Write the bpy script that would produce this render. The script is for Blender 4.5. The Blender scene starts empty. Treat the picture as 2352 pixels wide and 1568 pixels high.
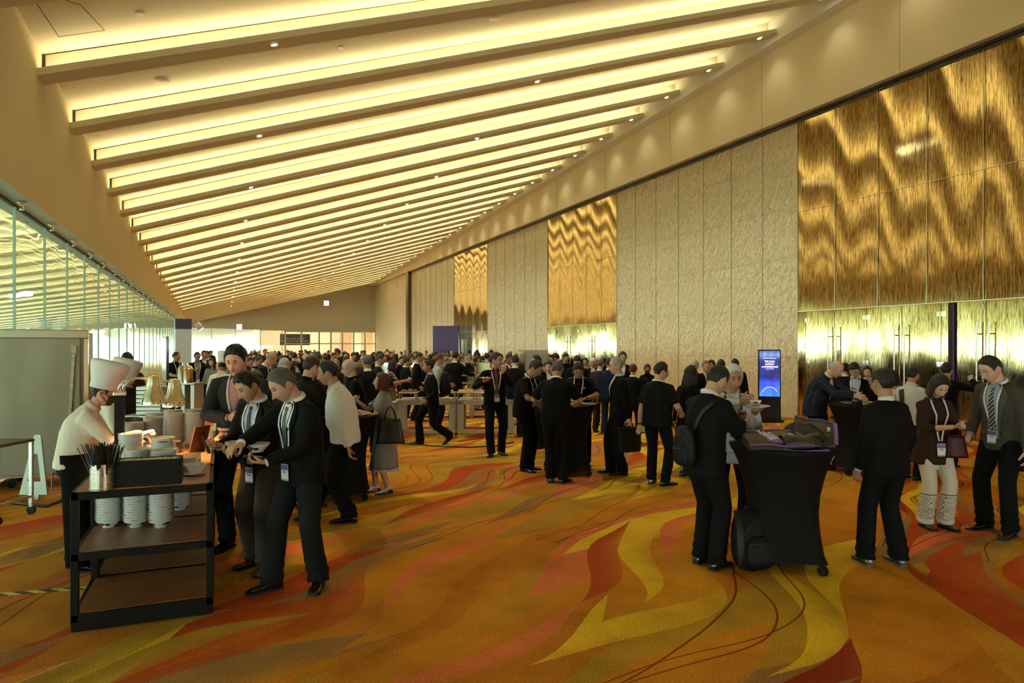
import bpy, bmesh, math, random
import numpy as np
from mathutils import Vector, Matrix, noise as mnoise
from mathutils.bvhtree import BVHTree

# ------------------------------------------------------------------ camera, world, exposure
C = bpy.context.scene.collection
S = bpy.context.scene
FP, CXP, HYP, HC = 1568.0, 1176.0, 798.0, 1.85          # focal length, centre and horizon in pixels, eye height
TH = math.atan((1176 - 505) / 1568.0)                    # the hall axis lies left of the optical axis
CT, ST = math.cos(TH), math.sin(TH)
FW = Vector((ST, CT, 0)); RT = Vector((CT, -ST, 0))
cam = bpy.data.cameras.new('camera'); cam.lens = 24.0; cam.sensor_width = 36.0; cam.shift_y = 14 / 2352.0
cam.clip_end = 400
camo = bpy.data.objects.new('camera', cam); C.objects.link(camo)
camo.location = (0, 0, HC); camo.rotation_euler = (math.pi / 2, 0, -TH)
S.camera = camo
w = bpy.data.worlds.new('World'); S.world = w; w.use_nodes = True
w.node_tree.nodes['Background'].inputs[0].default_value = (0.93, 1.0, 0.94, 1)
w.node_tree.nodes['Background'].inputs[1].default_value = 5.0
vs = S.view_settings
S.display_settings.display_device = 'sRGB'
vs.view_transform = 'Standard'; vs.look = 'None'; vs.gamma = 1; vs.use_curve_mapping = False
vs.exposure = 1.06
cy = S.cycles
cy.use_denoising = True; cy.use_adaptive_sampling = True; cy.adaptive_threshold = 0.04
cy.max_bounces = 6; cy.diffuse_bounces = 4; cy.glossy_bounces = 3; cy.transmission_bounces = 3; cy.transparent_max_bounces = 8
cy.caustics_reflective = False; cy.caustics_refractive = False; cy.sample_clamp_indirect = 3.0
COVE = 10.5                                              # strength of the cove light strips

R = random.Random(7)
PI = math.pi

def at(px, camz, z=0.0):
    """world point at picture column px, distance camz along the optical axis, height z"""
    p = FW * camz + RT * ((px - CXP) / FP * camz)
    return Vector((p.x, p.y, z))
def gd(px, py, z=0.0):
    """world point at height z that shows at (px, py)"""
    return at(px, FP * (HC - z) / (py - HYP), z)
def cz(py, z=0.0):
    return FP * (HC - z) / (py - HYP)

# ------------------------------------------------------------------ materials
MATS = {}
def mat(name, col=(.5, .5, .5), rough=.6, metal=0., emit=None, es=0., alpha=None, spec=.5, coat=0., sheen=0.):
    if name in MATS: return MATS[name]
    m = bpy.data.materials.new(name); m.use_nodes = True
    b = m.node_tree.nodes['Principled BSDF']
    b.inputs['Base Color'].default_value = (*col, 1); b.inputs['Roughness'].default_value = rough
    b.inputs['Metallic'].default_value = metal
    b.inputs['Specular IOR Level'].default_value = spec
    if coat: b.inputs['Coat Weight'].default_value = coat
    if sheen: b.inputs['Sheen Weight'].default_value = sheen
    if emit:
        b.inputs['Emission Color'].default_value = (*emit, 1); b.inputs['Emission Strength'].default_value = es
    MATS[name] = m
    return m
class NT:
    """small node helper"""
    def __init__(s, m): s.t = m.node_tree; s.b = s.t.nodes.get('Principled BSDF')
    def n(s, typ, ins=None, **kw):
        x = s.t.nodes.new(typ)
        for k, v in kw.items(): setattr(x, k, v)
        for k, v in (ins or {}).items():
            if hasattr(v, 'default_value') or isinstance(v, bpy.types.NodeSocket): s.t.links.new(v, x.inputs[k])
            else: x.inputs[k].default_value = v
        return x
    def m(s, op, a, b=None, c=None, clamp=False):
        x = s.t.nodes.new('ShaderNodeMath'); x.operation = op; x.use_clamp = clamp
        for i, v in enumerate((a, b, c)):
            if v is None: continue
            if isinstance(v, bpy.types.NodeSocket): s.t.links.new(v, x.inputs[i])
            else: x.inputs[i].default_value = v
        return x.outputs[0]
    def mix(s, f, a, b, typ='MIX'):
        x = s.t.nodes.new('ShaderNodeMix'); x.data_type = 'RGBA'; x.blend_type = typ
        for i, v in ((0, f), (6, a), (7, b)):
            if isinstance(v, bpy.types.NodeSocket): s.t.links.new(v, x.inputs[i])
            else: x.inputs[i].default_value = v if i == 0 else (*v, 1)
        return x.outputs[2]
    def link(s, a, b): s.t.links.new(a, b)
    def coord(s, which='Object'): return s.n('ShaderNodeTexCoord').outputs[which]
    def mapping(s, v, loc=(0, 0, 0), rot=(0, 0, 0), scale=(1, 1, 1)):
        return s.n('ShaderNodeMapping', {'Vector': v, 'Location': loc, 'Rotation': rot, 'Scale': scale}).outputs[0]
    def noise(s, v, scale=5, detail=2, rough=.5, dist=0.):
        return s.n('ShaderNodeTexNoise', {'Vector': v, 'Scale': scale, 'Detail': detail, 'Roughness': rough, 'Distortion': dist}).outputs[0]
    def ramp(s, f, stops, interp='LINEAR'):
        x = s.n('ShaderNodeValToRGB', {'Fac': f}); cr = x.color_ramp; cr.interpolation = interp
        while len(cr.elements) > 1: cr.elements.remove(cr.elements[-1])
        cr.elements[0].position = stops[0][0]; cr.elements[0].color = (*stops[0][1], 1)
        for p, c in stops[1:]:
            e = cr.elements.new(p); e.color = (*c, 1)
        return x.outputs[0]
    def bump(s, h, strength=.3, dist=.02):
        x = s.n('ShaderNodeBump', {'Height': h, 'Strength': strength, 'Distance': dist})
        s.link(x.outputs[0], s.b.inputs['Normal']); return x

def cloth(name, col, rough=.85, fold=.35, sheen=.0):
    """fabric with soft folds and a faint weave"""
    if name in MATS: return MATS[name]
    if max(col) < .03: col = tuple(q * .55 for q in col)
    m = mat(name, col, rough, sheen=sheen, spec=.12); t = NT(m); c = t.coord()
    n1 = t.noise(t.mapping(c, scale=(1, 1, .45)), 9, 3, .55, .8)
    n2 = t.noise(c, 160, 1)
    h = t.m('ADD', n1, t.m('MULTIPLY', n2, .04))
    t.bump(h, fold, .035)
    v = t.m('MULTIPLY_ADD', n2, .3, .85)
    mx = t.mix(1.0, col, v, 'MULTIPLY'); t.link(mx, t.b.inputs['Base Color'])
    return m
def brushed(name, col, rough=.28, scale=(1, 1, 40)):
    if name in MATS: return MATS[name]
    m = mat(name, col, rough, 1.0); t = NT(m)
    n = t.noise(t.mapping(t.coord(), scale=scale), 8, 3)
    t.link(t.m('MULTIPLY_ADD', n, .22, rough - .1), t.b.inputs['Roughness'])
    t.bump(n, .06, .01)
    return m
def wood(name, c1, c2, axis=0, rough=.45, scale=3.0):
    if name in MATS: return MATS[name]
    m = mat(name, c1, rough); t = NT(m)
    sc = [14, 14, 14]; sc[axis] = .9
    n = t.noise(t.mapping(t.coord(), scale=tuple(sc)), scale, 4, .6, .3)
    t.link(t.ramp(n, [(.3, c1), (.7, c2)]), t.b.inputs['Base Color'])
    return m

# ------------------------------------------------------------------ mesh builder
class MB:
    def __init__(s): s.v = []; s.f = []; s.m = []
    def add(s, vs, fs, mi=0):
        o = len(s.v); s.v.extend([tuple(v) for v in vs]); s.f.extend([tuple(i + o for i in f) for f in fs]); s.m.extend([mi] * len(fs)); return s
    def box(s, c, d, rot=None, mi=0, taper=1.0):
        x, y, z = d[0] / 2, d[1] / 2, d[2] / 2
        vs = [Vector((sx * x * (taper if sz > 0 else 1), sy * y * (taper if sz > 0 else 1), sz * z)) for sz in (-1, 1) for sx, sy in ((-1, -1), (1, -1), (1, 1), (-1, 1))]
        if rot is not None:
            if not isinstance(rot, Matrix): rot = Matrix.Rotation(rot, 3, 'Z')
            vs = [rot @ v for v in vs]
        c = Vector(c)
        return s.add([v + c for v in vs], [(0, 3, 2, 1), (4, 5, 6, 7), (0, 1, 5, 4), (1, 2, 6, 5), (2, 3, 7, 6), (3, 0, 4, 7)], mi)
    def bar(s, a, b, w, h, mi=0, up=(0, 0, 1)):
        a, b = Vector(a), Vector(b); d = (b - a); L = d.length; d.normalize(); up = Vector(up)
        if abs(d.dot(up)) > .99: up = Vector((0, 1, 0))
        r = d.cross(up).normalized(); u = r.cross(d)
        vs = [p + r * sx * w / 2 + u * sy * h / 2 for p in (a, b) for sx, sy in ((-1, -1), (1, -1), (1, 1), (-1, 1))]
        return s.add(vs, [(0, 1, 2, 3), (7, 6, 5, 4), (0, 4, 5, 1), (1, 5, 6, 2), (2, 6, 7, 3), (3, 7, 4, 0)], mi)
    def rings(s, rs, mi=0, cap=True, closed=True):
        o = len(s.v); n = len(rs[0])
        for r in rs: s.v.extend([tuple(p) for p in r])
        fs = []
        for i in range(len(rs) - 1):
            for j in range(n if closed else n - 1):
                k = (j + 1) % n
                fs.append((o + i * n + j, o + i * n + k, o + (i + 1) * n + k, o + (i + 1) * n + j))
        if cap and closed:
            fs.append(tuple(o + j for j in reversed(range(n)))); fs.append(tuple(o + (len(rs) - 1) * n + j for j in range(n)))
        s.f.extend(fs); s.m.extend([mi] * len(fs)); return s
    def lathe(s, prof, n=24, c=(0, 0, 0), mi=0, sx=1., sy=1., cap=True):
        c = Vector(c)
        rs = [[c + Vector((r * sx * math.cos(2 * PI * j / n), r * sy * math.sin(2 * PI * j / n), z)) for j in range(n)] for r, z in prof]
        return s.rings(rs, mi, cap)
    def tube(s, pts, rad, n=10, mi=0, cap=True, flat=1.0, up=(0, 0, 1), hint=None):
        pts = [Vector(p) for p in pts]
        if not hasattr(rad, '__len__'): rad = [rad] * len(pts)
        rs = []; pu = Vector(hint) if hint else None
        for i, p in enumerate(pts):
            d = (pts[min(i + 1, len(pts) - 1)] - pts[max(i - 1, 0)])
            d = d.normalized() if d.length > 1e-9 else Vector((0, 0, 1))
            if pu is None:
                u = Vector(up)
                if abs(d.dot(u)) > .95: u = Vector((0, 1, 0))
            else: u = pu
            r = d.cross(u)
            r = r.normalized() if r.length > 1e-6 else Vector((1, 0, 0))
            u = r.cross(d).normalized(); pu = u
            rr = rad[i]; a, b = (rr if isinstance(rr, (tuple, list)) else (rr, rr * flat))
            rs.append([p + r * a * math.cos(2 * PI * j / n) + u * b * math.sin(2 * PI * j / n) for j in range(n)])
        return s.rings(rs, mi, cap)
    def prism(s, poly, z0, z1, mi=0, M=None):
        n = len(poly); vs = [Vector((x, y, z)) for z in (z0, z1) for x, y in poly]
        if M is not None: vs = [M @ v for v in vs]
        return s.add(vs, [tuple(reversed(range(n))), tuple(range(n, 2 * n))] + [(j, (j + 1) % n, n + (j + 1) % n, n + j) for j in range(n)], mi)
    def quad(s, a, b, c, d, mi=0): return s.add([a, b, c, d], [(0, 1, 2, 3)], mi)
    def grid(s, fn, nu, nv, mi=0):
        o = len(s.v)
        for i in range(nu + 1):
            for j in range(nv + 1): s.v.append(tuple(fn(i / nu, j / nv)))
        for i in range(nu):
            for j in range(nv):
                a = o + i * (nv + 1) + j; s.f.append((a, a + nv + 1, a + nv + 2, a + 1)); s.m.append(mi)
        return s
    def xf(s, M):
        s.v = [tuple(M @ Vector(v)) for v in s.v]; return s
    def join(s, o, M=None, mi=0):
        vs = [M @ Vector(v) for v in o.v] if M is not None else o.v
        k = len(s.v); s.v.extend([tuple(v) for v in vs]); s.f.extend([tuple(i + k for i in f) for f in o.f]); s.m.extend([x + mi for x in o.m]); return s
    def mesh(s, name, mats, smooth=False):
        me = bpy.data.meshes.new(name); me.from_pydata(s.v, [], s.f)
        for m in (mats if isinstance(mats, (list, tuple)) else [mats]): me.materials.append(m)
        if any(s.m): me.polygons.foreach_set('material_index', s.m)
        if smooth is True: me.polygons.foreach_set('use_smooth', [True] * len(s.f))
        elif smooth: me.set_sharp_from_angle(angle=math.radians(smooth))
        me.update(); return me
    def build(s, name, mats, parent=None, smooth=False, loc=None):
        me = s.mesh(name, mats, smooth); return link(name, me, parent, loc)
def link(name, me, parent=None, loc=None):
    o = bpy.data.objects.new(name, me); C.objects.link(o)
    if parent is not None: o.parent = parent
    if loc is not None: o.location = loc
    return o
def empty(name, loc=(0, 0, 0), rz=0.):
    o = bpy.data.objects.new(name, None); C.objects.link(o); o.location = loc; o.rotation_euler = (0, 0, rz); o.empty_display_size = .1
    return o
def tag(o, label=None, cat=None, group=None, kind=None):
    if label: o['label'] = label
    if cat: o['category'] = cat
    if group: o['group'] = group
    if kind: o['kind'] = kind
    return o
def copy_tree(o, parent=None):
    c = o.copy(); C.objects.link(c)
    if parent is not None: c.parent = parent
    for ch in list(o.children): copy_tree(ch, c)
    return c
def bevel(o, w=.004, seg=2):
    md = o.modifiers.new('bevel', 'BEVEL'); md.width = w; md.segments = seg; md.limit_method = 'ANGLE'; return o
def lerp(a, b, t): return a + (b - a) * t
def pw(xs, ys, x):
    return float(np.interp(x, xs, ys)) if xs[0] <= x <= xs[-1] else (ys[0] + (ys[1] - ys[0]) / (xs[1] - xs[0]) * (x - xs[0]) if x < xs[0] else ys[-1])
# ------------------------------------------------------------------ the hall
DW, DR, DL, DG = 13.77, 13.3, 2.43, 2.72      # right wall, beam ends, left fascia, glass wall
YF, YB = 65.6, -9.0                           # far wall, wall behind the camera
def wz(x): 
    c = FP * DW / CT / (x - 505); return (c - DW * ST) / CT
ZL = lambda y: pw([12.08, 25.8, 51.1, 65.6], [5.775, 5.175, 4.255, 3.95], y)
ZR = lambda y: pw([13.87, 27.9, 65.6], [10.0, 9.35, 7.8], y)

# carpet
def mk_carpet():
    m = mat('carpet', (.5, .2, .03), .95, spec=.1); t = NT(m); c = t.coord()
    uv = t.mapping(c, rot=(0, 0, -math.radians(90 - 57)))          # x along the swirls, y across
    sep = t.n('ShaderNodeSeparateXYZ', {'Vector': uv}); U, V = sep.outputs[0], sep.outputs[1]
    warp = t.m('SUBTRACT', t.noise(t.mapping(uv, scale=(.33, .22, 1)), 1, 1, .4), .5)
    def wn(x, y, sd): return t.n('ShaderNodeTexWhiteNoise', {'Vector': t.n('ShaderNodeCombineXYZ', {'X': x, 'Y': y, 'Z': sd}).outputs[0]}, noise_dimensions='3D').outputs[0]
    OR, O2, YE, RE, BR, SA, OL, MA = (.55, .22, .016), (.44, .155, .014), (.70, .45, .025), (.43, .066, .012), (.31, .16, .055), (.64, .17, .06), (.42, .24, .024), (.27, .034, .010)
    big = t.noise(t.mapping(uv, scale=(.22, .8, 1)), 1, 1, .5)
    col = t.ramp(big, [(.36, O2), (.5, OR), (.62, OL)])
    def layer(col, sd, p, L, amp, wf, keep, pal, shear=0., fade=.75):
        uu = t.m('MULTIPLY', U, PI / L)
        sw = t.m('MULTIPLY', t.m('SINE', t.m('MULTIPLY_ADD', U, wf, sd * 1.7)), amp)
        vv = t.m('DIVIDE', t.m('ADD', t.m('ADD', V, sw), t.m('MULTIPLY_ADD', warp, 2.2, sd * 3.71)), p)
        if shear: vv = t.m('ADD', vv, t.m('MULTIPLY', U, shear))
        cell = t.m('FLOOR', vv); fr = t.m('FRACT', vv)
        ph = t.m('MULTIPLY_ADD', wn(cell, sd, 1.3), 3.0 * PI, uu)
        q = t.m('DIVIDE', ph, PI); idx = t.m('FLOOR', q)
        sn = t.m('ABSOLUTE', t.m('SINE', ph))
        half = t.m('MULTIPLY', t.m('POWER', sn, 1.25), .5)
        cen = t.m('MULTIPLY_ADD', t.m('COSINE', ph), .0, .5)
        inside = t.m('LESS_THAN', t.m('ABSOLUTE', t.m('SUBTRACT', fr, cen)), half)
        r = wn(cell, idx, sd + .5); show = t.m('LESS_THAN', wn(cell, idx, sd + 7.5), keep)
        n = len(pal); cc = t.ramp(r, [(i / n, pc) for i, pc in enumerate(pal)], 'CONSTANT')
        grain = t.noise(c, 42, 3, .75)
        f = t.m('MULTIPLY', inside, show)
        soft = t.m('ADD', t.m('MULTIPLY', fr, 1.3), t.m('SUBTRACT', grain, .25))       # one flank dissolves into the ground
        soft = t.m('MULTIPLY_ADD', t.m('MINIMUM', soft, 1.0), fade, 1 - fade, True)
        return t.mix(t.m('MULTIPLY', f, soft), col, cc)
    col = layer(col, 1., .90, 4.6, .24, .7, .62, [O2, OL, BR, O2, RE, OL])
    col = layer(col, 2., .60, 3.3, .22, 1.0, .52, [YE, OR, BR, YE, SA, OL], .10)
    col = layer(col, 3., .46, 2.7, .18, 1.15, .50, [RE, YE, OR, MA, YE, SA], -.06)
    col = layer(col, 4., .72, 3.1, .20, .9, .42, [OR, RE, YE, OR, O2], .05)
    col = layer(col, 5., .26, 2.4, .20, 1.25, .34, [SA, YE, BR, RE, OL], -.12)
    sp = t.noise(c, 75, 3, .8)
    col = t.mix(.7, col, t.mix(1., col, t.ramp(sp, [(.32, (.42, .40, .40)), (.68, (1.5, 1.5, 1.4))]), 'MULTIPLY'))
    st = t.noise(c, 1.6, 3, .6)
    col = t.mix(1., col, t.ramp(st, [(.3, (.78, .76, .74)), (.6, (1.08, 1.08, 1.08))]), 'MULTIPLY')
    def vine(sd, p, a1, w1, wd):
        vv = t.m('ADD', t.m('MULTIPLY_ADD', warp, 3.0, sd), V)
        vv = t.m('ADD', vv, t.m('MULTIPLY', t.m('SINE', t.m('MULTIPLY_ADD', U, w1, sd)), a1))
        vv = t.m('DIVIDE', vv, p); cell = t.m('FLOOR', vv)
        d = t.m('MULTIPLY', t.m('ABSOLUTE', t.m('SUBTRACT', t.m('FRACT', vv), .5)), p)
        seg = t.m('FLOOR', t.m('MULTIPLY_ADD', wn(cell, 3., 2.), 5., t.m('DIVIDE', U, 4.5)))
        g = t.m('LESS_THAN', wn(cell, seg, 5.), .72)
        return t.m('MULTIPLY', t.m('LESS_THAN', d, wd), g)
    v = t.m('MAXIMUM', vine(.3, 1.3, .10, 2.2, .0075), vine(.42, 1.3, .13, 1.7, .0075))
    v = t.m('MAXIMUM', v, vine(1.4, 1.9, .20, 1.1, .0065))
    col = t.mix(t.m('MULTIPLY', v, .85), col, (.15, .02, .008))
    t.link(col, t.b.inputs['Base Color'])
    t.bump(t.noise(c, 300, 2), .5, .004)
    return m
b = MB().quad((-30, YB - 1, 0), (DW + .3, YB - 1, 0), (DW + .3, 95, 0), (-30, 95, 0))
tag(b.build('floor', mk_carpet()), 'orange carpet with wavy yellow, red and brown swirls and thin dark vines', kind='structure')

# ceiling: stepped panels, each riser carrying a light trough
plaster = mat('ceiling_plaster', (.80, .76, .58), .8)
ledge_m = mat('ledge_plaster', (.74, .70, .52), .8)
cove = mat('cove_strip', (1, 1, 1), .5, emit=(1., .82, .50), es=COVE)
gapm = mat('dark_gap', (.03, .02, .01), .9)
ceil = MB(); KS = list(range(-10, 29))
def yl(k): return 12.08 + 2.30 * (k - 1) - (.0125 * (k - 1) ** 2 if k > 1 else 0)
def yr(k): return 13.87 + 2.0 * (k - 3)
XL, XR = -DL, DR
UP = .43
for k in KS[:-1]:
    y0, y1, w0, w1 = yl(k), yl(k + 1), yr(k), yr(k + 1)
    ceil.quad((XL, y0, ZL(y0) + UP + .03), (XR + .1, w0, ZR(w0) + UP + .03), (XR + .1, w1, ZR(w1) + UP), (XL, y1, ZL(y1) + UP))
ceil.quad((XL, YF + 3, ZL(YF) + .6), (XR, YF + 3, ZR(YF) + .6), (XR, yr(28), ZR(YF) + UP), (XL, yl(28), ZL(YF) + UP))
# outer slab that keeps daylight out
ceil.quad((-4, YB - 1, 13), (DW + .5, YB - 1, 13), (DW + .5, 95, 13), (-4, 95, 13))
ceil_o = ceil.build('ceiling', plaster); tag(ceil_o, 'stepped cream ceiling with glowing coves', kind='structure')
for k in KS:
    a = Vector((XL + .02, yl(k), 0)); e = Vector((XR, yr(k), 0)); za, ze = ZL(a.y), ZR(e.y)
    d = (e - a).normalized(); nrm = Vector((d.y, -d.x, 0))           # towards the camera side
    if nrm.y > 0: nrm = -nrm
    m = MB()
    def sec(p, z, x=1.0):
        # profile: riser (thin) with a trough in front of it
        pr = [(0.06, UP + .0), (0.0, UP + .0), (0.0, .075), (-.27, .075), (-.27, .11), (-.31, .11), (-.31, 0), (.06, 0)]
        return [p - nrm * -0 + nrm * (-u) + Vector((0, 0, z + h)) for u, h in pr]
    m.rings([sec(a, za), sec(e, ze)], 0)
    bo = m.build('beam', ledge_m, ceil_o)
    md = MB()
    # warm light strip lying in the trough
    seg = 1
    dd = (Vector((e.x, e.y, ze)) - Vector((a.x, a.y, za))).normalized() * .12
    p0 = a + nrm * .10 + dd; p1 = e + nrm * .10 - dd
    zv = Vector((0, 0, .09))
    p0 = p0 + Vector((0, 0, za)) + zv; p1 = p1 + Vector((0, 0, ze)) + zv
    md.quad(p0, p1, p1 + nrm * .05, p0 + nrm * .05)
    so = md.build('light_strip', cove, ceil_o)
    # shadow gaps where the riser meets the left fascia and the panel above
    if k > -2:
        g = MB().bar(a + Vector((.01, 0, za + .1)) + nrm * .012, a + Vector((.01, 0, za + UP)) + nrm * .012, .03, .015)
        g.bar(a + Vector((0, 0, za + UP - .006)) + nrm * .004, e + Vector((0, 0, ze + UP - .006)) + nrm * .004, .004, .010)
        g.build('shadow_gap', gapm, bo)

# detectors, speaker grilles and the outline of an access hatch
wht = mat('white_ring', (.8, .8, .75), .4)
def on_ceiling(px, py, k):
    for camz_ in np.linspace(5, 30, 500):
        q = at(px, camz_, HC + (HYP - py) * camz_ / FP); f_ = (q.x - XL) / (XR - XL); y0 = lerp(yl(k), yr(k), f_); y1 = lerp(yl(k + 1), yr(k + 1), f_); g_ = (q.y - y0) / (y1 - y0)
        zc = lerp(lerp(ZL(yl(k)), ZR(yr(k)), f_) + UP + .03, lerp(ZL(yl(k + 1)), ZR(yr(k + 1)), f_) + UP, g_)
        if q.z >= zc: return V_(q.x, q.y, zc)
    return V_(q.x, q.y, zc)
V_ = lambda *a: Vector(a)
for px, py, k, r_, lab, nm in ((322, 27, 0, .07, 'small white smoke detector on the nearest ceiling panel', 'smoke_detector'), (366, 183, 1, .16, 'round white ceiling speaker between the first two ledges', 'ceiling_speaker'), (1133, 36, 1, .16, 'round white ceiling speaker near the top centre', 'ceiling_speaker'), (697, 171, 2, .05, 'tiny sprinkler head between ceiling ledges, left of centre', 'sprinkler_head'), (783, 104, 1, .06, 'tiny sprinkler head between the first two ledges', 'sprinkler_head')):
    p = on_ceiling(px, py, k); o = MB().lathe([(r_, .01), (r_, -.012), (r_ * .8, -.03), (.001, -.034)], 24).build(nm, wht, None, 40, p); tag(o, lab, nm.replace('_', ' '))
q_ = [on_ceiling(px, py, 0) for px, py in ((60, -30), (135, 82), (240, 68), (185, 10))]
hb = MB()
for a, e in zip(q_, q_[1:] + q_[:1]): hb.bar(a - V_(0, 0, .002), e - V_(0, 0, .002), .008, .004)
hb.build('hatch_outline', gapm, ceil_o)

# left fascia above the glass and its soffit
fas = mat('fascia_paint', (.78, .68, .43), .75)
b = MB()
n = 40
ys = [lerp(YB, YF, i / n) for i in range(n + 1)]
for i in range(n):
    b.quad((-DL, ys[i], 3.90), (-DL, ys[i + 1], 3.90), (-DL, ys[i + 1], ZL(ys[i + 1]) + .7), (-DL, ys[i], ZL(ys[i]) + .7))
b.quad((-DL, YB, 3.90), (-DL, YF, 3.90), (-DG - .25, YF, 3.90), (-DG - .25, YB, 3.90), 1)
b.box((-DG - .15, (YB + YF) / 2, 8.5), (.1, YF - YB, 9.1))
soff = mat('soffit_white', (.70, .80, .72), .5)
tag(b.build('wall_left', [fas, soff]), 'tan fascia wall above the glass', kind='structure')

# glass wall: panes with fins
gm = bpy.data.materials.new('green_glass'); gm.use_nodes = True; t = NT(gm); nt = gm.node_tree
for nd in list(nt.nodes):
    if nd.type != 'OUTPUT_MATERIAL': nt.nodes.remove(nd)
out = [nd for nd in nt.nodes if nd.type == 'OUTPUT_MATERIAL'][0]
gl = t.n('ShaderNodeBsdfGlossy', {'Color': (.90, 1.0, .93, 1), 'Roughness': .03})
tr = t.n('ShaderNodeBsdfTransparent', {'Color': (.72, .90, .80, 1)})
lw = t.n('ShaderNodeLayerWeight', {'Blend': .5})
nz = t.noise(t.mapping(t.coord(), scale=(1, .7, 1.6)), .9, 1, .5)
bp = t.n('ShaderNodeBump', {'Height': nz, 'Strength': .25, 'Distance': .05}); t.link(bp.outputs[0], gl.inputs['Normal'])
fac = t.m('MULTIPLY_ADD', t.m('POWER', lw.outputs['Facing'], 2.0), .85, .12, True)
ms = t.n('ShaderNodeMixShader', {'Fac': fac}); t.link(tr.outputs[0], ms.inputs[1]); t.link(gl.outputs[0], ms.inputs[2]); t.link(ms.outputs[0], out.inputs[0])
MATS['green_glass'] = gm
edge = mat('glass_edge', (.45, .68, .58), .25)
steel = brushed('steel', (.62, .62, .58), .25)
chrome = mat('chrome', (.85, .83, .80), .08, 1.0)
wroot = empty('window_1', (-DG, 0, 0)); tag(wroot, 'tall glass wall of green-tinted panes along the left', kind='structure')
PW = 1.85
yy = -8.5
spots = []
while yy < YF:
    y1 = min(yy + PW, YF)
    MB().quad((0, yy + .012, .05), (0, y1 - .012, .05), (0, y1 - .012, 3.88), (0, yy + .012, 3.88)).build('pane', gm, wroot)
    MB().box((0, y1, 1.96), (.035, .02, 3.86)).build('mullion', edge, wroot)
    MB().box((.14, y1 + .01, 1.96), (.24, .012, 3.86)).build('glass_fin', gm, wroot) if 0 else None
    spots.append(y1 - .35)
    yy = y1
MB().box((0, (YB + YF) / 2, .03), (.08, YF - YB, .06)).build('sill', steel, wroot)
MB().box((0, (YB + YF) / 2, 3.885), (.05, YF - YB, .03)).build('head_rail', mat('dark_metal', (.05, .05, .045), .5, .6), wroot)
# exterior beyond the glass: pale screen wall above a bright open terrace
ext = mat('terrace_plaster', (.74, .76, .62), .8)
b = MB(); cs = MB(); XO = -17.
for k in range(-8, 30):
    y0, y1 = yl(k), yl(k + 1)
    zo = lambda y: 2.75 - .004 * y
    a0, a1 = Vector((-3.0, y0, ZL(y0) + .1)), Vector((-3.0, y1, ZL(y1) + .1)); e0, e1 = Vector((XO, y0 + 2.2, zo(y0))), Vector((XO, y1 + 2.2, zo(y1)))
    up = Vector((0, 0, .42))
    b.quad(a0 + up, e0 + up, e1 + up, a1 + up); b.quad(a0, e0, e0 + up, a0 + up)
    b.bar(a0 + Vector((0, -.15, .04)), e0 + Vector((0, -.15, .04)), .32, .08)
    cs.quad(a0 + Vector((0, -.12, .10)), e0 + Vector((0, -.12, .10)), e0 + Vector((0, -.07, .10)), a0 + Vector((0, -.07, .10)))
b.build('canopy', ext)
co_ = bpy.data.objects['canopy']; co_.name = 'ceiling_canopy'; tag(co_, 'ribbed canopy ceiling of the terrace beyond the glass', kind='structure')
cs.build('light_strip', cove, co_)
tag(MB().quad((-30, YB, .006), (-2.76, YB, .006), (-2.76, 95, .006), (-30, 95, .006)).build('floor_terrace', mat('terrace_stone', (.55, .58, .52), .5)), 'pale stone terrace outside the glass', kind='structure')

# small chrome spotlights under the glass soffit
def spot_fix():
    r = empty('ceiling_spotlight')
    MB().lathe([(.055, 0), (.06, -.02), (.035, -.05), (.02, -.055)], 16).build('base', chrome, r, 40)
    MB().lathe([(.016, -.05), (.022, -.09), (.03, -.12), (.028, -.125)], 14).build('lamp_head', chrome, r, 40)
    return r
sp0 = None
for i, y in enumerate([y for y in spots if 3.0 < y < 56]):
    o = spot_fix() if sp0 is None else copy_tree(sp0)
    if sp0 is None: sp0 = o
    o.location = (-DL - .12, y, 3.899)
    tag(o, 'small chrome spotlight under the white soffit, %s along the glass wall' % (['nearest', 'second', 'third', 'fourth', 'fifth', 'sixth'][i]) if i < 6 else 'small chrome spotlight far along the soffit over the glass', 'spotlight', 'chrome spotlights along the glass wall soffit')

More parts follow.
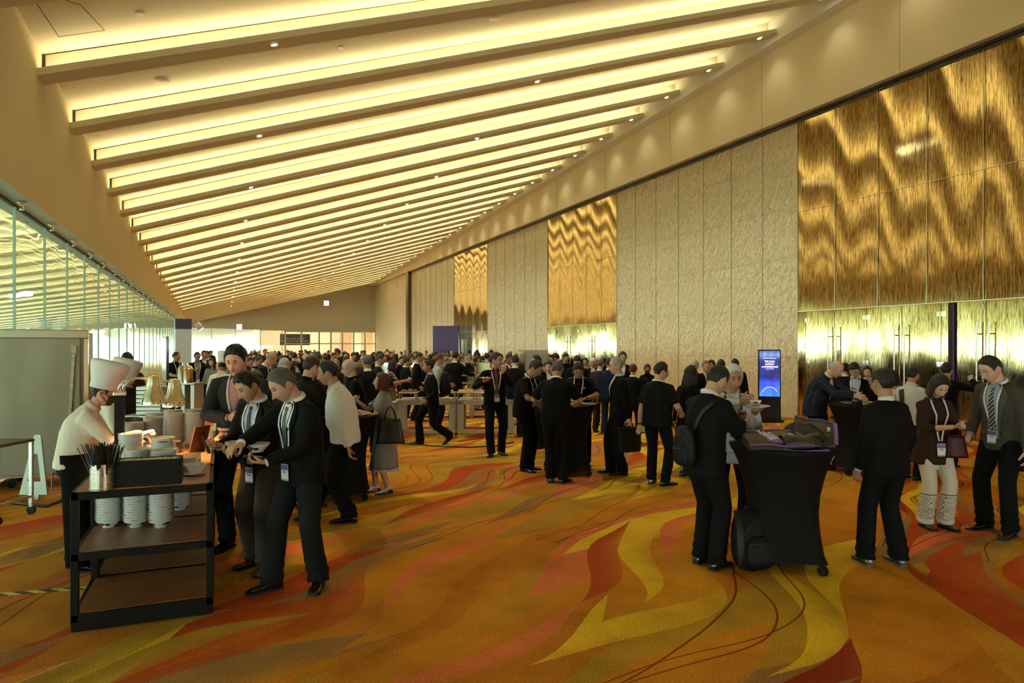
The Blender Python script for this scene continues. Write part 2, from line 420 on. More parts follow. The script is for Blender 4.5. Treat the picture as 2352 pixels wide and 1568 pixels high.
# recessed downlights on the ledge undersides
dl_em = mat('downlight_lens', (1, 1, 1), .5, emit=(1., .93, .80), es=14)
def downlight():
    r = empty('recessed_downlight')
    MB().lathe([(.045, 0), (.07, 0), (.07, -.008), (.05, -.012)], 18, cap=False).build('trim_ring', mat('white_ring', (.8, .8, .75), .4), r, 40)
    MB().lathe([(.0, -.006), (.05, -.006)], 18, cap=False).build('lens', dl_em, r)
    l = bpy.data.lights.get('downlight_beam') or bpy.data.lights.new('downlight_beam', 'SPOT'); l.energy = 260; l.spot_size = 2.3; l.spot_blend = .9; l.color = (1, .92, .66); l.shadow_soft_size = .05
    lo = bpy.data.objects.new('downlight_beam', l); C.objects.link(lo); lo.parent = r; lo.location = (0, 0, -.02)
    return r
dl0 = None
for k in range(1, 27):
    for ci, fr in enumerate((.205, .60, .975)):
        if ci < 2 and k % 2 == (0 if ci == 0 else 0): continue
        a = Vector((XL, yl(k), ZL(yl(k)))); e = Vector((XR, yr(k), ZR(yr(k))))
        p = a.lerp(e, fr)
        o = downlight() if dl0 is None else copy_tree(dl0)
        if dl0 is None: dl0 = o
        if ci == 2:
            lb_ = bpy.data.lights.get('end_downlight_beam')
            if lb_ is None: lb_ = bpy.data.lights['downlight_beam'].copy(); lb_.name = 'end_downlight_beam'; lb_.energy = 12; lb_.spot_size = 1.6
            for ch in o.children:
                if ch.type == 'LIGHT': ch.data = lb_
        o.location = p + Vector((-.0, -.14, -.002)); 
        o.rotation_euler = (0, -math.atan2(e.z - a.z, (e - a).length), 0)
        tag(o, ['small round downlight in the left part of a ceiling ledge', 'small round downlight in the middle of a ceiling ledge', 'small round downlight at the right end of a ceiling ledge'][ci] + (', nearest of its row' if k in (1, 3) and ci < 2 and k == (1 if ci == 0 else 3) else ''), 'downlight', 'downlights in the ledges, %s row' % ['left', 'middle', 'right'][ci])

# right wall: upper fascia, track, embossed panels, gold sections
panel_m = mat('embossed_panel', (.72, .63, .41), .36); t = NT(panel_m)
c = t.coord(); 
wv = t.noise(t.mapping(c, rot=(0, 0, 0), scale=(1, 1, 1)), .8, 1)
mp = t.mapping(t.mapping(c, rot=(math.radians(-30), 0, 0)), scale=(1, 7.5, 1.6))
leaf = t.noise(mp, 2.4, 1, .45, .9)
rdg = t.m('ABSOLUTE', t.m('SUBTRACT', leaf, .5))
hgt = t.m('SMOOTH_MIN', rdg, .035, .02)
t.bump(hgt, 1.0, .55)
gapx = mat('panel_joint', (.30, .24, .14), .5)
plain = mat('wall_paint', (.73, .64, .43), .7)
fascR = mat('fascia_right', (.82, .72, .45), .6)
ZT = 7.72
wr = MB()
# fascia above the panels
nseg = 30
for i in range(nseg):
    y0, y1 = lerp(YB, YF, i / nseg), lerp(YB, YF, (i + 1) / nseg)
    xf = DW - .22
    def ft(y): return max(pw([5., 13.87, 27.9, 65.6], [10.15, 9.75, 9.15, 7.83], y), 7.83)
    wr.quad((xf, y0, 7.80), (xf, y1, 7.80), (xf, y1, ft(y1)), (xf, y0, ft(y0)), 0)
    wr.quad((xf, y0, ft(y0)), (xf, y1, ft(y1)), (DR - .02, y1, ft(y1) + .05), (DR - .02, y0, ft(y0) + .05), 2); wr.quad((DR - .02, y0, ft(y0) + .05), (DR - .02, y1, ft(y1) + .05), (DR - .02, y1, ft(y1) + .75), (DR - .02, y0, ft(y0) + .75), 2)
wr.quad((DW - .22, YB, 7.80), (DW, YB, 7.80), (DW, YF, 7.80), (DW - .22, YF, 7.80), 1)
wr.box((DW + .22, (YB + YF) / 2, 5), (.05, YF - YB + 1, 12), mi=1)
wr.box((DW + .1, (YF + 53.4) / 2, 3.92), (.2, YF - 53.4, 7.85), mi=1)
wr.box((DW - .05, (YB + wz(945)) / 2, ZT + .03), (.06, wz(945) - YB, .05), mi=3)
wr.box((DW - .02, (YB + wz(945)) / 2, ZT - .03), (.06, wz(945) - YB, .03), mi=3)
tag(wr.build('wall_right', [fascR, plain, mat('cove_white', (.86, .88, .82), .6), mat('track_black', (.02, .02, .02), .35)]), 'tall tan right wall with a fascia under the ceiling', kind='structure')
# joints of the fascia
b = MB()
for y in [6.2 + 4.1 * i for i in range(14)]: b.box((DW - .222, y, 8.9), (.006, .012, 2.2))
b.build('trim_1', mat('fine_joint', (.50, .40, .22), .7))['kind'] = 'structure'

secs = [('e', -4.2, wz(2352) - .45), ('g', wz(2352) - .45, wz(1833)), ('e', wz(1833), wz(1417)), ('g', wz(1417), wz(1258)), ('e', wz(1258), wz(1120)), ('g', wz(1120), wz(1043)), ('e', wz(1043), wz(945))]
gold = mat('gold_mirror', (.78, .56, .22), .14, 1.0); t = NT(gold); c = t.coord()
st1 = t.noise(t.mapping(c, scale=(1, 26, .9)), 1.6, 4, .65)
st2 = t.noise(t.mapping(c, scale=(1, 70, 5)), 1.0, 3, .6)
stk = t.m('MULTIPLY', t.m('ADD', st1, st2), .5)
t.link(t.ramp(stk, [(.40, (.16, .12, .055)), (.50, (.52, .41, .20)), (.60, (.86, .72, .42))]), t.b.inputs['Base Color'])
t.link(t.m('MULTIPLY_ADD', st2, .10, .03), t.b.inputs['Roughness'])
t.bump(stk, .05, .01)
EH = 1.30
gi = 0; di = 0; YG0 = wz(1853)
def wavy(y, z, ph=0.):
    """slow waviness of the mirror panels"""
    q = ((y - YG0) / 1.31) % 1 - .5
    return .0052 * math.sin(2 * PI * q) + .020 * mnoise.noise(Vector((y * .35, z * .45, 3.3 + ph))) + .0055 * mnoise.noise(Vector((y * 1.0, z * .9, 9.1 + ph)))
for kind, ya, yb in secs:
    if kind == 'e':
        npan = max(1, round((yb - ya) / 1.27)); root = empty('wall_panel_run', (DW, ya, 0)); tag(root, 'run of embossed beige wall panels', kind='structure')
        mb = MB(); jb = MB()
        mb.box((.05, (yb - ya) / 2, ZT / 2 + .13), (.1, yb - ya, ZT - .26)); mb.build('panel', panel_m, root)
        for i in range(npan + 1):
            jb.box((-.002, (yb - ya) * i / npan, ZT / 2 + .13), (.012, .016 if i % 2 else .022, ZT - .26))
        for zz in (1.6, 2.9, 4.2, 5.5, 6.8): jb.box((.001, (yb - ya) / 2, zz), (.002, yb - ya, .008))
        jb.build('joint', gapx, root)
        MB().box((-.01, (yb - ya) / 2, .16), (.06, yb - ya, .30)).build('baseboard_right', mat('base_tile', (.62, .54, .38), .35), root)
    else:
        root = empty('wall_gold_%d' % (gi + 1), (DW, ya, 0)); tag(root, 'gold mirrored wall section with doors', kind='structure'); gi += 1
        L = yb - ya; npan = round(L / EH); DH = 2.78
        w_ = L / npan
        for i in range(npan):
            a0 = i * w_
            mb = MB(); nu = int(w_ / .07); nv = int((ZT - DH) / .07)
            mb.grid(lambda u, v: (wavy(ya + a0 + u * w_, DH + v * (ZT - DH)) , a0 + .004 + u * (w_ - .008), DH + v * (ZT - DH)), nu, nv)
            mb.build('gold_panel', gold, root, True)
        MB().box((.12, L / 2, ZT / 2), (.06, L, ZT)).build('backing', gapm, root)
        jb = MB()
        for i in range(npan + 1): jb.box((-.03, w_ * i, DH + (ZT - DH) / 2), (.01, .008, ZT - DH))
        jb.box((-.02, L / 2, 5.35), (.008, L, .008)); jb.box((-.03, L / 2, DH), (.03, L, .012))
        jb.build('joint', mat('gold_joint', (.75, .68, .5), .3, .8), root)
        # doors: three pairs of leaves
        nd = 6 if gi == 1 else 4
        m0 = .25 if gi == 1 else .8
        dw = (L - 2 * m0) / nd
        for sgn, q0, q1 in ((0, 0, m0), (1, L - m0, L)):
            mb = MB(); mb.grid(lambda u, v: (wavy(ya + q0 + u * (q1 - q0), v * DH, 2.), q0 + u * (q1 - q0), v * DH), 8, 36); mb.build('side_panel', gold, root, True)
        for i in range(nd):
            q = m0 + i * dw; di += 1
            dr = empty('door_%d' % di, (DW, ya + q, 0)); tag(dr, 'gold mirrored door leaf', kind='structure')
            if gi == 3 and i in (2,): 
                pass
            hinge0 = (i % 2 == 0)
            ang = 0
            opened = (gi == 1 and i == 2) or (gi == 3 and i == 3)
            mb = MB(); mb.grid(lambda u, v: (wavy(ya + q + u * dw, .02 + v * (DH - .03), 4.), .006 + u * (dw - .012), .02 + v * (DH - .03)), 16, 40)
            mb.build('leaf', gold, dr, True)
            MB().box((.055, dw / 2, DH / 2), (.04, dw - .01, DH - .02)).build('leaf_core', gapm, dr)
            hy = dw - .12 if hinge0 else .12
            h = MB()
            for dx in (-.09,):
                h.tube([(dx, hy, .95), (dx, hy, 2.35)], .016, 10); h.tube([(dx, hy, 1.2), (0, hy, 1.2)], .012, 8); h.tube([(dx, hy, 2.12), (0, hy, 2.12)], .012, 8)
            h.build('handle', steel, dr, 40)
            hb = MB(); ky = .04 if hinge0 else dw - .04
            for zz in (.35, 1.5, 2.55): hb.box((-.02, ky, zz), (.03, .07, .10))
            hb.build('hinge', chrome, dr)
            if opened:
                hw = dw
                # leaf standing open into the purple-lit ballroom
                dr.rotation_euler = (0, 0, 0)
# near gold doors: gap put in as dark strip, violet light as glowing line
vio = mat('violet_glow', (.02, .01, .04), .8, emit=(.10, .02, .30), es=.35)
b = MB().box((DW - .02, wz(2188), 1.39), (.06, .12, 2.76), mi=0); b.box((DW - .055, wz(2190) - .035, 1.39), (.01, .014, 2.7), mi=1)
tag(b.build('door_gap', [gapm, vio]), 'narrow dark gap where a gold door stands ajar, violet light inside', kind='structure')
# far open purple doorway (leaf ajar showing purple inner face)
yq = wz(1058); 
pur = mat('purple_door', (.05, .012, .14), .4)
b = MB().box((DW - .9, 0, 1.9), (0.01, .01, .01))
dr = empty('door_open', (DW, wz(1043) - 1.1, 0)); tag(dr, 'tall purple door standing open beside the far gold doors', kind='structure')
p0, p1 = Vector((-.03, 0.1, 0)), Vector((-1.35, 1.25, 0))
MB().bar((p0.x, p0.y, 1.62), (p1.x, p1.y, 1.62), .06, 3.2).build('leaf', pur, dr)
MB().bar((p1.x, p1.y, 0.02), (p1.x, p1.y, 3.24), .07, .05).build('edge', steel, dr)

# dark pillar at the end of the panels
MB().box((DW - .12, wz(945) + .35, 3.9), (.3, .7, 7.8)).build('trim_2', mat('bronze', (.13, .09, .05), .35, .3))['kind'] = 'structure'

# far wall: upper plaster, glazed doors, sign hall beyond
fw = MB(); pf = mat('far_paint', (.60, .57, .42), .8)
HT = 3.18
fw.box(((2.2 + DW) / 2 - .0, YF + .1, 6.6), (DW + DL + 8, .2, 13.2 - 2 * HT + .0)) if 0 else None
fw.quad((-DL - .3, YF, HT + .42), (3.3, YF, HT + .28), (3.3, YF, 13), (-DL - .3, YF, 13))
fw.quad((3.3, YF, HT + .22), (DW, YF, HT + .22), (DW, YF, 13), (3.3, YF, 13))
fw.quad((-DL - .3, YF, HT + .42), (3.3, YF, HT + .28), (3.3, YF + .5, HT + .28), (-DL - .3, YF + .5, HT + .42))
tag(fw.build('wall_far', pf), 'pale far wall above the glazed doors', kind='structure')
def fx(px):   # x on the far wall for a picture column
    return (px - 505) * CT * 1.0 / FP * (YF * CT) / (1 - (px - 505) * CT * ST / FP)
wf = empty('window_2', (0, YF, 0)); tag(wf, 'row of framed glass doors in the far wall', kind='structure')
alu = mat('aluminium', (.62, .66, .58), .35, .6)
fb = MB()
for px in (655, 692, 733, 760, 786, 812, 838, 862):
    fb.box((fx(px), 0, (HT + .2) / 2), (.14, .14, HT + .2))
fb.box(((fx(652) + fx(865)) / 2, 0, HT + .16), (fx(865) - fx(652), .18, .12))
fb.box(((fx(652) + fx(865)) / 2, 0, 2.22), (fx(865) - fx(652), .12, .10))
fb.build('frame', alu, wf)
gthin = bpy.data.materials.new('thin_glass'); gthin.use_nodes = True; t = NT(gthin); nt = gthin.node_tree
for nd in list(nt.nodes):
    if nd.type != 'OUTPUT_MATERIAL': nt.nodes.remove(nd)
out = [nd for nd in nt.nodes if nd.type == 'OUTPUT_MATERIAL'][0]
gl = t.n('ShaderNodeBsdfGlossy', {'Color': (.9, 1, .95, 1), 'Roughness': .02}); tr = t.n('ShaderNodeBsdfTransparent', {'Color': (.93, .97, .94, 1)})
ms = t.n('ShaderNodeMixShader', {'Fac': .12}); t.link(tr.outputs[0], ms.inputs[1]); t.link(gl.outputs[0], ms.inputs[2]); t.link(ms.outputs[0], out.inputs[0])
MATS['thin_glass'] = gthin
MB().quad((fx(440), 0, 0), (DW, 0, 0), (DW, 0, HT + .15), (fx(440), 0, HT + .3)).build('pane', gthin, wf)
for px in (486, 540, 598, 648): MB().box((fx(px), 0, 1.75), (.05, .05, 3.5)).build('mullion', edge, wf)
# lobby beyond the far doors
lob = mat('lobby_paint', (.70, .64, .45), .8)
lb = MB()
lb.box(((3.6 + DW + 6) / 2, YF + 14, 3.5), (DW + 2.4, .2, 7)); lb.box((DW + 3, YF + 7, 3.5), (.2, 14, 7))
lb.quad((-8, YF + .3, 5.4), (DW + 4, YF + .3, 5.4), (DW + 4, YF + 20, 5.4), (-8, YF + 20, 5.4))
tag(lb.build('wall_lobby', lob), 'cream lobby walls beyond the far doors', kind='structure')
lw_ = mat('lobby_wood', (.32, .17, .06), .5)
for px in (800, 850): MB().box((fx(px) * 1.16, YF + 12, 1.9), (1.3, .2, 4.2)).build('trim_%d' % (3 if px == 800 else 4), lw_)['kind'] = 'structure'
# added ribbed room standing in for ceiling lines reflected in the far glass
ab = MB(); rib = mat('rib_white', (.86, .88, .80), .7)
for i in range(30):
    y = YF + 1.0 + i * 1.3; z0 = 4.3 - i * .055
    ab.bar((-9, y, z0 - 1.4), (3.4, y, z0), .5, .12); ab.quad((-9, y + .2, z0 - 1.4), (3.4, y + .2, z0), (3.4, y + .2, z0 + .5), (-9, y + .2, z0 - .9))
ab.box((-3, YF + 34, .7), (14, .2, 2.2)); ab.quad((3.4, YF + .3, 0), (3.4, YF + 40, 0), (3.4, YF + 40, 4.6), (3.4, YF + .3, 4.6))  # low wall added to hold back the daylight behind the ribs
tag(ab.build('ceiling_reflected_ribs', rib), 'white ribs added behind the far glass for its reflected ceiling lines', kind='structure')
tag(MB().box(((DW + DL) / 2, YB - .1, 7.6), (34, .2, 10.8)).box((-1, YB - .1, 1.1), (12, .2, 2.3)).box((14, YB - .1, 1.1), (9, .2, 2.3)).build('wall_back', plain), 'tan wall behind the camera', kind='structure')  # low opening left in this unseen wall to let in fill daylight
al = bpy.data.lights.new('lobby_lamp', 'AREA'); al.energy = 450; al.size = 8; al.color = (1, .95, .82)
ao = bpy.data.objects.new('lobby_lamp', al); C.objects.link(ao); ao.location = (9, YF + 7, 5.3)
# ------------------------------------------------------------------ people
def V(*a): return Vector(a)
def RX(d): return Matrix.Rotation(math.radians(d), 3, 'X')
def RY(d): return Matrix.Rotation(math.radians(d), 3, 'Y')
def RZ(d): return Matrix.Rotation(math.radians(d), 3, 'Z')
def m4(R3, loc): 
    M = R3.to_4x4(); M.translation = loc; return M

SKINS = {'light': (.60, .36, .24), 'mid': (.50, .28, .175), 'tan': (.40, .21, .125), 'dark': (.22, .11, .06), 'pink': (.62, .34, .24)}
def skin_mats(k):
    c = SKINS[k]
    return [mat('skin_' + k, c, .55, spec=.3), mat('lip_' + k, (c[0] * .80, c[1] * .62, c[2] * .60), .5), mat('eye_white', (.62, .60, .55), .3), mat('eye_dark', (.012, .009, .007), .3), mat('brow_dark', (.03, .022, .016), .9)]

# --- head surface -------------------------------------------------
def head_pts(d, f=0., jowl=1.):
    """unit directions (n,3) to points on the head; x right, y forward, z up, origin at ear height"""
    d = np.asarray(d, float); x, y, z = d[:, 0], d[:, 1], d[:, 2]
    X = x * .0775; Y = np.where(y > 0, y * .094, y * .104); Z = np.where(z > 0, z * .120, z * .122)
    t = np.clip(-Z / .122, 0, 1)
    X = X * (1 - .28 * t ** 1.8 * (2 - jowl)); 
    Y = np.where(Y < 0, Y * (1 - .62 * t), Y * (1 - .08 * t)) + .018 * t
    X = X * (1 + .05 * np.exp(-((Z - .0) / .05) ** 2))
    fr = np.clip(y * 1.6, 0, 1)
    G = lambda cx, cz_, sx, sz, a: a * np.exp(-((np.abs(X) - cx) / sx) ** 2 - ((Z - cz_) / sz) ** 2) * fr
    zz = np.clip((.022 - Z) / .062, 0, 1) * (Z > -.050)
    nose = .026 * zz ** 1.2 * np.exp(-(X / (.0075 + .006 * zz)) ** 2) * fr
    Y = Y + nose + G(.0, -.043, .017, .008, .007) + G(.031, .004, .016, .012, -.009) + G(.028, .024, .024, .009, .004) + G(.046, -.030, .018, .02, .004) \
        + G(0, -.066, .022, .012, .008) + G(0, -.0665, .022, .0022, -.0035) + G(0, -.105, .02, .016, .008) + G(0, .06, .05, .03, .002)
    return np.stack([X, Y, Z], 1) * (1 - .03 * f)
def dirs(th, ph):
    """th azimuth from the front (rad, + = right), ph polar angle from the crown"""
    return np.stack([np.sin(ph) * np.sin(th), np.sin(ph) * np.cos(th), np.cos(ph)], -1)
def head_mb(lod, f=0., jowl=1., eyes='open', glasses=None, beard=0):
    nu, nv = [(72, 54), (36, 28), (18, 14)][lod]
    mb = MB()
    u = np.linspace(-1, 1, nu, endpoint=False); th = PI * (u * .62 + .38 * u ** 3)
    ph = np.linspace(.06, PI - .06, nv + 1)
    T, P = np.meshgrid(th, ph)
    pts = head_pts(dirs(T.ravel(), P.ravel()), f, jowl)
    rs = pts.reshape(nv + 1, nu, 3)
    o = len(mb.v); mb.v.extend(map(tuple, pts)); 
    for i in range(nv):
        for j in range(nu):
            k = (j + 1) % nu; q = (o + i * nu + j, o + (i + 1) * nu + j, o + (i + 1) * nu + k, o + i * nu + k)
            c = (rs[i, j] + rs[i + 1, k]) / 2
            lip = lod < 2 and c[1] > .06 and abs(c[0]) < .022 - abs(c[2] + .067) * .8 and -.075 < c[2] < -.059
            mb.f.append(q); mb.m.append(1 if lip else 0)
    mb.f.append(tuple(o + j for j in range(nu))); mb.m.append(0); mb.f.append(tuple(o + nv * nu + j for j in reversed(range(nu)))); mb.m.append(0)
    for s in (-1, 1):
        # ears
        e = MB(); n = [14, 10, 6][lod]
        e.rings([[V(.0, r * .018 * math.cos(a) - .004 * math.sin(a), r * .031 * math.sin(a)) + V(xo, 0, 0) for a in [2 * PI * j / n for j in range(n)]] for r, xo in ((.55, -.008), (.9, -.002), (1, .006), (.9, .012), (.62, .008), (.3, .004))])
        mb.join(e, m4(RZ(-s * 0) @ RY(s * 6), V(s * .074, -.008, -.004)) @ Matrix.Diagonal((s, 1, 1, 1)) @ RZ(22).to_4x4())
        if lod < 2:
            pe = head_pts(dirs(np.array([s * .335]), np.array([PI / 2 - .03])), f, jowl)[0]
            ex, ey, ez = s * .031, pe[1] - .005, .004
            h = {'open': .0062, 'down': .0034, 'smile': .0042}[eyes]
            mb.lathe([(.0001, -h), (.0095, -h * .55), (.0135, 0), (.0095, h * .55), (.0001, h)], 12, (ex, ey, ez), 2, 1, .85, False)
            mb.lathe([(.0001, -h * 1.0), (.0052, -h * .6), (.0058, 0), (.0052, h * .6), (.0001, h * 1.0)], 10, (ex, ey + .0075, ez), 3, 1, .8, False)
            # lid line and brow follow the face
            a = np.linspace(.17, .52, 7)
            p = head_pts(dirs(s * a, PI / 2 - (.085 + .02 * np.sin((a - .17) / .35 * PI))), f, jowl)
            mb.tube([V(*q) + V(0, .001 - .0015 * (i / 6), -.004) for i, q in enumerate(p)], .0016 if eyes != 'down' else .0022, 5, 3)
            p = head_pts(dirs(s * np.linspace(.13, .60, 7), PI / 2 - np.array([.215, .235, .25, .258, .256, .24, .21])), f, jowl)
            mb.tube([V(*q) + V(0, .0005, 0) for q in p], [.0018, .0034, .0038, .0036, .003, .0024, .0012] if not f else [.0012, .002, .002, .002, .0018, .0014, .001], 6, 4)
            # nostril shade
            mb.lathe([(.0001, -.002), (.0032, 0), (.0001, .002)], 8, (s * .0085, .1145 * (1 - .03 * f), -.0485), 3, 1, 1, False) if lod == 0 else None
    return mb
def hair_mb(style, lod, f=0., seed=0):
    """hair as a shell grown from the head surface down to a hairline; several cuts"""
    rr = random.Random(seed); nu = [132, 44, 20][lod]; nr = [36, 14, 8][lod]
    ths = np.linspace(-PI, PI, nu, endpoint=False)
    A = np.abs(ths)
    deg = np.radians
    if style in ('bob', 'long', 'ponytail', 'bun'):
        line = np.interp(A, deg([0, 25, 45, 62, 80, 180]), [.075, .07, .055, -.02, -.07, -.085])
    elif style in ('receding',):
        line = np.interp(A, deg([0, 25, 40, 60, 72, 80, 98, 112, 140, 180]), [.112, .108, .09, .045, -.01, .02, .03, .0, -.05, -.07])
    elif style == 'fringe':
        line = np.interp(A, deg([0, 25, 45, 60, 72, 80, 98, 112, 140, 180]), [.048, .045, .045, .03, -.025, .0, .015, -.01, -.06, -.08])
    else:
        line = np.interp(A, deg([0, 25, 42, 60, 72, 80, 98, 112, 140, 180]), [.082, .076, .066, .035, -.018, .012, .024, -.005, -.055, -.072])
    line = line + np.array([mnoise.noise(V(math.sin(a) * 6 + seed, math.cos(a) * 6, 1.)) * .006 + mnoise.noise(V(math.sin(a) * 30, math.cos(a) * 30, seed)) * .003 for a in ths])
    top, side = {'short': (.012, .005), 'crop': (.007, .003), 'full': (.019, .010), 'combed': (.020, .007), 'spiky': (.018, .006), 'receding': (.008, .006), 'bald': (.0, .008), 'fringe': (.022, .014), 'bob': (.024, .020), 'long': (.020, .018), 'ponytail': (.012, .010), 'bun': (.012, .010)}[style]
    ring = (style == 'bald')
    rows = []
    ph_end = np.arccos(np.clip(line / .121, -.999, .999))
    # bald ring: starts on the side of the skull
    ph_start = np.where(A < deg(50), ph_end, np.interp(A, deg([50, 80, 180]), [1.3, 1.02, .80])) if ring else np.full(nu, .03)
    ph_end = np.maximum(ph_end, ph_start)
    for i in range(nr + 1):
        t = i / nr; ph = ph_start + (ph_end - ph_start) * t
        d = dirs(ths, ph); p = head_pts(d, f)
        nrm = d / np.linalg.norm(d, axis=1)[:, None]
        up = np.clip(nrm[:, 2], 0, 1)
        th_ = side + (top - side) * up ** .8
        edge = np.minimum(1, np.minimum((1 - t) * 7, (t * 7 if ring else 9)) + .0) ** .5
        if i == nr or (ring and i == 0): edge = edge * 0
        tex = np.array([mnoise.noise(V(q[0] * 130, q[1] * 22, q[2] * 26 + seed)) * .8 + mnoise.noise(V(*(q * 26)) + V(seed, 0, 0)) * .8 for q in p]) if lod < 2 else 0
        amp = {'spiky': .010, 'full': .0075, 'combed': .0065, 'short': .0045}.get(style, .0035)
        off = (th_ * (1 + 0.0) + amp * tex) * edge - .0015 * (edge == 0)
        if style == 'combed': off = off + .012 * np.clip(nrm[:, 1], 0, 1) * up * edge
        if style == 'crop': p = p
        rows.append(p + nrm * off[:, None])
    mb = MB(); o = 0
    R_ = np.array(rows); mb.v = [tuple(q) for q in R_.reshape(-1, 3)]
    for i in range(nr):
        for j in range(nu):
            k = (j + 1) % nu
            if ring and (A[j] < deg(50) or A[k] < deg(50)): continue
            mb.f.append((i * nu + j, (i + 1) * nu + j, (i + 1) * nu + k, i * nu + k)); mb.m.append(0)
    if not ring: mb.f.append(tuple(range(nu))); mb.m.append(0)
    if style in ('bob', 'long'):
        # curtain of hair hanging round the sides and back
        n2 = [34, 22, 12][lod]; zl = -.125 if style == 'bob' else -.30
        aa = np.linspace(deg(58), deg(302), n2); prs = []
        zs = [.05, .0, -.05, -.09] + ([zl] if style == 'bob' else [-.15, -.22, zl])
        outer = []; inner = []
        for z in zs:
            k = 1.0 if z > -.09 else 1 + (.10 if style == 'bob' else -.12) * (-z - .09) / .2
            fl = np.array([mnoise.noise(V(math.cos(a) * 5, math.sin(a) * 5, z * 6 + seed)) for a in aa]) * .006
            rx, ry = (.098 * k + fl), (.118 * k + fl)
            outer.append(np.stack([np.sin(aa) * rx, np.cos(aa) * ry - .004, np.full(n2, z)], 1)); inner.append(outer[-1] * np.array([.84, .84, 1]))
        for i in range(len(zs) - 1):
            for L in (outer, inner):
                o = len(mb.v); mb.v.extend([tuple(q) for q in L[i]] + [tuple(q) for q in L[i + 1]])
                for j in range(n2 - 1): mb.f.append((o + j, o + n2 + j, o + n2 + j + 1, o + j + 1)); mb.m.append(0)
        for i, L in ((-1, 0),):
            o = len(mb.v); mb.v.extend([tuple(q) for q in outer[-1]] + [tuple(q) for q in inner[-1]])
            for j in range(n2 - 1): mb.f.append((o + j, o + n2 + j, o + n2 + j + 1, o + j + 1)); mb.m.append(0)
        for c_ in (0, n2 - 1):
            o = len(mb.v)
            for a_, b_ in zip(outer, inner): mb.v.extend([tuple(a_[c_]), tuple(b_[c_])])
            for i in range(len(zs) - 1): mb.f.append((o + 2 * i, o + 2 * i + 1, o + 2 * i + 3, o + 2 * i + 2)); mb.m.append(0)
    if style == 'ponytail': mb.tube([V(0, -.10, .03), V(0, -.135, .01), V(0, -.14, -.06), V(0, -.125, -.16)], [.018, .026, .024, .006], 10)
    if style == 'bun': mb.lathe([(.001, -.035), (.028, -.022), (.038, 0), (.028, .022), (.001, .035)], 12, (0, -.12, .05))
    return mb

# --- hands ----------------------------------------------------------
def hand_mb(right=True, curl=(25, 30, 20), spread=1., thumb=0., lod=0, point=False):
    mb = MB(); n = [10, 7, 5][lod]
    mb.tube([V(0, -.03, 0), V(0, .0, 0), V(-.002, .03, 0), V(-.001, .062, .001), V(.0, .088, 0), V(0, .096, 0)], [(.025, .019), (.026, .018), (.036, .016), (.041, .0145), (.040, .012), (.034, .008)], n + 4)
    for i, (bx, L, r) in enumerate(((-.030, .074, .0088), (-.010, .082, .0090), (.010, .076, .0086), (.029, .060, .0076))):
        p = V(bx, .086 - abs(bx + .01) * .15, .0); a = 0; ang = (i - 1.4) * 3.5 * spread; pts = [p - V(0, .012, 0), p]; rad = [r * 1.05, r * 1.02]
        for q, c in zip((.45, .31, .24), curl):
            cc = c * (.35 if (point and i == 0) else (1 + .10 * i)); a += cc
            d = RZ(-ang) @ RX(-a) @ V(0, 1, 0); p = p + d * L * q; pts.append(p); r *= .91; rad.append(r)
        pts.append(p + d * .004); rad.append(r * .55)
        mb.tube(pts, rad, n)
    a = 30 + thumb
    d1 = V(-.66, .68, -.30 - .012 * thumb).normalized(); d2 = (RX(-a * .4) @ RZ(-a * .7) @ d1).normalized(); d3 = (RX(-a * .5) @ RZ(-a * 1.0) @ d1).normalized()
    p0 = V(-.022, .018, -.003); p1 = p0 + d1 * .034; p2 = p1 + d2 * .032; p3 = p2 + d3 * .024
    mb.tube([p0 - d1 * .012, p0, p1, p2, p3, p3 + d3 * .004], [.013, .0145, .012, .0105, .0088, .005], n)
    if not right: mb.v = [(-x, y, z) for x, y, z in mb.v]; mb.f = [tuple(reversed(q)) for q in mb.f]
    return mb

def remesh(mb, vox, smooth=4, fac=.6):
    me = mb.mesh('tmp', []); o = bpy.data.objects.new('tmp', me); C.objects.link(o)
    r = o.modifiers.new('r', 'REMESH'); r.mode = 'VOXEL'; r.voxel_size = vox; r.use_smooth_shade = True
    if smooth: s = o.modifiers.new('s', 'SMOOTH'); s.iterations = smooth; s.factor = fac
    dg = bpy.context.evaluated_depsgraph_get()
    out = bpy.data.meshes.new_from_object(o.evaluated_get(dg))
    bpy.data.objects.remove(o); bpy.data.meshes.remove(me)
    out.polygons.foreach_set('use_smooth', [True] * len(out.polygons)); out.materials.clear()
    return out

SHOE = None
def shoe_mb(lod, heel=0., long=1.):
    mb = MB(); n = [18, 12, 8][lod]
    prof = [(-.078, .030, .052, .030), (-.07, .036, .075, .036), (-.03, .038, .090, .045), (.02, .037, .080, .042), (.06, .041, .060, .034), (.11, .046, .048, .026), (.155, .043, .040, .022), (.185, .030, .032, .018), (.197, .012, .022, .014)]
    rs = []
    for y, hw, top, cz_ in prof:
        r = []
        lift = heel * max(0, min(1, (.09 - y) / .12))
        for j in range(n):
            a = 2 * PI * j / n; c, s_ = math.cos(a), math.sin(a)
            z = top / 2 + (top / 2 - .010) * (abs(s_) ** .8) * (1 if s_ > 0 else -1) + .008
            r.append(V(hw * (abs(c) ** .75) * (1 if c > 0 else -1) * (1 if s_ < .3 else .92), y * long, max(z, .012) + lift))
        rs.append(r)
    mb.rings(rs, 0)
    out = [V(hw * 1.06 * s_, y * long, 0) for s_, rng in ((1, prof), (-1, prof[::-1])) for y, hw, *_ in rng]
    if heel:
        mb.prism([(p.x * .95, p.y) for p in out if True], .0, .012, 1); mb.box((0, -.05, heel / 2 + .004), (.05, .045, heel + .008), mi=1, taper=1.2)
    else: mb.prism([(p.x, p.y) for p in out], .0, .016, 1)
    return mb

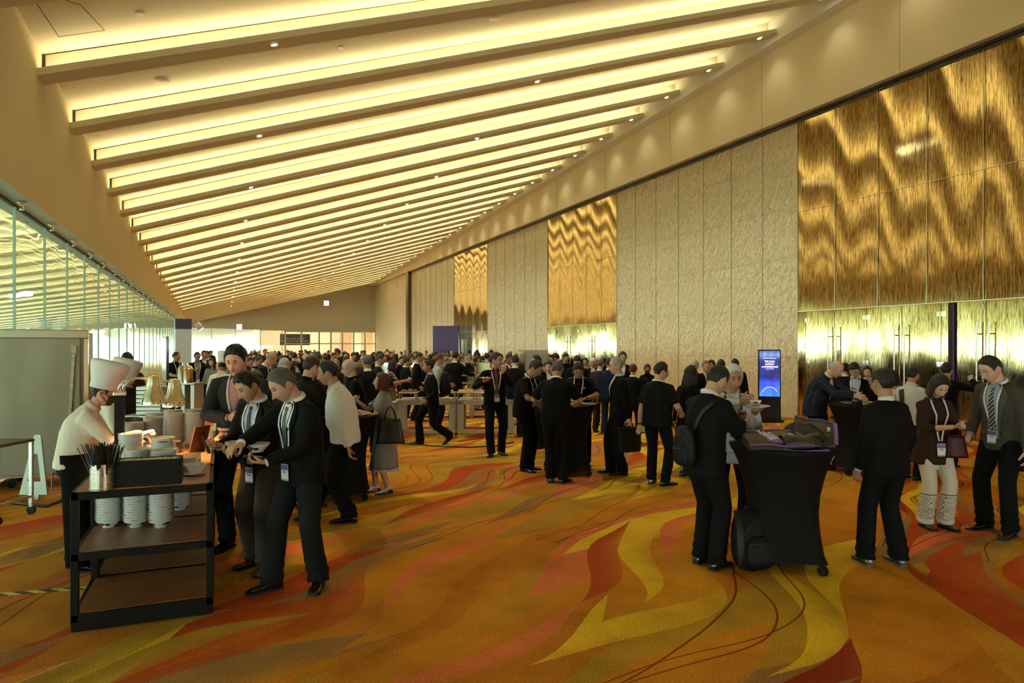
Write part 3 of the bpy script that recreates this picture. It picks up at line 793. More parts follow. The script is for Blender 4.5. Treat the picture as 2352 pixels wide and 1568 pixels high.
def ik(a, b, l1, l2, pole):
    d = b - a; L = d.length
    if L > (l1 + l2) * .998: b = a + d * ((l1 + l2) * .998 / L); d = b - a; L = d.length
    x = (l1 * l1 - l2 * l2 + L * L) / (2 * L); h = math.sqrt(max(0, l1 * l1 - x * x)); u = d / L
    p = (pole - u * pole.dot(u)); p = p.normalized() if p.length > 1e-5 else V(0, 1, 0)
    return a + u * x + p * h, b

class Body: pass
def person(px, py, face=0, H=1.72, girth=1., lean=3, bend=0, twist=0, head=(8, 0, 0), feet=((.10, 0, 8), (-.10, 0, 8)), hands=((.27, .05, .78), (-.27, .05, .78)),
           palm=('in', 'in'), curl=((25, 30, 20), (25, 30, 20)), hdir=(None, None), pole=(None, None), outfit='suit', cols=None, skin='mid', hair='short', haircol='black', sex='m', lod=0,
           eyes='open', glasses=None, lanyard=None, tie=None, mask=False, seed=1, label='', group=None, sleeve='long', tuck=False, extras=(), camz=None, pz=0., jowl=1.):
    """build one standing person; returns the joints in world space"""
    g = Body(); s = H / 1.72; fem = 1. if sex == 'f' else 0.
    cols = cols or {}
    pos = gd(px, py) if camz is None else at(px, camz)
    to = (V(0, 0, 0) - V(pos.x, pos.y, 0)).normalized(); rt = V(-to.y, to.x, 0)    # rt: towards the right of the picture
    fdir = to * math.cos(math.radians(face)) + rt * math.sin(math.radians(face))
    yaw = math.atan2(-fdir.x, fdir.y)
    root = empty('person', pos, yaw); tag(root, label, 'person', group)
    g.root = root; g.M = Matrix.Translation(pos) @ Matrix.Rotation(yaw, 4, 'Z')
    # spine -----------------------------------------------------------
    fR, fL = feet
    hipz = .915 * s
    L1, L2 = .425 * s, .42 * s
    cx = 0; cyf = 0
    need = max(math.hypot(f_[0] - k * .085, f_[1] + .0) for f_, k in ((fR, 1), (fL, -1)))
    hz = math.sqrt(max(.2, ((L1 + L2) * .999) ** 2 - need ** 2)) + .085 * s
    hipz = min(hipz, hz)
    ph0 = V(0, -.22 * s * math.sin(math.radians(lean)), hipz)
    def ang(h): h /= s; return lean * min(1, max(0, (h + .08) / .34)) + bend * min(1, max(0, (h - .25) / .25))
    def frame(h):
        n = 12; p = ph0.copy(); st = h / n
        for i in range(n):
            a = math.radians(ang(st * (i + .5))); p = p + (RZ(-twist * min(1, max(0, st * i / (.4 * s)))) @ V(0, math.sin(a), math.cos(a))) * st
        return p, RZ(-twist * min(1, max(0, h / (.4 * s)))) @ RX(-ang(h))
    g.frame = frame
    shw = (.163 - .020 * fem) * s * (.5 + .5 * girth)
    ps, Rs = frame(.425 * s)
    sh = {1: ps + Rs @ V(shw, 0, 0), -1: ps + Rs @ V(-shw, 0, 0)}
    pn, Rn = frame(.50 * s)
    pk, Rk = frame(.555 * s)
    pitch, hy, roll = head
    RH = RZ(-hy) @ RX(-pitch) @ RY(roll)
    HS = s * (1.0 if H > 1.3 else 1.)
    hc = pk + RH @ V(0, .022, .100) * HS * .98 + (V(0, .012, 0))
    MH = m4(RH * HS, hc)
    g.head = g.M @ hc
    # arms ------------------------------------------------------------
    arms = {}
    for k, i in ((1, 0), (-1, 1)):
        tgt = V(*hands[i]) * s if hands[i] is not None else sh[k] + V(k * .06, .03, -.54 * s)
        pl = V(*pole[i]) if pole[i] else V(k * .55, -.55, -.6)
        el, wr_ = ik(sh[k], tgt, .285 * s, .255 * s, pl)
        arms[k] = (sh[k], el, wr_)
    legs = {}
    for k, f_ in ((1, fR), (-1, fL)):
        hj = ph0 + V(k * .088 * s, 0, -.01); lift = f_[3] if len(f_) > 3 else 0.; toe = f_[4] if len(f_) > 4 else 0.
        ank = V(f_[0], f_[1], .085 * s + lift)
        kn, ank2 = ik(hj, ank, L1, L2, V(math.sin(math.radians(f_[2] * k)) , 1, .0))
        legs[k] = (hj, kn, ank2, f_[2] * k, lift, toe)
    # skin ------------------------------------------------------------
    sk = skin_mats(skin)
    mb = head_mb(lod, fem, jowl, eyes)
    full = MB(); full.join(mb, MH)
    nb = hc + RH @ V(0, -.02, -.055) * HS; nr_ = (.056 - .010 * fem) * s * (.6 + .4 * girth)
    full.tube([pn + Rn @ V(0, -.01, -.06), pn + Rn @ V(0, -.004, 0), (pn + nb) / 2 + V(0, -.003, 0), nb, nb + RH @ V(0, 0, .03)], [nr_ * 1.35, nr_ * 1.1, nr_, nr_ * 1.0, nr_ * .9], [20, 14, 8][lod])
    g.hand = {}
    bare = sleeve in ('short', 'none')
    for k, i in ((1, 0), (-1, 1)):
        a, e, w_ = arms[k]; fd = (w_ - e).normalized()
        hd_ = V(*hdir[i]).normalized() if hdir[i] else fd
        pm = {'in': V(-k, 0, .0), 'down': V(0, 0, -1), 'up': V(0, 0, 1), 'back': V(0, -1, 0), 'fwd': V(0, 1, 0), 'out': V(k, 0, 0)}[palm[i]] if isinstance(palm[i], str) else V(*palm[i])
        z_ = -(pm - hd_ * pm.dot(hd_)); z_ = z_.normalized() if z_.length > .05 else V(0, 0, 1)
        x_ = hd_.cross(z_); Rh = Matrix((x_, hd_, z_)).transposed()
        hs = s * (1. - .08 * fem)
        hm = hand_mb(k > 0, curl[i], lod=lod); Mh = m4(Rh * hs, w_)
        g.hand[k] = g.M @ Mh
        rA = (.046 - .008 * fem) * s * (.5 + .5 * girth)
        am = MB().tube([a, a.lerp(e, .5), e, e.lerp(w_, .3), e.lerp(w_, .75), w_ - fd * .005 + hd_ * .004], [rA, rA * .98, rA * .86, rA * .90, rA * .68, (.027 * s, .021 * s)], [14, 10, 6][lod], hint=Rh @ V(0, 0, 1))
        if lod == 0:
            tmp = MB(); tmp.join(am); tmp.join(hm, Mh)
            rm = remesh(tmp, .0052 if not bare else .0058, 2, .5)
            full.add([tuple(v.co) for v in rm.vertices], [tuple(p.vertices) for p in rm.polygons]); bpy.data.meshes.remove(rm)
        else: full.join(am); full.join(hm, Mh)
    # inner trunk and legs under the clothes
    def rng(h, hw, hd, yo=0., n=[28, 20, 12][lod], e=.82):
        p, Rr = frame(h * s); out = []
        for j in range(n):
            a = 2 * PI * j / n; c, q = math.cos(a), math.sin(a)
            out.append(p + Rr @ V(hw * s * (abs(c) ** e) * (1 if c > 0 else -1), (yo + hd * (abs(q) ** e) * (1 if q > 0 else -1)) * s, 0))
        return out
    gw = girth
    full.rings([rng(h, hw * .86, hd * .8, 0, 12) for h, hw, hd in ((-.08, .14, .10), (.1, .14, .10), (.3, .16, .11), (.42, .15, .09), (.50, .05, .05))])
    baref = outfit in ('dress', 'skirt')
    for k in (1, -1):
        hj, kn, an, fy, lift, toe = legs[k]
        r = .058 if not baref else .052
        full.tube([hj, hj.lerp(kn, .5), kn, kn.lerp(an, .35), an + V(0, 0, .02), an - V(0, 0, .03)], [r * 1.3 * s, r * 1.1 * s, r * .9 * s, r * .95 * s, .036 * s, .036 * s], [14, 10, 6][lod])
    bo = link('body', full.mesh('body', sk, True), root)
    # hair --------------------------------------------------------------
    HC_ = {'black': (.012, .010, .009), 'brown': (.045, .022, .012), 'grey': (.16, .15, .14), 'white': (.62, .60, .55), 'silver': (.34, .33, .31), 'auburn': (.085, .022, .012), 'saltpepper': (.075, .072, .07), 'blond': (.30, .20, .10)}
    if hair not in (None, 'none'):
        hm_ = mat('hair_' + haircol, HC_[haircol], .55, spec=.35)
        if 'bump' not in hm_:
            t = NT(hm_); t.bump(t.noise(t.mapping(t.coord(), scale=(1, .5, .5)), 160, 2), .7, .01); hm_['bump'] = 1
        hh = hair_mb(hair, lod, fem, seed); M_ = MB().join(hh, MH); M_.build('hair', hm_, root, True)
    # garments ------------------------------------------------------------
    jc = cols.get('jacket', (.012, .012, .013)); tc = cols.get('trousers', jc)
    def cl(c, nm='cloth', fold=.35): return cloth('%s_%02x%02x%02x' % (nm, int(c[0] * 255), int(c[1] * 255), int(c[2] * 255)), c, fold=fold)
    vox = [.0135, .020, .034][lod]
    hem = {'suit': -.14, 'shirt_out': -.09, 'shirt': .02, 'uniform': -.11, 'dress': -.02, 'tunic': -.22, 'chef': -.02, 'skirt': .0}[outfit] if 'hem' not in cols else cols['hem']
    wst = .165 if not fem else .135; bel = .0 if girth < 1.08 else .03 * (girth - 1) / .15
    tor = MB()
    base = [(hem, .190 - .01 * fem, .132, 0), (0., .186 + .002 * fem, .132, 0), (.06, .180 - .01 * fem, .126, .0), (.13, (wst + .012), .118 + bel, bel * .6), (.24, .178 - .018 * fem, .124 + bel * .6 + .004 * fem, bel * .3), (.33, .186 - .026 * fem, .128 + .014 * fem, .004 + .010 * fem), (.395, .172 - .022 * fem, .112, 0), (.435, .138 - .016 * fem, .094, -.004), (.465, .106 - .010 * fem, .080, -.008), (.49, .080, .070, -.008), (.512, .064, .062, -.004)]
    if outfit in ('shirt',): base = [(h, hw * .95, hd * .95, yo) for h, hw, hd, yo in base]
    if outfit == 'tunic': base[0] = (hem, .215, .15, 0)
    base = [b_ for b_ in base if b_[0] >= hem]
    tor.rings([rng(h, hw * (gw if h < .36 else (.5 + .5 * gw)), hd * gw, yo) for h, hw, hd, yo in base])
    for k in (1, -1):
        a, e, w_ = arms[k]; inn = ps + Rs @ V(k * shw * .55, 0, .012 * s)
        sr = {'suit': .070, 'uniform': .066, 'chef': .072}.get(outfit, .062) * s * (1 - .13 * fem) * (.6 + .4 * gw)
        if sleeve == 'long': tor.tube([inn, a, a.lerp(e, .5), e, e.lerp(w_, .5), e.lerp(w_, .97)], [sr * .95, sr * 1.0, sr * .93, sr * .82, sr * .76, sr * .64], [16, 12, 8][lod])
        elif sleeve == 'rolled': tor.tube([inn, a, a.lerp(e, .5), e, e.lerp(w_, .25), e.lerp(w_, .38)], [sr * .95, sr * 1.0, sr * .93, sr * .84, sr * .86, sr * .84], [16, 12, 8][lod])
        elif sleeve == 'short': tor.tube([inn, a, a.lerp(e, .45), a.lerp(e, .80)], [sr * .95, sr * 1.02, sr * 1.0, sr * 1.02], [16, 12, 8][lod])
        else: tor.tube([inn, a, a.lerp(e, .25)], [sr * .9, sr * .95, sr * .9], [16, 12, 8][lod])
    tb = BVHTree.FromPolygons([Vector(v) for v in tor.v[:len(base) * [28, 20, 12][lod]]], [f_ for f_ in tor.f if max(f_) < len(base) * [28, 20, 12][lod]])
    tm = remesh(tor, vox, [4, 3, 2][lod])
    if lod < 2:
        el = [arms[1][1], arms[-1][1]]
        n = len(tm.vertices); co = np.empty(n * 3); no = np.empty(n * 3); tm.vertices.foreach_get('co', co); tm.vertices.foreach_get('normal', no); co = co.reshape(-1, 3); no = no.reshape(-1, 3)
        dsp = np.array([mnoise.noise(V(c[0] * 7 + seed, c[1] * 7, c[2] * 4.2)) * .0065 + mnoise.noise(V(c[0] * 15, c[1] * 15 + seed, c[2] * 24 + c[0] * 10)) * .0028 for c in co])
        for e_ in el:
            dd = np.linalg.norm(co - np.array(e_), axis=1); wgt = np.exp(-(dd / .085) ** 2)
            dsp += wgt * .004 * np.sin(dd * 210)
        co += no * dsp[:, None]; tm.vertices.foreach_set('co', co.ravel()); tm.update()
    up_name = {'suit': 'jacket', 'uniform': 'uniform_shirt', 'shirt': 'shirt', 'shirt_out': 'shirt', 'dress': 'dress', 'tunic': 'tunic', 'chef': 'chef_jacket', 'skirt': 'blouse'}[outfit]
    jmat = cols.get('jmat') or cl(jc, 'cloth', .45 if outfit != 'suit' else .3)
    tm.name = up_name; tm.materials.append(jmat)
    jo = link(up_name, tm, root)
    def near_trunk(c):
        q = tb.find_nearest(c, .022); return q[0] is not None
    kp = [tuple(p.vertices) for p in tm.polygons if near_trunk(p.center)] if lod < 2 else [tuple(p.vertices) for p in tm.polygons]
    bv = BVHTree.FromPolygons([v.co for v in tm.vertices], kp or [tuple(p.vertices) for p in tm.polygons])
    def pr(x, h, side=1, off=.004):
        p, Rr = frame(h * s); f_ = Rr @ V(0, 1, 0) * side
        o_ = p + Rr @ V(x * s, 0, 0) + f_ * .5
        hit = bv.ray_cast(o_, -f_)
        if hit[0] is None or (hit[0] - o_).length > .52: 
            q = p + Rr @ V(x * s, 0, 0) + f_ * (.07 * s); return q
        return hit[0] + f_ * off
    g.pr = pr
    def patch(name, rows, m_, side=1, off=.004, nx=4, par=root):
        q = MB(); prev = None; vs = []
        for h, x0, x1 in rows: vs.append([pr(lerp(x0, x1, j / nx), h, side, off) for j in range(nx + 1)])
        # keep the strip smooth over the cloth, give it thickness
        o = 0
        for r_ in vs: q.v.extend([tuple(v) for v in r_])
        for i in range(len(vs) - 1):
            for j in range(nx):
                a_ = i * (nx + 1) + j; q.f.append((a_, a_ + 1, a_ + nx + 2, a_ + nx + 1)); q.m.append(0)
        o_ = q.build(name, m_, par, True); md = o_.modifiers.new('thick', 'SOLIDIFY'); md.thickness = .003; md.offset = -1
        return o_
    def band(name, pts, wd, m_, side=1, off=.007, par=root, n=3):
        """strip that follows a polyline of (x, h) over the chest"""
        P_ = []
        for (x0, h0), (x1, h1) in zip(pts[:-1], pts[1:]):
            for i in range(n): P_.append((lerp(x0, x1, i / n), lerp(h0, h1, i / n)))
        P_.append(pts[-1]); q = MB(); c = [pr(x, h, side, off) for x, h in P_]
        for i, p in enumerate(c):
            d = (c[min(i + 1, len(c) - 1)] - c[max(i - 1, 0)]).normalized(); _, Rr = frame(P_[i][1] * s); r_ = d.cross(Rr @ V(0, side, 0)).normalized()
            q.v.extend([tuple(p - r_ * wd / 2), tuple(p + r_ * wd / 2)])
        for i in range(len(c) - 1): q.f.append((2 * i, 2 * i + 1, 2 * i + 3, 2 * i + 2)); q.m.append(0)
        o_ = q.build(name, m_, par, True); md = o_.modifiers.new('thick', 'SOLIDIFY'); md.thickness = .002; md.offset = 0
        return o_
    g.patch, g.band = patch, band
    def ringtube(name, h0, h1, r0, r1, m_, gap=0., yo=-.004, par=root):
        q = MB(); n = [24, 16, 10][lod]; rows = []
        a0 = math.radians(90 + gap); a1 = math.radians(450 - gap)
        for h, r_, z_ in ((h0, r0, 0), (h1, r1, 0), (h1, r1 - .004, 0), (h0, r0 - .004, 0)):
            p, Rr = frame(h * s)
            rows.append([p + Rr @ V(r_ * s * math.cos(lerp(a0, a1, j / n)), (yo + r_ * .98 * math.sin(lerp(a0, a1, j / n))) * s, (.012 * math.sin(lerp(a0, a1, j / n)) * -1 + .004) * s) for j in range(n + 1)])
        return q.rings(rows, 0, False, False).build(name, m_, par, True)
    if lod < 2 or outfit == 'chef':
        if outfit == 'suit':
            sc = cols.get('shirt', (.62, .62, .62)); sm = cl(sc, 'shirt', .2); vb = cols.get('v', .16)
            if sc is not None:
                rows = [(h, -w__, w__) for h, w__ in ((.500, .052), (.47, .062), (.43, .060), (.38, .052), (.32, .041), (.26, .030), (vb + .02, .016), (vb, .004))]
                wide = cols.get('open', 0)
                if wide: rows = [(h, a_ - wide * max(0, min(1, (.50 - h) * 7)), b__ + wide * max(0, min(1, (.50 - h) * 7))) for h, a_, b__ in rows[:-2]] + [(.14, -wide - .02, wide + .02), (.04, -wide - .025, wide + .025), (-.02, -wide - .03, wide + .03)]
                patch('shirt', rows, sm, 1, .005, 6)
                jl = cl(tuple(min(1, c * 1.35 + .002) for c in jc), 'lapel', .15)
                for k in (1, -1):
                    lr = [(r_[0], k * (abs(r_[2]) - .004), k * (abs(r_[2]) + w_l)) for r_, w_l in zip(rows, (.018, .040, .052, .060, .050, .034, .018, .008, .006)[:len(rows)])]
                    patch('lapel', lr, jl, 1, .010, 3)
                ringtube('shirt_collar', .487, .530, .070, .064, sm, 18)
                if not wide: 
                    bt = MB()
                    for hb in (vb - .02, vb - .12): p_ = pr(.008, hb, 1, .005); bt.lathe([(.001, .003), (.009, .002), (.009, -.002), (.001, -.003)], 8, p_)
                    bt.build('button', mat('button_black', (.01, .01, .01), .3), root)
            if lod == 0:
                for k in (1, -1):
                    band('pocket_flap', [(k * .065, .03), (k * .155, .02)], .045, cl(tuple(c * 1.3 + .002 for c in jc), 'lapel', .15), 1, .004)
            if sleeve == 'long':
                for k in (1, -1):
                    a, e, w_ = arms[k]
                    if cols.get('cuff', 1): MB().tube([e.lerp(w_, .93), e.lerp(w_, 1.02)], [.034 * s, .033 * s], 12).build('shirt_cuff', cl(sc or (.5, .5, .5), 'shirt', .2), root, 40)
        elif outfit in ('shirt', 'shirt_out', 'uniform', 'skirt', 'tunic'):
            cm = cl(cols.get('collar', jc), 'cloth', .2)
            for k in (1, -1): band('collar', [(k * .020, .455), (k * .045, .490), (k * .062, .512)], .034, cm, 1, .009)
            ringtube('collar_stand', .485, .528, .072, .066, cm, 25)
            if outfit != 'tunic':
                band('placket', [(0, .45), (0, .30), (0, .15), (0, max(hem + .03, .03))], .028, cm, 1, .004)
                bt = MB()
                for hb in (.42, .35, .28, .21, .14, .07): p_ = pr(0, hb, 1, .008); bt.lathe([(.001, .003), (.0055, .002), (.0055, -.002), (.001, -.003)], 8, p_)
                bt.build('buttons', mat('button_silver', (.55, .55, .52), .3, .8) if outfit == 'uniform' else mat('button_pale', (.3, .3, .3), .4), root)
            if outfit == 'uniform':
                silver = mat('button_silver', (.55, .55, .52), .3, .8)
                for k in (1, -1):
                    q = MB(); a = arms[k][0]; p_, Rr = frame(.465 * s)
                    c0 = p_ + Rr @ V(k * .085 * s, 0, .030 * s); c1 = p_ + Rr @ V(k * .175 * s, 0, .012 * s)
                    q.bar(c0, c1, .052, .012, 0, Rr @ V(0, 0, 1)); bo_ = q.build('epaulette', cl((.008, .008, .009), 'cloth'), root); bevel(bo_)
                    st = MB()
                    for i_ in range(3): c_ = c0.lerp(c1, .25 + .28 * i_) + V(0, 0, .009); st.lathe([(.001, .004), (.008, .002), (.013, 0)], 8, c_)
                    st.build('rank_pip', silver, bo_)
                    if face in range(-70, 71):
                        patch('chest_pocket', [(.33, k * .04, k * .12), (.30, k * .04, k * .12), (.24, k * .045, k * .115)], cl((.012, .012, .013), 'cloth'), 1, .004, 3)
                if abs(face) < 70:
                    patch('ribbon_bar', [(.365, -.045, -.115), (.35, -.045, -.115)], mat('ribbon', (.55, .5, .5), .6), 1, .007, 3)
        elif outfit == 'chef':
            cm = cl(jc, 'cloth', .2); ringtube('stand_collar', .490, .535, .072, .066, cm, 12)
            band('placket', [(.03, .47), (.035, .3), (.035, .1)], .012, cm, 1, .006)
        elif outfit == 'dress':
            cm = cl(cols.get('collar', (.5, .5, .5)), 'cloth', .2)
            for k in (1, -1): band('collar', [(k * .015, .43), (k * .045, .470), (k * .065, .50)], .03, cm, 1, .007)
    # legs ----------------------------------------------------------------
    tmat = cols.get('tmat') or cl(tc, 'cloth', .4)
    if outfit in ('dress', 'skirt'):
        sk_ = MB(); n = [40, 28, 14][lod]; top = 0.06 if outfit == 'dress' else .10; low = cols.get('skirt_z', .42) * s; rows = []
        for t_ in np.linspace(0, 1, 12):
            z_ = lerp(ph0.z + top * s, low, t_); rx = lerp(.165, cols.get('flare', .25), t_ ** .8) * s * gw; ry = lerp(.122, cols.get('flare', .25) * .85, t_ ** .8) * s * gw
            rows.append([V(ph0.x + (rx + .010 * t_ * math.sin(9 * a + 2 * t_)) * math.cos(a), ph0.y * (1 - t_) + (ry + .010 * t_ * math.sin(9 * a)) * math.sin(a), z_) for a in [2 * PI * j / n for j in range(n)]])
        sk_.rings(rows, 0, True); sko = sk_.build('skirt', jmat if outfit == 'dress' else tmat, root, True)
        if cols.get('trim'): MB().rings(rows[-1:] + [[v + V(0, 0, -.03) for v in rows[-1]]], 0, False).build('hem_trim', cl(cols['trim'], 'cloth'), root, True)
    else:
        lg = MB()
        lg.rings([rng(h, hw * gw * (1 - .10 * fem), hd * gw * (1 - .10 * fem), yo, 24) for h, hw, hd, yo in ((.10, .158, .110, 0), (.03, .168, .118, 0), (-.03, .172, .120, -.004), (-.09, .165, .110, -.004))])
        wd = cols.get('legw', 1.)
        for k in (1, -1):
            hj, kn, an, fy, lift, toe = legs[k]; fdn = (an - kn).normalized()
            lg.tube([hj + V(-k * .01, 0, .02), hj.lerp(kn, .3), hj.lerp(kn, .7), kn, kn.lerp(an, .5), an + V(0, 0, .03), an - fdn * .0 + V(0, 0, -.035 * s)], [(.098 * s * (.4 + .6 * gw), .100 * s * gw), (.094 * s, .098 * s), (.082 * s, .086 * s), (.074 * s, .079 * s), (.072 * s * wd, .080 * s * wd), (.070 * s * wd, .086 * s * wd), (.068 * s * wd, .088 * s * wd)], [18, 12, 8][lod])
        lm = remesh(lg, vox, [4, 3, 2][lod])
        if lod < 2:
            n = len(lm.vertices); co = np.empty(n * 3); no = np.empty(n * 3); lm.vertices.foreach_get('co', co); lm.vertices.foreach_get('normal', no); co = co.reshape(-1, 3); no = no.reshape(-1, 3)
            dsp = np.array([mnoise.noise(V(c[0] * 9 + seed, c[1] * 9, c[2] * 3.0)) * .008 for c in co])
            low_ = np.clip((.32 * s - co[:, 2]) / (.25 * s), 0, 1)
            dsp += low_ * .0055 * np.sin(co[:, 2] * 75 + co[:, 0] * 14 + seed + 3 * np.sin(co[:, 1] * 12))
            co += no * dsp[:, None]; lm.vertices.foreach_set('co', co.ravel()); lm.update()
        lm.name = 'trousers'; lm.materials.append(tmat); to_ = link('trousers', lm, root)
        if outfit in ('shirt', 'suit') and lod == 0 and not fem:
            q = MB(); q.rings([rng(.085, .163 * gw, .116 * gw, 0, 28), rng(.115, .163 * gw, .116 * gw, 0, 28)], 0, False); q.build('belt', mat('belt_leather', (.02, .012, .008), .4), root, True)
    shm = cols.get('shoe', (.012, .011, .010)); sho = mat('shoe_%02x%02x%02x' % tuple(int(c * 255) for c in shm), shm, .25, coat=.3)
    for k in (1, -1):
        hj, kn, an, fy, lift, toe = legs[k]
        sm_ = shoe_mb(lod, cols.get('heel', 0.), .92 if fem else 1.)
        M_ = m4(RZ(-fy) @ RX(toe) * s, V(an.x, an.y, lift + (0 if not cols.get('heel') else 0)))
        MB().join(sm_, M_).build('shoe', [sho, mat('shoe_sole', (.008, .008, .008), .7) if not cols.get('sole') else mat('sole_pale', cols['sole'], .6)], root, 50)
    # accessories -----------------------------------------------------------
    if glasses and lod < 2:
        q = MB(); gc = mat('glasses_' + glasses, {'dark': (.01, .01, .012), 'metal': (.35, .33, .3), 'white': (.7, .7, .75), 'blue': (.03, .03, .12)}[glasses], .3, .6 if glasses == 'metal' else 0)
        for k in (1, -1):
            c = V(k * .033, .104, .000); q.tube([c + V(.024 * math.cos(a) * (1 + .15 * abs(math.sin(2 * a))), -.004 * abs(math.cos(a)) if k * math.cos(a) < 0 else -.010 * abs(math.cos(a)), .017 * math.sin(a) * (1 + .15 * abs(math.sin(2 * a)))) for a in [2 * PI * j / 16 for j in range(17)]], .0014 if glasses in ('metal', 'white') else .0021, 5)
            q.tube([V(k * .058, .094, .005), V(k * .078, .06, .006), V(k * .083, .0, .008), V(k * .078, -.02, -.008)], .0017, 5)
        q.tube([V(-.010, .106, .004), V(0, .108, .008), V(.010, .106, .004)], .0018, 5)
        MB().join(q, MH).build('glasses', gc, root, 40)
    if mask:
        ph_ = np.linspace(PI / 2 + .12, PI / 2 + 1.05, 8); th_ = np.linspace(-1.15, 1.15, 15); q = MB(); T_, P_ = np.meshgrid(th_, ph_)
        pts = head_pts(dirs(T_.ravel(), P_.ravel()), fem) * 1.03 + np.array([0, .008, 0]); pts[:, 1] = np.maximum(pts[:, 1], .02)
        q.v = [tuple(p) for p in pts]; q.f = [(i * 15 + j, i * 15 + j + 1, (i + 1) * 15 + j + 1, (i + 1) * 15 + j) for i in range(7) for j in range(14)]; q.m = [0] * len(q.f)
        for k in (1, -1): q.tube([V(k * .068, .045, -.02), V(k * .082, .0, .0), V(k * .083, -.014, -.004)], .0012, 4); q.tube([V(k * .060, .045, -.07), V(k * .078, .0, -.03), V(k * .083, -.014, -.01)], .0012, 4)
        o_ = MB().join(q, MH).build('face_mask', mat('mask_black', (.012, .012, .014), .8), root, True); o_.modifiers.new('thick', 'SOLIDIFY').thickness = .002
    if tie and lod < 2:
        tmn = mat('tie_' + tie, (.02, .02, .03), .6)
        if 'done' not in tmn:
            t = NT(tmn); c = t.coord()
            sp_ = t.n('ShaderNodeSeparateXYZ', {'Vector': c})
            dg_ = t.m('FRACT', t.m('MULTIPLY', t.m('ADD', sp_.outputs[0], t.m('MULTIPLY', sp_.outputs[2], .9)), 26))
            A_, B_ = {'stripe': ((.02, .02, .025), (.45, .45, .45)), 'maroon': ((.03, .008, .012), (.38, .16, .16)), 'dot': ((.05, .05, .055), (.10, .10, .11)), 'plain': ((.012, .012, .018), (.015, .015, .02)), 'navy': ((.01, .012, .03), (.10, .11, .14))}[tie]
            t.link(t.mix(t.m('GREATER_THAN', dg_, .72), A_, B_), t.b.inputs['Base Color']); tmn['done'] = 1
        vb = cols.get('v', .16) if outfit == 'suit' else .12
        lowt = .03 if cols.get('open') else vb
        patch('tie', [(.478, -.016, .016), (.455, -.020, .020), (.445, -.013, .013), (.40, -.019, .019), (.30, -.026, .026), (lowt + .03, -.032, .032), (lowt, -.034 if cols.get('open') else -.01, .034 if cols.get('open') else .01)], tmn, 1, .011, 4)
    if lanyard and lod < 2:
        lc, hb = lanyard[0], lanyard[1]; lmn = mat('lanyard_' + lc, {'white': (.72, .72, .74), 'black': (.02, .02, .025)}[lc], .6)
        back = abs(face) > 115
        if back: ringtube('lanyard', .500, .524, .082, .077, lmn, 40)
        else:
            xh = lanyard[3] if len(lanyard) > 3 else 0
            for k in (1, -1): band('lanyard', [(k * .058, .520), (k * .072, .46), (k * .070, .40), (xh + k * .048, lerp(hb, .40, .5)), (xh + k * .014, hb)], .017, lmn, 1, .014)
            ringtube('lanyard_neck', .500, .522, .080, .076, lmn, 50)
            if len(lanyard) > 2 and lanyard[2]:
                c = pr(xh, hb - .035, 1, .02); _, Rr = frame((hb - .05) * s)
                c2 = pr(xh, hb - .11, 1, .02); up_ = (c - c2).normalized() if (c - c2).length > .01 else V(0, 0, 1); f_ = (Rr @ V(0, 1, 0)); r_ = up_.cross(f_).normalized() * -1; f_ = r_.cross(up_) * -1
                Rb = Matrix((r_, -f_, up_)).transposed() if True else None
                cen = c - up_ * .055
                q = MB().box((0, 0, 0), (.088, .003, .125)).xf(m4(Rb, cen)); bd = q.build('badge', mat('badge_white', (.72, .74, .76), .4), root)
                q = MB(); q.box((0, -.0025, .038), (.086, .002, .04)); q.xf(m4(Rb, cen)); q.box
                q.build('badge_header', mat('badge_violet', (.12, .10, .30), .4), bd)
                q = MB()
                for z_ in (.008, -.002): q.box((0, -.0025, z_), (.045, .002, .004))
                q.box((0, -.0025, -.055), (.086, .002, .010), mi=1)
                q.xf(m4(Rb, cen)); q.build('badge_print', [mat('print_dark', (.06, .06, .07), .6), mat('badge_cyan', (.12, .35, .45), .4)], bd)
    g.arms = arms; g.MH = g.M @ MH; g.s = s; g.cl = cl; g.px = px; g.ph0 = ph0; g.ps = ps
    for fn in extras: fn(g)
    return g
# ------------------------------------------------------------------ the guests, one by one
BK = (.008, .008, .009); WH = (.62, .60, .56); NV = (.010, .014, .030)
GRIP = ((30, 45, 35)); FIST = ((60, 75, 50)); OPEN = ((12, 15, 10)); REL = ((25, 30, 20))
def lattice_mat():
    m = mat('lattice_print', (.02, .02, .03), .8); t = NT(m); c = t.coord(); sp = t.n('ShaderNodeSeparateXYZ', {'Vector': c})
    an = t.m('MULTIPLY', t.m('ARCTAN2', t.m('SUBTRACT', sp.outputs[1], 0), sp.outputs[0]), 7.5); z = t.m('MULTIPLY', sp.outputs[2], 36)
    a = t.m('ABSOLUTE', t.m('SUBTRACT', t.m('FRACT', t.m('ADD', an, z)), .5)); b = t.m('ABSOLUTE', t.m('SUBTRACT', t.m('FRACT', t.m('SUBTRACT', an, z)), .5))
    k = t.m('GREATER_THAN', t.m('MAXIMUM', a, b), .36)
    t.link(t.mix(k, (.012, .013, .02), (.50, .50, .48)), t.b.inputs['Base Color']); return m
def plaid_mat():
    m = mat('blue_plaid', (.012, .018, .035), .8, spec=.2); t = NT(m); c = t.coord(); sp = t.n('ShaderNodeSeparateXYZ', {'Vector': c})
    k = t.m('MAXIMUM', t.m('GREATER_THAN', t.m('FRACT', t.m('MULTIPLY', sp.outputs[0], 24)), .9), t.m('GREATER_THAN', t.m('FRACT', t.m('MULTIPLY', sp.outputs[2], 24)), .9))
    t.link(t.mix(k, (.010, .014, .028), (.03, .04, .07)), t.b.inputs['Base Color']); return m
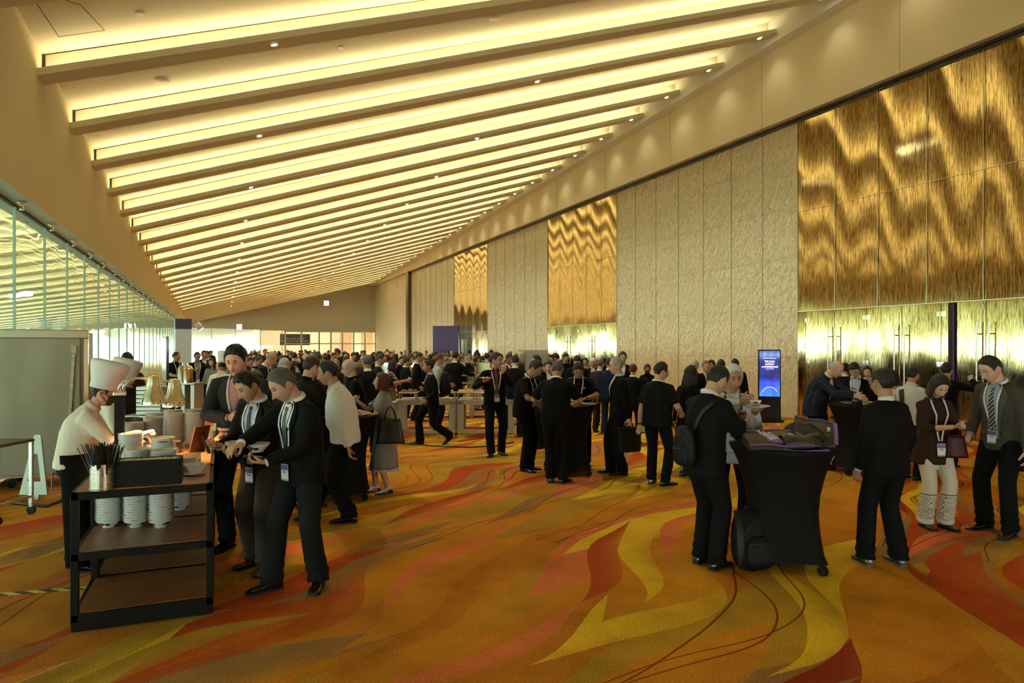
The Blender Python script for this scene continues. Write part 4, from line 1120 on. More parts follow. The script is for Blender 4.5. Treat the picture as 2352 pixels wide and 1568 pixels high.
def lace_mat():
    m = mat('cream_lace', (.62, .57, .46), .85, spec=.15); t = NT(m); c = t.coord(); sp = t.n('ShaderNodeSeparateXYZ', {'Vector': c})
    vo = t.n('ShaderNodeTexVoronoi', {'Vector': t.mapping(c, scale=(1, .6, 1)), 'Scale': 22., 'Randomness': .35}); d = t.m('FRACT', t.m('MULTIPLY', vo.outputs['Distance'], 3.2))
    band = t.m('MULTIPLY', t.m('LESS_THAN', sp.outputs[2], .34), t.m('GREATER_THAN', sp.outputs[2], .10))
    k = t.m('MULTIPLY', t.m('LESS_THAN', t.m('ABSOLUTE', t.m('SUBTRACT', d, .45)), .13), band)
    k2 = t.m('LESS_THAN', t.m('ABSOLUTE', t.m('SUBTRACT', sp.outputs[2], .36)), .006)
    t.link(t.mix(t.m('MAXIMUM', k, k2), (.62, .57, .46), (.16, .12, .07)), t.b.inputs['Base Color']); return m
def floral_mat():
    m = mat('floral_print', (.02, .02, .03), .8); t = NT(m); c = t.coord()
    t.link(t.ramp(t.noise(c, 26, 1), [(0, (.015, .015, .03)), (.5, (.015, .02, .03)), (.52, (.55, .10, .12)), (.6, (.6, .5, .45)), (.64, (.05, .12, .08))], 'CONSTANT'), t.b.inputs['Base Color']); return m
def toque(hh=.25, r0=.098, r1=.135):
    def f(g):
        q = MB(); n = 48; rs = []
        for z, r, wv in ((.030, r0, 0), (.085, r0 * 1.02, 0), (.09, r0 * 1.03, .003), (.16, lerp(r0, r1, .5), .004), (.24, lerp(r0, r1, .9), .005), (.27, r1, .005), (.292, r1 * .93, .003), (.30, r1 * .7, .002), (.298, .01, 0)):
            rs.append([V((r + wv * math.sin(j * PI / 1.0)) * math.cos(2 * PI * j / n), (r + wv * math.sin(j * PI)) * math.sin(2 * PI * j / n) * 1.12 - .008, .03 + (z - .03) * hh / .27) for j in range(n)])
        for r_ in rs[2:7]:
            for j in range(n):
                if j % 2: r_[j] = V(r_[j].x * .972, r_[j].y * .972, r_[j].z)
        q.rings(rs, 0, True); o = MB().join(q, g.MH_local).build('chef_hat', mat('toque_white', (.70, .68, .64), .8), g.root, True)
    return f
def apron(col=(.010, .010, .012), low=.30):
    def f(g):
        q = MB(); s = g.s; n = 36; rows = []
        for t_ in np.linspace(0, 1, 9):
            z_ = lerp(g.ph0.z + .10 * s, low * s, t_); rx = lerp(.200, .225, t_) * s; ry = lerp(.162, .195, t_) * s
            rows.append([V(g.ph0.x + (rx + .006 * t_ * math.sin(7 * a)) * math.cos(a), g.ph0.y * (1 - t_) + (ry + .006 * t_ * math.sin(7 * a)) * math.sin(a), z_) for a in [PI * 1.28 * j / (n - 1) - PI * .14 + 0 for j in range(n)]])
        o = q.rings(rows, 0, False, False).build('apron', g.cl(col), g.root, True); o.modifiers.new('thick', 'SOLIDIFY').thickness = .004
        q = MB(); q.tube([V(.05, -.125 * s + g.ph0.y, g.ph0.z + .05), V(.06, -.138 + g.ph0.y, g.ph0.z - .08), V(.03, -.145 + g.ph0.y, g.ph0.z - .2)], [(.012, .003)] * 3, 6); q.tube([V(.05, -.125 * s + g.ph0.y, g.ph0.z + .05), V(.02, -.14 + g.ph0.y, g.ph0.z - .06), V(.00, -.145 + g.ph0.y, g.ph0.z - .16)], [(.012, .003)] * 3, 6)
        q.build('apron_tie', mat('tie_white', (.5, .5, .48), .8), g.root)
    return f
def gloves(colr=(.55, .58, .62)):
    def f(g):
        m_ = mat('glove_%02x' % int(colr[0] * 255), colr, .45)
        for k in (1, -1):
            hm = hand_mb(k > 0, FIST if k > 0 else GRIP, lod=1); Mi = g.M.inverted() @ g.hand[k]
            q = MB().join(hm, Mi @ Matrix.Scale(1.09, 4)); e, w_ = g.arms[k][1], g.arms[k][2]
            q.tube([w_.lerp(e, .22), w_.lerp(e, .0)], [.037 * g.s, .032 * g.s], 12); q.build('glove', m_, g.root, True)
    return f
def watch(k=-1):
    def f(g):
        e, w_ = g.arms[k][1], g.arms[k][2]; MB().tube([w_.lerp(e, .10), w_.lerp(e, .02)], [.029 * g.s, .028 * g.s], 12).build('wristwatch', mat('watch_black', (.02, .02, .02), .3), g.root, 40)
    return f
OFF = dict(outfit='uniform', sleeve='short', cols={'jacket': BK})
P = {}
P['grey'] = person(690, 1347, -55, H=1.77, girth=1.05, lean=5, bend=14, head=(34, 6, 0), feet=((.12, .17, 8), (-.12, -.08, 42)), hands=((.06, .45, 1.12), (-.08, .34, .99)), palm=('down', 'up'), curl=(REL, GRIP), hdir=((-.25, 1, -.25), (.5, .9, .15)), pole=((.9, -.2, -.5), (-.6, -.7, -.6)),
    tie='dot', hair='short', haircol='saltpepper', skin='mid', eyes='down', lanyard=('white', .06, 1), cols={'jacket': (.010, .010, .011), 'trousers': (.020, .020, .022)}, seed=3,
    label='man with cropped grey hair in a black suit bending over a bowl and phone')
P['brown_shoes'] = person(600, 1303, -48, H=1.71, lean=5, bend=9, head=(30, 4, 6), feet=((.10, -.02, 12), (-.09, .04, 30)), hands=((.10, .34, 1.06), (-.08, .33, 1.02)), palm=('up', 'up'), curl=(GRIP, GRIP), hdir=((-.3, 1, .2), (.2, 1, .2)),
    tie='plain', hair='combed', haircol='black', skin='mid', eyes='down', lanyard=('white', -.02, 1), cols={'jacket': (.016, .013, .011), 'trousers': (.040, .034, .030), 'shirt': (.42, .44, .56), 'shoe': (.16, .062, .025), 'open': .02, 'v': .10}, seed=5,
    label='black-haired man in a dark brown jacket and brown loafers, looking down between two taller men')
P['tall'] = person(552, 1250, -14, H=1.93, girth=1.06, lean=3, bend=6, head=(24, 8, 0), feet=((.09, .10, 18), (-.11, -.02, 8)), hands=((.01, .30, 1.09), (.06, .37, .95)), palm=('in', 'up'), curl=(FIST, GRIP), pole=((1, -.3, -.5), None),
    hair='full', haircol='black', skin='pink', eyes='down', lanyard=('white', .10, 1), cols={'jacket': (.032, .034, .040), 'trousers': (.010, .010, .011), 'shirt': (.60, .30, .30), 'collar': (.6, .3, .3), 'open': .045}, seed=8,
    label='tallest man by the food cart, in a slate jacket over an open-necked pink shirt')
P['white_shirt'] = person(782, 1196, -97, H=1.80, girth=1.13, lean=13, bend=8, head=(8, 0, 0), feet=((.09, .30, 5), (-.09, -.10, 4)), hands=((.20, -.02, .80), (-.19, -.10, .77)), palm=('back', 'back'), curl=(REL, REL), hair='short', haircol='black', skin='tan', outfit='shirt_out',
    cols={'jacket': (.72, .70, .65), 'trousers': (.008, .008, .008), 'shoe': (.008, .008, .009), 'collar': (.66, .64, .58), 'hem': -.07}, seed=11, label='heavy-set man in an untucked white shirt striding to the left')
P['lattice'] = person(882, 1131, -82, H=1.55, sex='f', girth=1.0, lean=4, head=(-8, 0, 0), feet=((.07, .10, 6), (-.07, -.03, 10)), hands=((.12, .36, 1.30), (-.10, .38, 1.18)), palm=('in', 'down'), curl=(FIST, GRIP), hdir=((-.3, .4, .8), (.1, 1, 0)),
    outfit='dress', sleeve='short', hair='bob', haircol='auburn', skin='light', glasses='white', cols={'jmat': lattice_mat(), 'collar': (.45, .45, .48), 'skirt_z': .36, 'flare': .235, 'trim': (.45, .45, .48), 'shoe': (.62, .60, .56), 'heel': .035}, seed=13,
    label='smiling woman in a black and white lattice-print dress and white heels')
P['officer_gold'] = person(814, 0, -80, camz=9.5, H=1.73, girth=1.1, lean=6, head=(10, 0, 0), hair='bald', haircol='silver', skin='light', glasses='dark', outfit='uniform', sleeve='short', cols={'jacket': BK}, hands=((.18, .34, 1.05), (-.18, .34, 1.03)), lod=1, seed=17,
    label='balding older man in a black uniform shirt behind the man in the white shirt')
P['brown_back'] = person(702, 0, 122, camz=7.9, H=1.79, girth=1.2, lean=6, head=(12, 0, 0), hair='short', haircol='brown', skin='pink', cols={'jacket': (.022, .019, .015), 'shirt': BK}, hands=((.15, .35, 1.1), (-.2, .3, 1.1)), lod=1, seed=19,
    label='broad man with thinning brown hair turned away behind the three suited men')
P['polo_back'] = person(738, 0, 165, camz=10.0, H=1.62, girth=1.15, lean=10, head=(25, 0, 0), hair='short', haircol='black', skin='tan', outfit='shirt_out', sleeve='short', cols={'jacket': (.014, .012, .010)}, lod=1, seed=21, hands=((.2, .3, 1.0), (-.2, .3, 1.0)),
    label='man in a black short-sleeved shirt bending away beside the broad brown-haired man')
person(712, 0, 10, camz=11.4, H=1.66, head=(20, 0, 0), hair='full', skin='light', lod=1, seed=22, label='dark-haired man whose face peeps out between the brown-haired man and the white shirt')
person(648, 0, 12, camz=10.2, H=1.77, head=(35, 0, 0), lean=6, bend=10, hair='short', haircol='silver', glasses='dark', skin='pink', cols={'jacket': (.03, .03, .032)}, lod=1, seed=23, eyes='down', label='grey-haired man in glasses looking down behind the cropped grey head')
person(600, 0, 78, camz=13.2, H=1.84, lean=14, bend=12, head=(32, 0, 0), hair='short', haircol='blond', skin='pink', cols={'jacket': (.012, .012, .016)}, lod=1, seed=24, hands=((.15, .4, 1.05), (-.15, .4, 1.05)), label='sandy-haired man in black bending over the buffet behind the tall man')
person(588, 0, 175, camz=8.8, H=1.58, sex='f', hair='bob', haircol='brown', lod=1, seed=25, outfit='skirt', cols={'jacket': (.02, .015, .015)}, label='short brown-haired woman seen from behind above the grey heads')
person(632, 0, 160, camz=11.6, H=1.62, sex='f', hair='long', lod=1, seed=26, outfit='skirt', cols={'jacket': BK}, label='woman with long black hair behind the grey-haired man')
person(668, 0, -165, camz=12.2, H=1.6, sex='f', hair='bob', lod=1, seed=126, outfit='skirt', cols={'jacket': (.02,.02,.02)}, label='black-haired woman beside the man with brown thinning hair, facing away')
# cooks
def mhl(g): g.MH_local = g.M.inverted() @ g.MH
CHEF = dict(outfit='chef', mask=True, sex='f', hair='short', eyes='down')
P['cook'] = person(187, 1306, 82, H=1.66, girth=1.1, lean=16, bend=16, head=(14, 0, 0), feet=((.09, .02, 8), (-.09, -.05, 8)), hands=((.10, .47, 1.16), (-.16, .42, 1.10)), palm=('down', 'down'), curl=(FIST, GRIP), pole=((.3, -.4, -1), None), skin='pink', **CHEF,
    cols={'jacket': (.72, .66, .57), 'trousers': (.010, .010, .012), 'shoe': BK, 'hem': -.03}, sleeve='long', seed=31, extras=(mhl, toque(.25, .100, .140), apron(low=.08), gloves()), label='masked cook in a tall white paper hat leaning over the food cart, nearest the camera')
P['cook2'] = person(248, 0, 84, camz=7.0, H=1.64, lean=12, bend=10, head=(14, 0, 0), hands=((.10, .30, 1.05), (-.12, .34, 1.05)), palm=('down', 'down'), skin='light', **CHEF, cols={'jacket': (.70, .66, .58), 'trousers': (.010, .010, .012)}, lod=1, seed=32,
    extras=(mhl, toque(.25, .098, .135), apron(), gloves((.10, .28, .62))), label='second masked cook in blue gloves, half hidden behind the nearest cook')
person(508, 0, 150, camz=12.4, H=1.68, hair='short', outfit='chef', sleeve='rolled', skin='dark', head=(18, -10, 0), cols={'jacket': (.62, .58, .48)}, lod=1, seed=33, hands=((.26, .05, .85), (-.30, .05, .80)), extras=(mhl, toque(.24, .095, .12), gloves((.08, .30, .60))), label='cook in a white jacket and pleated hat turned away beyond the carts')
person(290, 0, 168, camz=10.6, H=1.81, hair='short', skin='tan', cols={'jacket': (.030, .032, .028)}, lod=1, seed=34, label='black-haired man in a grey suit with his back turned behind the two cooks')
# left background
P['plate_man'] = person(452, 948, 12, H=1.75, hair='full', glasses='dark', skin='tan', head=(4, 0, 0), lanyard=('white', .10, 1), cols={'jacket': (.016, .016, .016), 'shirt': (.25, .2, .17), 'open': .03}, hands=((.10, .24, 1.20), (-.26, .30, 1.06)), palm=('in', 'up'), curl=(FIST, OPEN), feet=((.10, .12, 10), (-.09, -.08, 10)), lod=1, seed=35,
    label='bespectacled man in a black suit walking with a plate near the glass wall')
person(402, 0, 35, camz=18.6, H=1.76, hair='short', skin='tan', outfit='uniform', sleeve='short', cols={'jacket': BK}, lanyard=('white', .15), head=(0, -25, 0), hands=((.10, .35, 1.05), (-.2, .3, 1.0)), palm=('up', 'up'), lod=1, seed=36, label='smiling man in a black short-sleeved shirt in front of the white sign column')
person(487, 0, -5, camz=18.9, H=1.58, sex='f', hair='long', skin='light', outfit='skirt', cols={'jacket': (.25, .24, .23), 'trousers': (.012, .012, .014), 'skirt_z': .50, 'flare': .17, 'shoe': (.5, .42, .34)}, lod=1, seed=37, head=(4, 0, 8), label='smiling long-haired woman in a grey blouse beside the cook at the far end')
person(478, 0, -30, camz=23, H=1.78, hair='short', glasses='dark', cols={'jacket': (.02, .02, .024)}, lod=1, seed=38, label='man in glasses behind the smiling long-haired woman')
person(468, 0, 10, camz=21, H=1.80, hair='short', cols={'jacket': (.02, .02, .02)}, lod=1, seed=39, label='taller man just behind the bespectacled man with a plate')
# centre
P['walker'] = person(990, 1020, -82, H=1.70, lean=5, head=(2, 0, 0), feet=((.08, .20, 4), (-.08, -.34, 4, .07, -38)), hands=((.14, .08, .88), (-.14, .10, .86)), hair='short', skin='tan', cols={'jacket': (.010, .010, .012), 'shirt': (.30, .36, .5), 'collar': (.3, .36, .5)}, lod=0, seed=41,
    label='man in a black suit carrying a black backpack, walking left past the steel tables')
P['maroon'] = person(1136, 1044, 16, H=1.79, lean=1, head=(-2, -52, 0), feet=((.10, .12, 25), (-.12, .0, 10)), hands=((.25, .26, 1.24), (-.05, .30, 1.38)), palm=('up', 'back'), curl=(OPEN, GRIP), hdir=((-.3, 1, .1), (-.1, .2, 1)), hair='full', glasses='dark', skin='mid', tie='maroon', lanyard=('white', .12, 1),
    cols={'jacket': (.010, .009, .009), 'shirt': (.10, .012, .020), 'open': .03, 'shoe': (.03, .018, .012), 'cuff': 0}, seed=43, label='man in glasses with a maroon shirt and striped tie holding a plate of food')
P['off_l'] = person(1208, 1080, 62, H=1.73, girth=1.1, lean=10, bend=12, head=(32, 0, 0), feet=((.10, .04, 12), (-.10, .0, 12)), hands=((.12, .38, 1.08), (-.14, .40, 1.06)), palm=('down', 'down'), curl=(GRIP, GRIP), pole=((1, -.5, -.7), None), hair='full', glasses='metal', skin='tan', eyes='down', lanyard=('white', .05), seed=45, **OFF, label='officer in black with metal glasses bowing over the cocktail table, left of the group')
P['off_b'] = person(1277, 1108, 174, H=1.72, girth=1.12, lean=9, bend=8, head=(24, 0, 0), feet=((.10, 0, 25), (-.08, .02, 8)), hands=((.22, .34, 1.02), (-.24, .34, 1.0)), palm=('down', 'down'), pole=((1, -.6, -.3), (-1, -.6, -.3)), hair='short', haircol='saltpepper', skin='tan', lanyard=('white', .05), seed=47, **OFF, label='grey-haired officer in black seen squarely from behind at the cocktail table')
P['off_f'] = person(1330, 0, -4, camz=10.75, H=1.68, girth=1.12, lean=6, bend=8, head=(36, 0, 0), feet=((.10, .02, 14), (-.12, .0, 14)), hands=((.10, .34, 1.07), (-.12, .36, 1.10)), palm=('down', 'down'), curl=(GRIP, GRIP), pole=((1, -.3, -.4), (-1, -.3, -.4)), hair='full', glasses='metal', skin='tan', eyes='down', lanyard=('white', .12), extras=(watch(-1),), seed=49, **OFF, label='officer in black facing us across the cocktail table, eyes on his plate')
P['case'] = person(1422, 1088, -76, H=1.74, girth=1.06, lean=2, head=(4, 0, 0), feet=((.10, .10, 5), (-.10, -.02, 5)), hands=((.20, .05, .76), (-.20, -.10, .72)), palm=('in', 'in'), curl=(REL, FIST), hair='short', haircol='silver', glasses='blue', skin='pink', cols={'jacket': (.010, .010, .010), 'v': .12}, seed=51,
    label='white-haired man in a black suit carrying a black briefcase')
P['off_r'] = person(1510, 1113, 152, H=1.68, girth=1.16, lean=3, bend=4, head=(10, 34, 0), feet=((.12, .0, 26), (-.12, .06, 20)), hands=((.22, .26, 1.0), (-.30, .02, .76)), palm=('down', 'back'), hair='spiky', glasses='dark', skin='mid', lanyard=('white', .05), extras=(watch(-1),), seed=53, **OFF, label='stocky officer in black standing with his back to us, left wrist in a black watch')
P['sling'] = person(1622, 1300, 138, H=1.76, lean=5, bend=12, head=(30, 0, 0), feet=((.10, .02, -6), (-.09, .04, 4)), hands=((.06, .36, 1.18), (-.10, .36, 1.16)), palm=('up', 'up'), curl=(GRIP, GRIP), hair='short', skin='mid', lanyard=('white', .05), cols={'jacket': (.008, .008, .009), 'hem': -.17}, seed=55,
    label='man in a black suit with a sling bag on his back, looking at his phone')
P['barong'] = person(1680, 1246, 8, H=1.74, girth=1.05, lean=5, bend=8, head=(14, -12, 4), feet=((.12, .0, 10), (-.10, .04, 20)), hands=((-.04, .26, 1.34), (-.16, .30, 1.25)), palm=('back', 'up'), curl=(GRIP, GRIP), hdir=((-.9, .3, .35), (.1, .9, .3)), pole=((1, .1, -.1), (-.25, -.3, -1)), hair='short', haircol='white', skin='tan', outfit='shirt_out', lanyard=('black', .10, 1),
    cols={'jacket': (.60, .58, .62), 'trousers': (.008, .008, .008), 'collar': (.6, .58, .62), 'hem': -.16}, seed=57, label='white-haired man in a white barong shirt sipping from a small cup')
# right
P['bald'] = person(1886, 1074, 66, H=1.78, girth=1.16, lean=26, bend=14, head=(30, 0, 0), feet=((.10, .06, 10), (-.10, -.02, 10)), hands=((.10, .52, 1.10), (-.12, .52, 1.06)), palm=('in', 'in'), curl=(GRIP, GRIP), hair='bald', haircol='silver', skin='pink', cols={'jmat': plaid_mat(), 'jacket': NV, 'trousers': (.012, .014, .02)}, lod=0, seed=61,
    label='bald man in a dark blue checked suit stooping over a cocktail table')
P['phone_girl'] = person(1966, 0, -6, camz=11.1, H=1.66, sex='f', lean=4, bend=8, head=(26, 0, 6), hair='fringe', glasses='metal', skin='light', eyes='down', cols={'jacket': (.010, .010, .012), 'shirt': (.45, .55, .68), 'open': .03}, lanyard=('white', .18), hands=((.08, .32, 1.12), (-.06, .33, 1.14)), palm=('up', 'in'), curl=(GRIP, GRIP), lod=0, seed=63, label='person with a short black fringe and glasses in a black blazer, typing on a phone')
person(1993, 0, -4, camz=12.6, H=1.54, sex='f', hair='bun', skin='light', head=(8, 0, 0), cols={'jacket': (.010, .010, .012), 'v': .3}, lanyard=('white', .02, 1), lod=1, seed=64, label='young woman with tied-back hair and a white lanyard behind the phone user')
person(1940, 0, 172, camz=12.6, H=1.60, sex='f', hair='bun', lod=1, seed=65, cols={'jacket': BK}, label='dark-haired woman seen from behind between the bald man and the gold doors')
P['taupe'] = person(2036, 1298, -128, H=1.70, girth=1.08, lean=2, head=(0, 6, 0), feet=((.12, -.02, 20), (-.13, .10, -24)), hands=((.20, .10, .86), (-.17, .14, .80)), palm=('in', 'in'), curl=(REL, REL), pole=(None, (-.8, -.9, -.3)), hair='receding', haircol='black', glasses='dark', skin='tan', cols={'jacket': (.009, .009, .010), 'hem': -.13, 'shoe': (.10, .078, .058), 'sole': (.10, .08, .06), 'v': .3}, seed=67,
    label='man with receding hair and taupe shoes, hand in pocket, his back three-quarters to us')
P['brown_tunic'] = person(2142, 1210, 34, H=1.63, sex='f', lean=3, bend=8, head=(32, 4, 0), feet=((.08, .0, 4), (-.09, .06, 12)), hands=((.02, .36, 1.13), (-.07, .38, 1.14)), palm=('up', 'in'), curl=(GRIP, GRIP), hair='bob', haircol='black', skin='light', eyes='down', outfit='tunic', sleeve='rolled', lanyard=('white', .04, 1),
    cols={'jacket': (.040, .020, .016), 'trousers': (.62, .57, .46), 'tmat': lace_mat(), 'legw': 1.12, 'shoe': (.05, .025, .018), 'heel': .03}, seed=69, label='woman in a brown tunic and cream lace-hemmed trousers looking at a phone')
P['grey_jacket'] = person(2300, 1222, -36, H=1.83, lean=6, bend=10, head=(26, 10, 0), feet=((.14, .04, 10), (-.16, .10, 12)), hands=((.22, .12, .90), (-.27, .04, .78)), palm=('in', 'in'), hair='short', haircol='black', glasses='metal', skin='light', eyes='down', tie='stripe', lanyard=('white', .08, 1), cols={'jacket': (.062, .056, .046), 'trousers': (.008, .008, .010), 'shirt': (.28, .34, .46), 'shoe': (.03, .015, .010), 'open': .03, 'v': .10}, seed=71,
    label='tall man in a grey jacket, striped tie and glasses at the right edge')
P['door'] = person(2172, 0, 168, camz=10.6, H=1.64, hair='full', cols={'jacket': (.008, .008, .009)}, hands=((.32, .22, 1.42), (-.2, .05, .8)), palm=('fwd', 'in'), lod=1, seed=72, label='person in black with one hand raised to the handle of a gold door')
person(2092, 0, 150, camz=9.6, H=1.61, hair='short', skin='tan', outfit='shirt_out', cols={'jacket': (.5, .5, .48), 'trousers': BK}, lod=1, seed=73, extras=(lambda g: g.band('vest_strap', [(-.09, .43), (-.06, .3), (-.05, .12)], .07, mat('vest_black', (.012, .012, .012), .7), -1, .01),), label='man in a white shirt with black straps, behind the woman in brown')
person(2056, 0, -78, camz=9.9, H=1.55, sex='f', hair='bob', outfit='skirt', cols={'jacket': (.60, .36, .34)}, hands=((.15, .40, 1.08), (-.15, .40, 1.08)), lod=1, seed=74, label='woman in a pink blouse mostly hidden behind the man with receding hair')
person(2342, 0, 160, camz=8.3, H=1.53, sex='f', hair='bob', outfit='skirt', cols={'jacket': BK}, lod=1, seed=75, label='short woman in black with dark hair behind the grey-jacketed man, cut by the right edge')
# standing groups towards the right wall
person(1430, 0, 4, camz=15.2, H=1.79, hair='full', skin='mid', lod=1, seed=81, label='tall young man in black whose head rises above the white-haired man')
person(1453, 0, 168, camz=13.2, H=1.56, sex='f', hair='full', haircol='auburn', outfit='suit', cols={'jacket': (.010, .010, .010)}, lod=1, seed=82, hands=((.26, .0, .80), (-.26, .0, .8)), label='woman with short auburn hair in black, her back to us, behind the briefcase carrier')
person(1399, 0, 172, camz=14.6, H=1.66, hair='short', cols={'jacket': (.012, .020, .048)}, lod=1, seed=83, label='man in a bright blue suit seen from behind')
person(1377, 0, 158, camz=14.9, H=1.63, hair='crop', haircol='saltpepper', skin='pink', cols={'jacket': (.034, .026, .018)}, lod=1, seed=84, label='man in a brown suit with cropped thinning hair, seen from behind')
person(1363, 0, -4, camz=16.4, H=1.66, hair='short', haircol='white', glasses='metal', skin='pink', head=(28, 0, 0), eyes='down', lod=1, seed=85, label='white-haired man in glasses looking down behind the brown suit')
person(1325, 0, 2, camz=15.4, H=1.72, hair='fringe', skin='light', head=(28, 0, 0), eyes='down', lod=1, seed=86, label='man with a black fringe behind the officer who faces us')
person(1346, 0, -12, camz=19, H=1.60, sex='f', hair='ponytail', outfit='skirt', cols={'jacket': (.45, .38, .30)}, lod=1, seed=87, label='woman in a beige jacket before the gold doors')
person(1262, 0, -10, camz=13.4, H=1.62, sex='f', hair='bun', skin='light', lod=1, seed=88, label='woman with pinned-up black hair above the bowed grey head of an officer')
person(1254, 0, 12, camz=15.2, H=1.56, hair='full', lod=1, seed=89, label='small man in black half hidden beside the woman with pinned-up hair')
person(1238, 0, -62, camz=12.6, H=1.75, hair='crop', glasses='dark', skin='tan', head=(6, 0, 0), lod=1, seed=90, label='man with clipped black hair and glasses in profile in front of the steel cabinet')
person(1183, 0, 174, camz=14.2, H=1.73, hair='short', lod=1, seed=91, cols={'jacket': (.012, .012, .012)}, label='man in a black suit with a white collar, back turned, right of the maroon shirt')
person(1166, 0, 42, camz=16.4, H=1.73, hair='short', skin='dark', lod=1, seed=92, label='dark-skinned man in black looking right, beyond the maroon-shirted man')
person(1487, 0, 0, camz=15.6, H=1.52, sex='f', hair='ponytail', mask=True, head=(22, 0, 0), eyes='down', outfit='skirt', cols={'jacket': BK}, hands=((.22, .30, .98), (-.2, .3, .98)), lod=1, seed=93, label='masked waitress in black behind a small wooden stand by the wall')
person(1594, 0, 166, camz=13.4, H=1.65, hair='bald', haircol='silver', skin='pink', lod=1, seed=94, cols={'jacket': (.012, .012, .014)}, label='bald man in black farther off between the stocky officer and the sling bag')
person(1583, 0, 158, camz=9.8, H=1.62, sex='f', hair='long', outfit='skirt', cols={'jacket': BK, 'skirt_z': .25}, lod=1, seed=95, label='woman with long black hair right behind the stocky officer')
person(1655, 0, 172, camz=12.8, H=1.66, hair='short', lod=1, seed=96, label='man with short black hair, back turned, above the sling-bag man')
person(1690, 0, -165, camz=14.6, H=1.65, hair='crop', skin='tan', lod=1, seed=97, label='man with clipped hair just left of the glowing sign')
person(1619, 0, 20, camz=14.4, H=1.60, hair='full', haircol='grey', skin='pink', lod=1, seed=98, label='grey-haired person facing us beyond the long-haired woman')
person(1636, 0, -20, camz=15.4, H=1.60, sex='f', hair='bob', lod=1, seed=99, outfit='skirt', cols={'jacket': (.02, .02, .02)}, label='dark-haired woman facing us next to the grey-haired person by the wall')
# at the buffet
person(958, 0, 82, camz=17.2, H=1.76, hair='crop', skin='tan', head=(10, 0, 0), cols={'jacket': (.010, .010, .011)}, hands=((.2, .1, .85), (-.2, .25, 1.0)), feet=((.09, .1, 5), (-.09, -.1, 5)), lod=1, seed=101, label='man in a black suit facing right behind the steel table, left of the walker')
person(1004, 0, 96, camz=15.2, H=1.74, girth=1.1, hair='full', haircol='auburn', skin='tan', outfit='shirt_out', cols={'jacket': (.34, .33, .31), 'trousers': BK, 'shoe': BK}, hands=((.2, .1, .9), (-.2, .3, 1.0)), lod=1, seed=102, label='man in a pale grey shirt behind the walking man')
person(1044, 0, 152, camz=17.0, H=1.79, hair='short', skin='mid', cols={'jacket': (.010, .010, .011)}, hands=((.34, .36, 1.12), (-.2, .2, .95)), lod=1, seed=103, label='man in black reaching right over the buffet with an outstretched arm')
person(897, 0, 95, camz=15.6, H=1.60, sex='f', hair='bob', haircol='black', skin='mid', outfit='skirt', sleeve='short', cols={'jmat': floral_mat(), 'jacket': (.03, .03, .03), 'trousers': (.18, .14, .09), 'skirt_z': .5, 'flare': .22}, hands=((.2, .4, 1.2), (-.1, .4, 1.15)), lod=1, seed=104, label='woman in a floral blouse serving herself at the buffet')
person(930, 0, 110, camz=18.0, H=1.62, hair='full', lod=1, seed=105, cols={'jacket': BK}, label='curly-headed person in black at the buffet, right of the floral blouse')
person(845, 0, -172, camz=11.6, H=1.76, hair='short', haircol='saltpepper', skin='tan', lod=1, seed=106, cols={'jacket': (.012, .012, .013)}, label='man in black with grey temples, back turned, above the woman in the lattice dress')
person(868, 0, 84, camz=15.2, H=1.74, hair='crop', skin='tan', glasses='dark', lod=1, seed=107, cols={'jacket': (.022, .022, .018)}, hands=((.18, .36, 1.05), (-.16, .4, 1.05)), label='man with clipped hair in an olive suit at the chafing dishes')
person(1092, 0, 60, camz=20.0, H=1.64, sex='f', hair='long', outfit='skirt', sleeve='none', cols={'jacket': (.50, .36, .30)}, lod=1, seed=108, label='long-haired woman in a sleeveless pink top beyond the maroon-shirted man')
person(1118, 0, 175, camz=20.5, H=1.72, hair='full', haircol='black', lod=1, seed=109, cols={'jacket': BK}, label='dark-haired man in black beyond the maroon-shirted man, nearer the gold doors')
# ------------------------------------------------------------------ food carts
blk = mat('black_frame', (.005, .005, .005), .5, spec=.2); ww = wood('walnut', (.34, .13, .045), (.14, .05, .02), 0, .38, 2.2)
porc = mat('porcelain', (.72, .72, .69), .15, coat=.4)
CX0, CX1, CY0 = -.885, -.045, 5.17
def hx(px, camz): return at(px, camz)
def cart(y0, lab, d=.80, shelves=True):
    r = empty('food_cart', (CX0, y0, 0)); W = CX1 - CX0; tag(r, lab, 'food cart', 'wooden food carts in a row')
    f = MB()
    for x in (.02, W - .02):
        for y in (.02, d - .02): f.box((x, y, .48), (.045, .045, .86))
    for z in (.095, .49, .885):
        for y in (.02, d - .02): f.box((W / 2, y, z), (W, .045, .05))
        for x in (.02, W - .02): f.box((x, d / 2, z), (.045, d, .05))
    f.box((W / 2, .012, .055), (W, .028, .09))
    bevel(f.build('frame', blk, r), .003)
    for z, nm in ((.115, 'shelf'), (.510, 'shelf'), (.912, 'top_board')):
        MB().box((W / 2, d / 2, z), (W - .05, d - .05 if nm == 'shelf' else d - .03, .016)).build(nm, ww, r)
    for x in (.10, W - .10):
        for y in (.10, d - .10):
            MB().lathe([(.001, -.012), (.03, -.012), (.03, .012), (.001, .012)], 14).xf(m4(RX(90), V(x, y, .03))).build('caster', blk, r, 40)
    return r
cart(CY0, 'nearest walnut and black food cart with open shelves of bowls')
cart(CY0 + .82, 'second walnut food cart behind the nearest one, under the lamps')
cart(CY0 + 1.64, 'third walnut food cart in the row, beyond the heat lamps')
cart(CY0 + 2.46, 'fourth walnut food cart, farthest of the row')
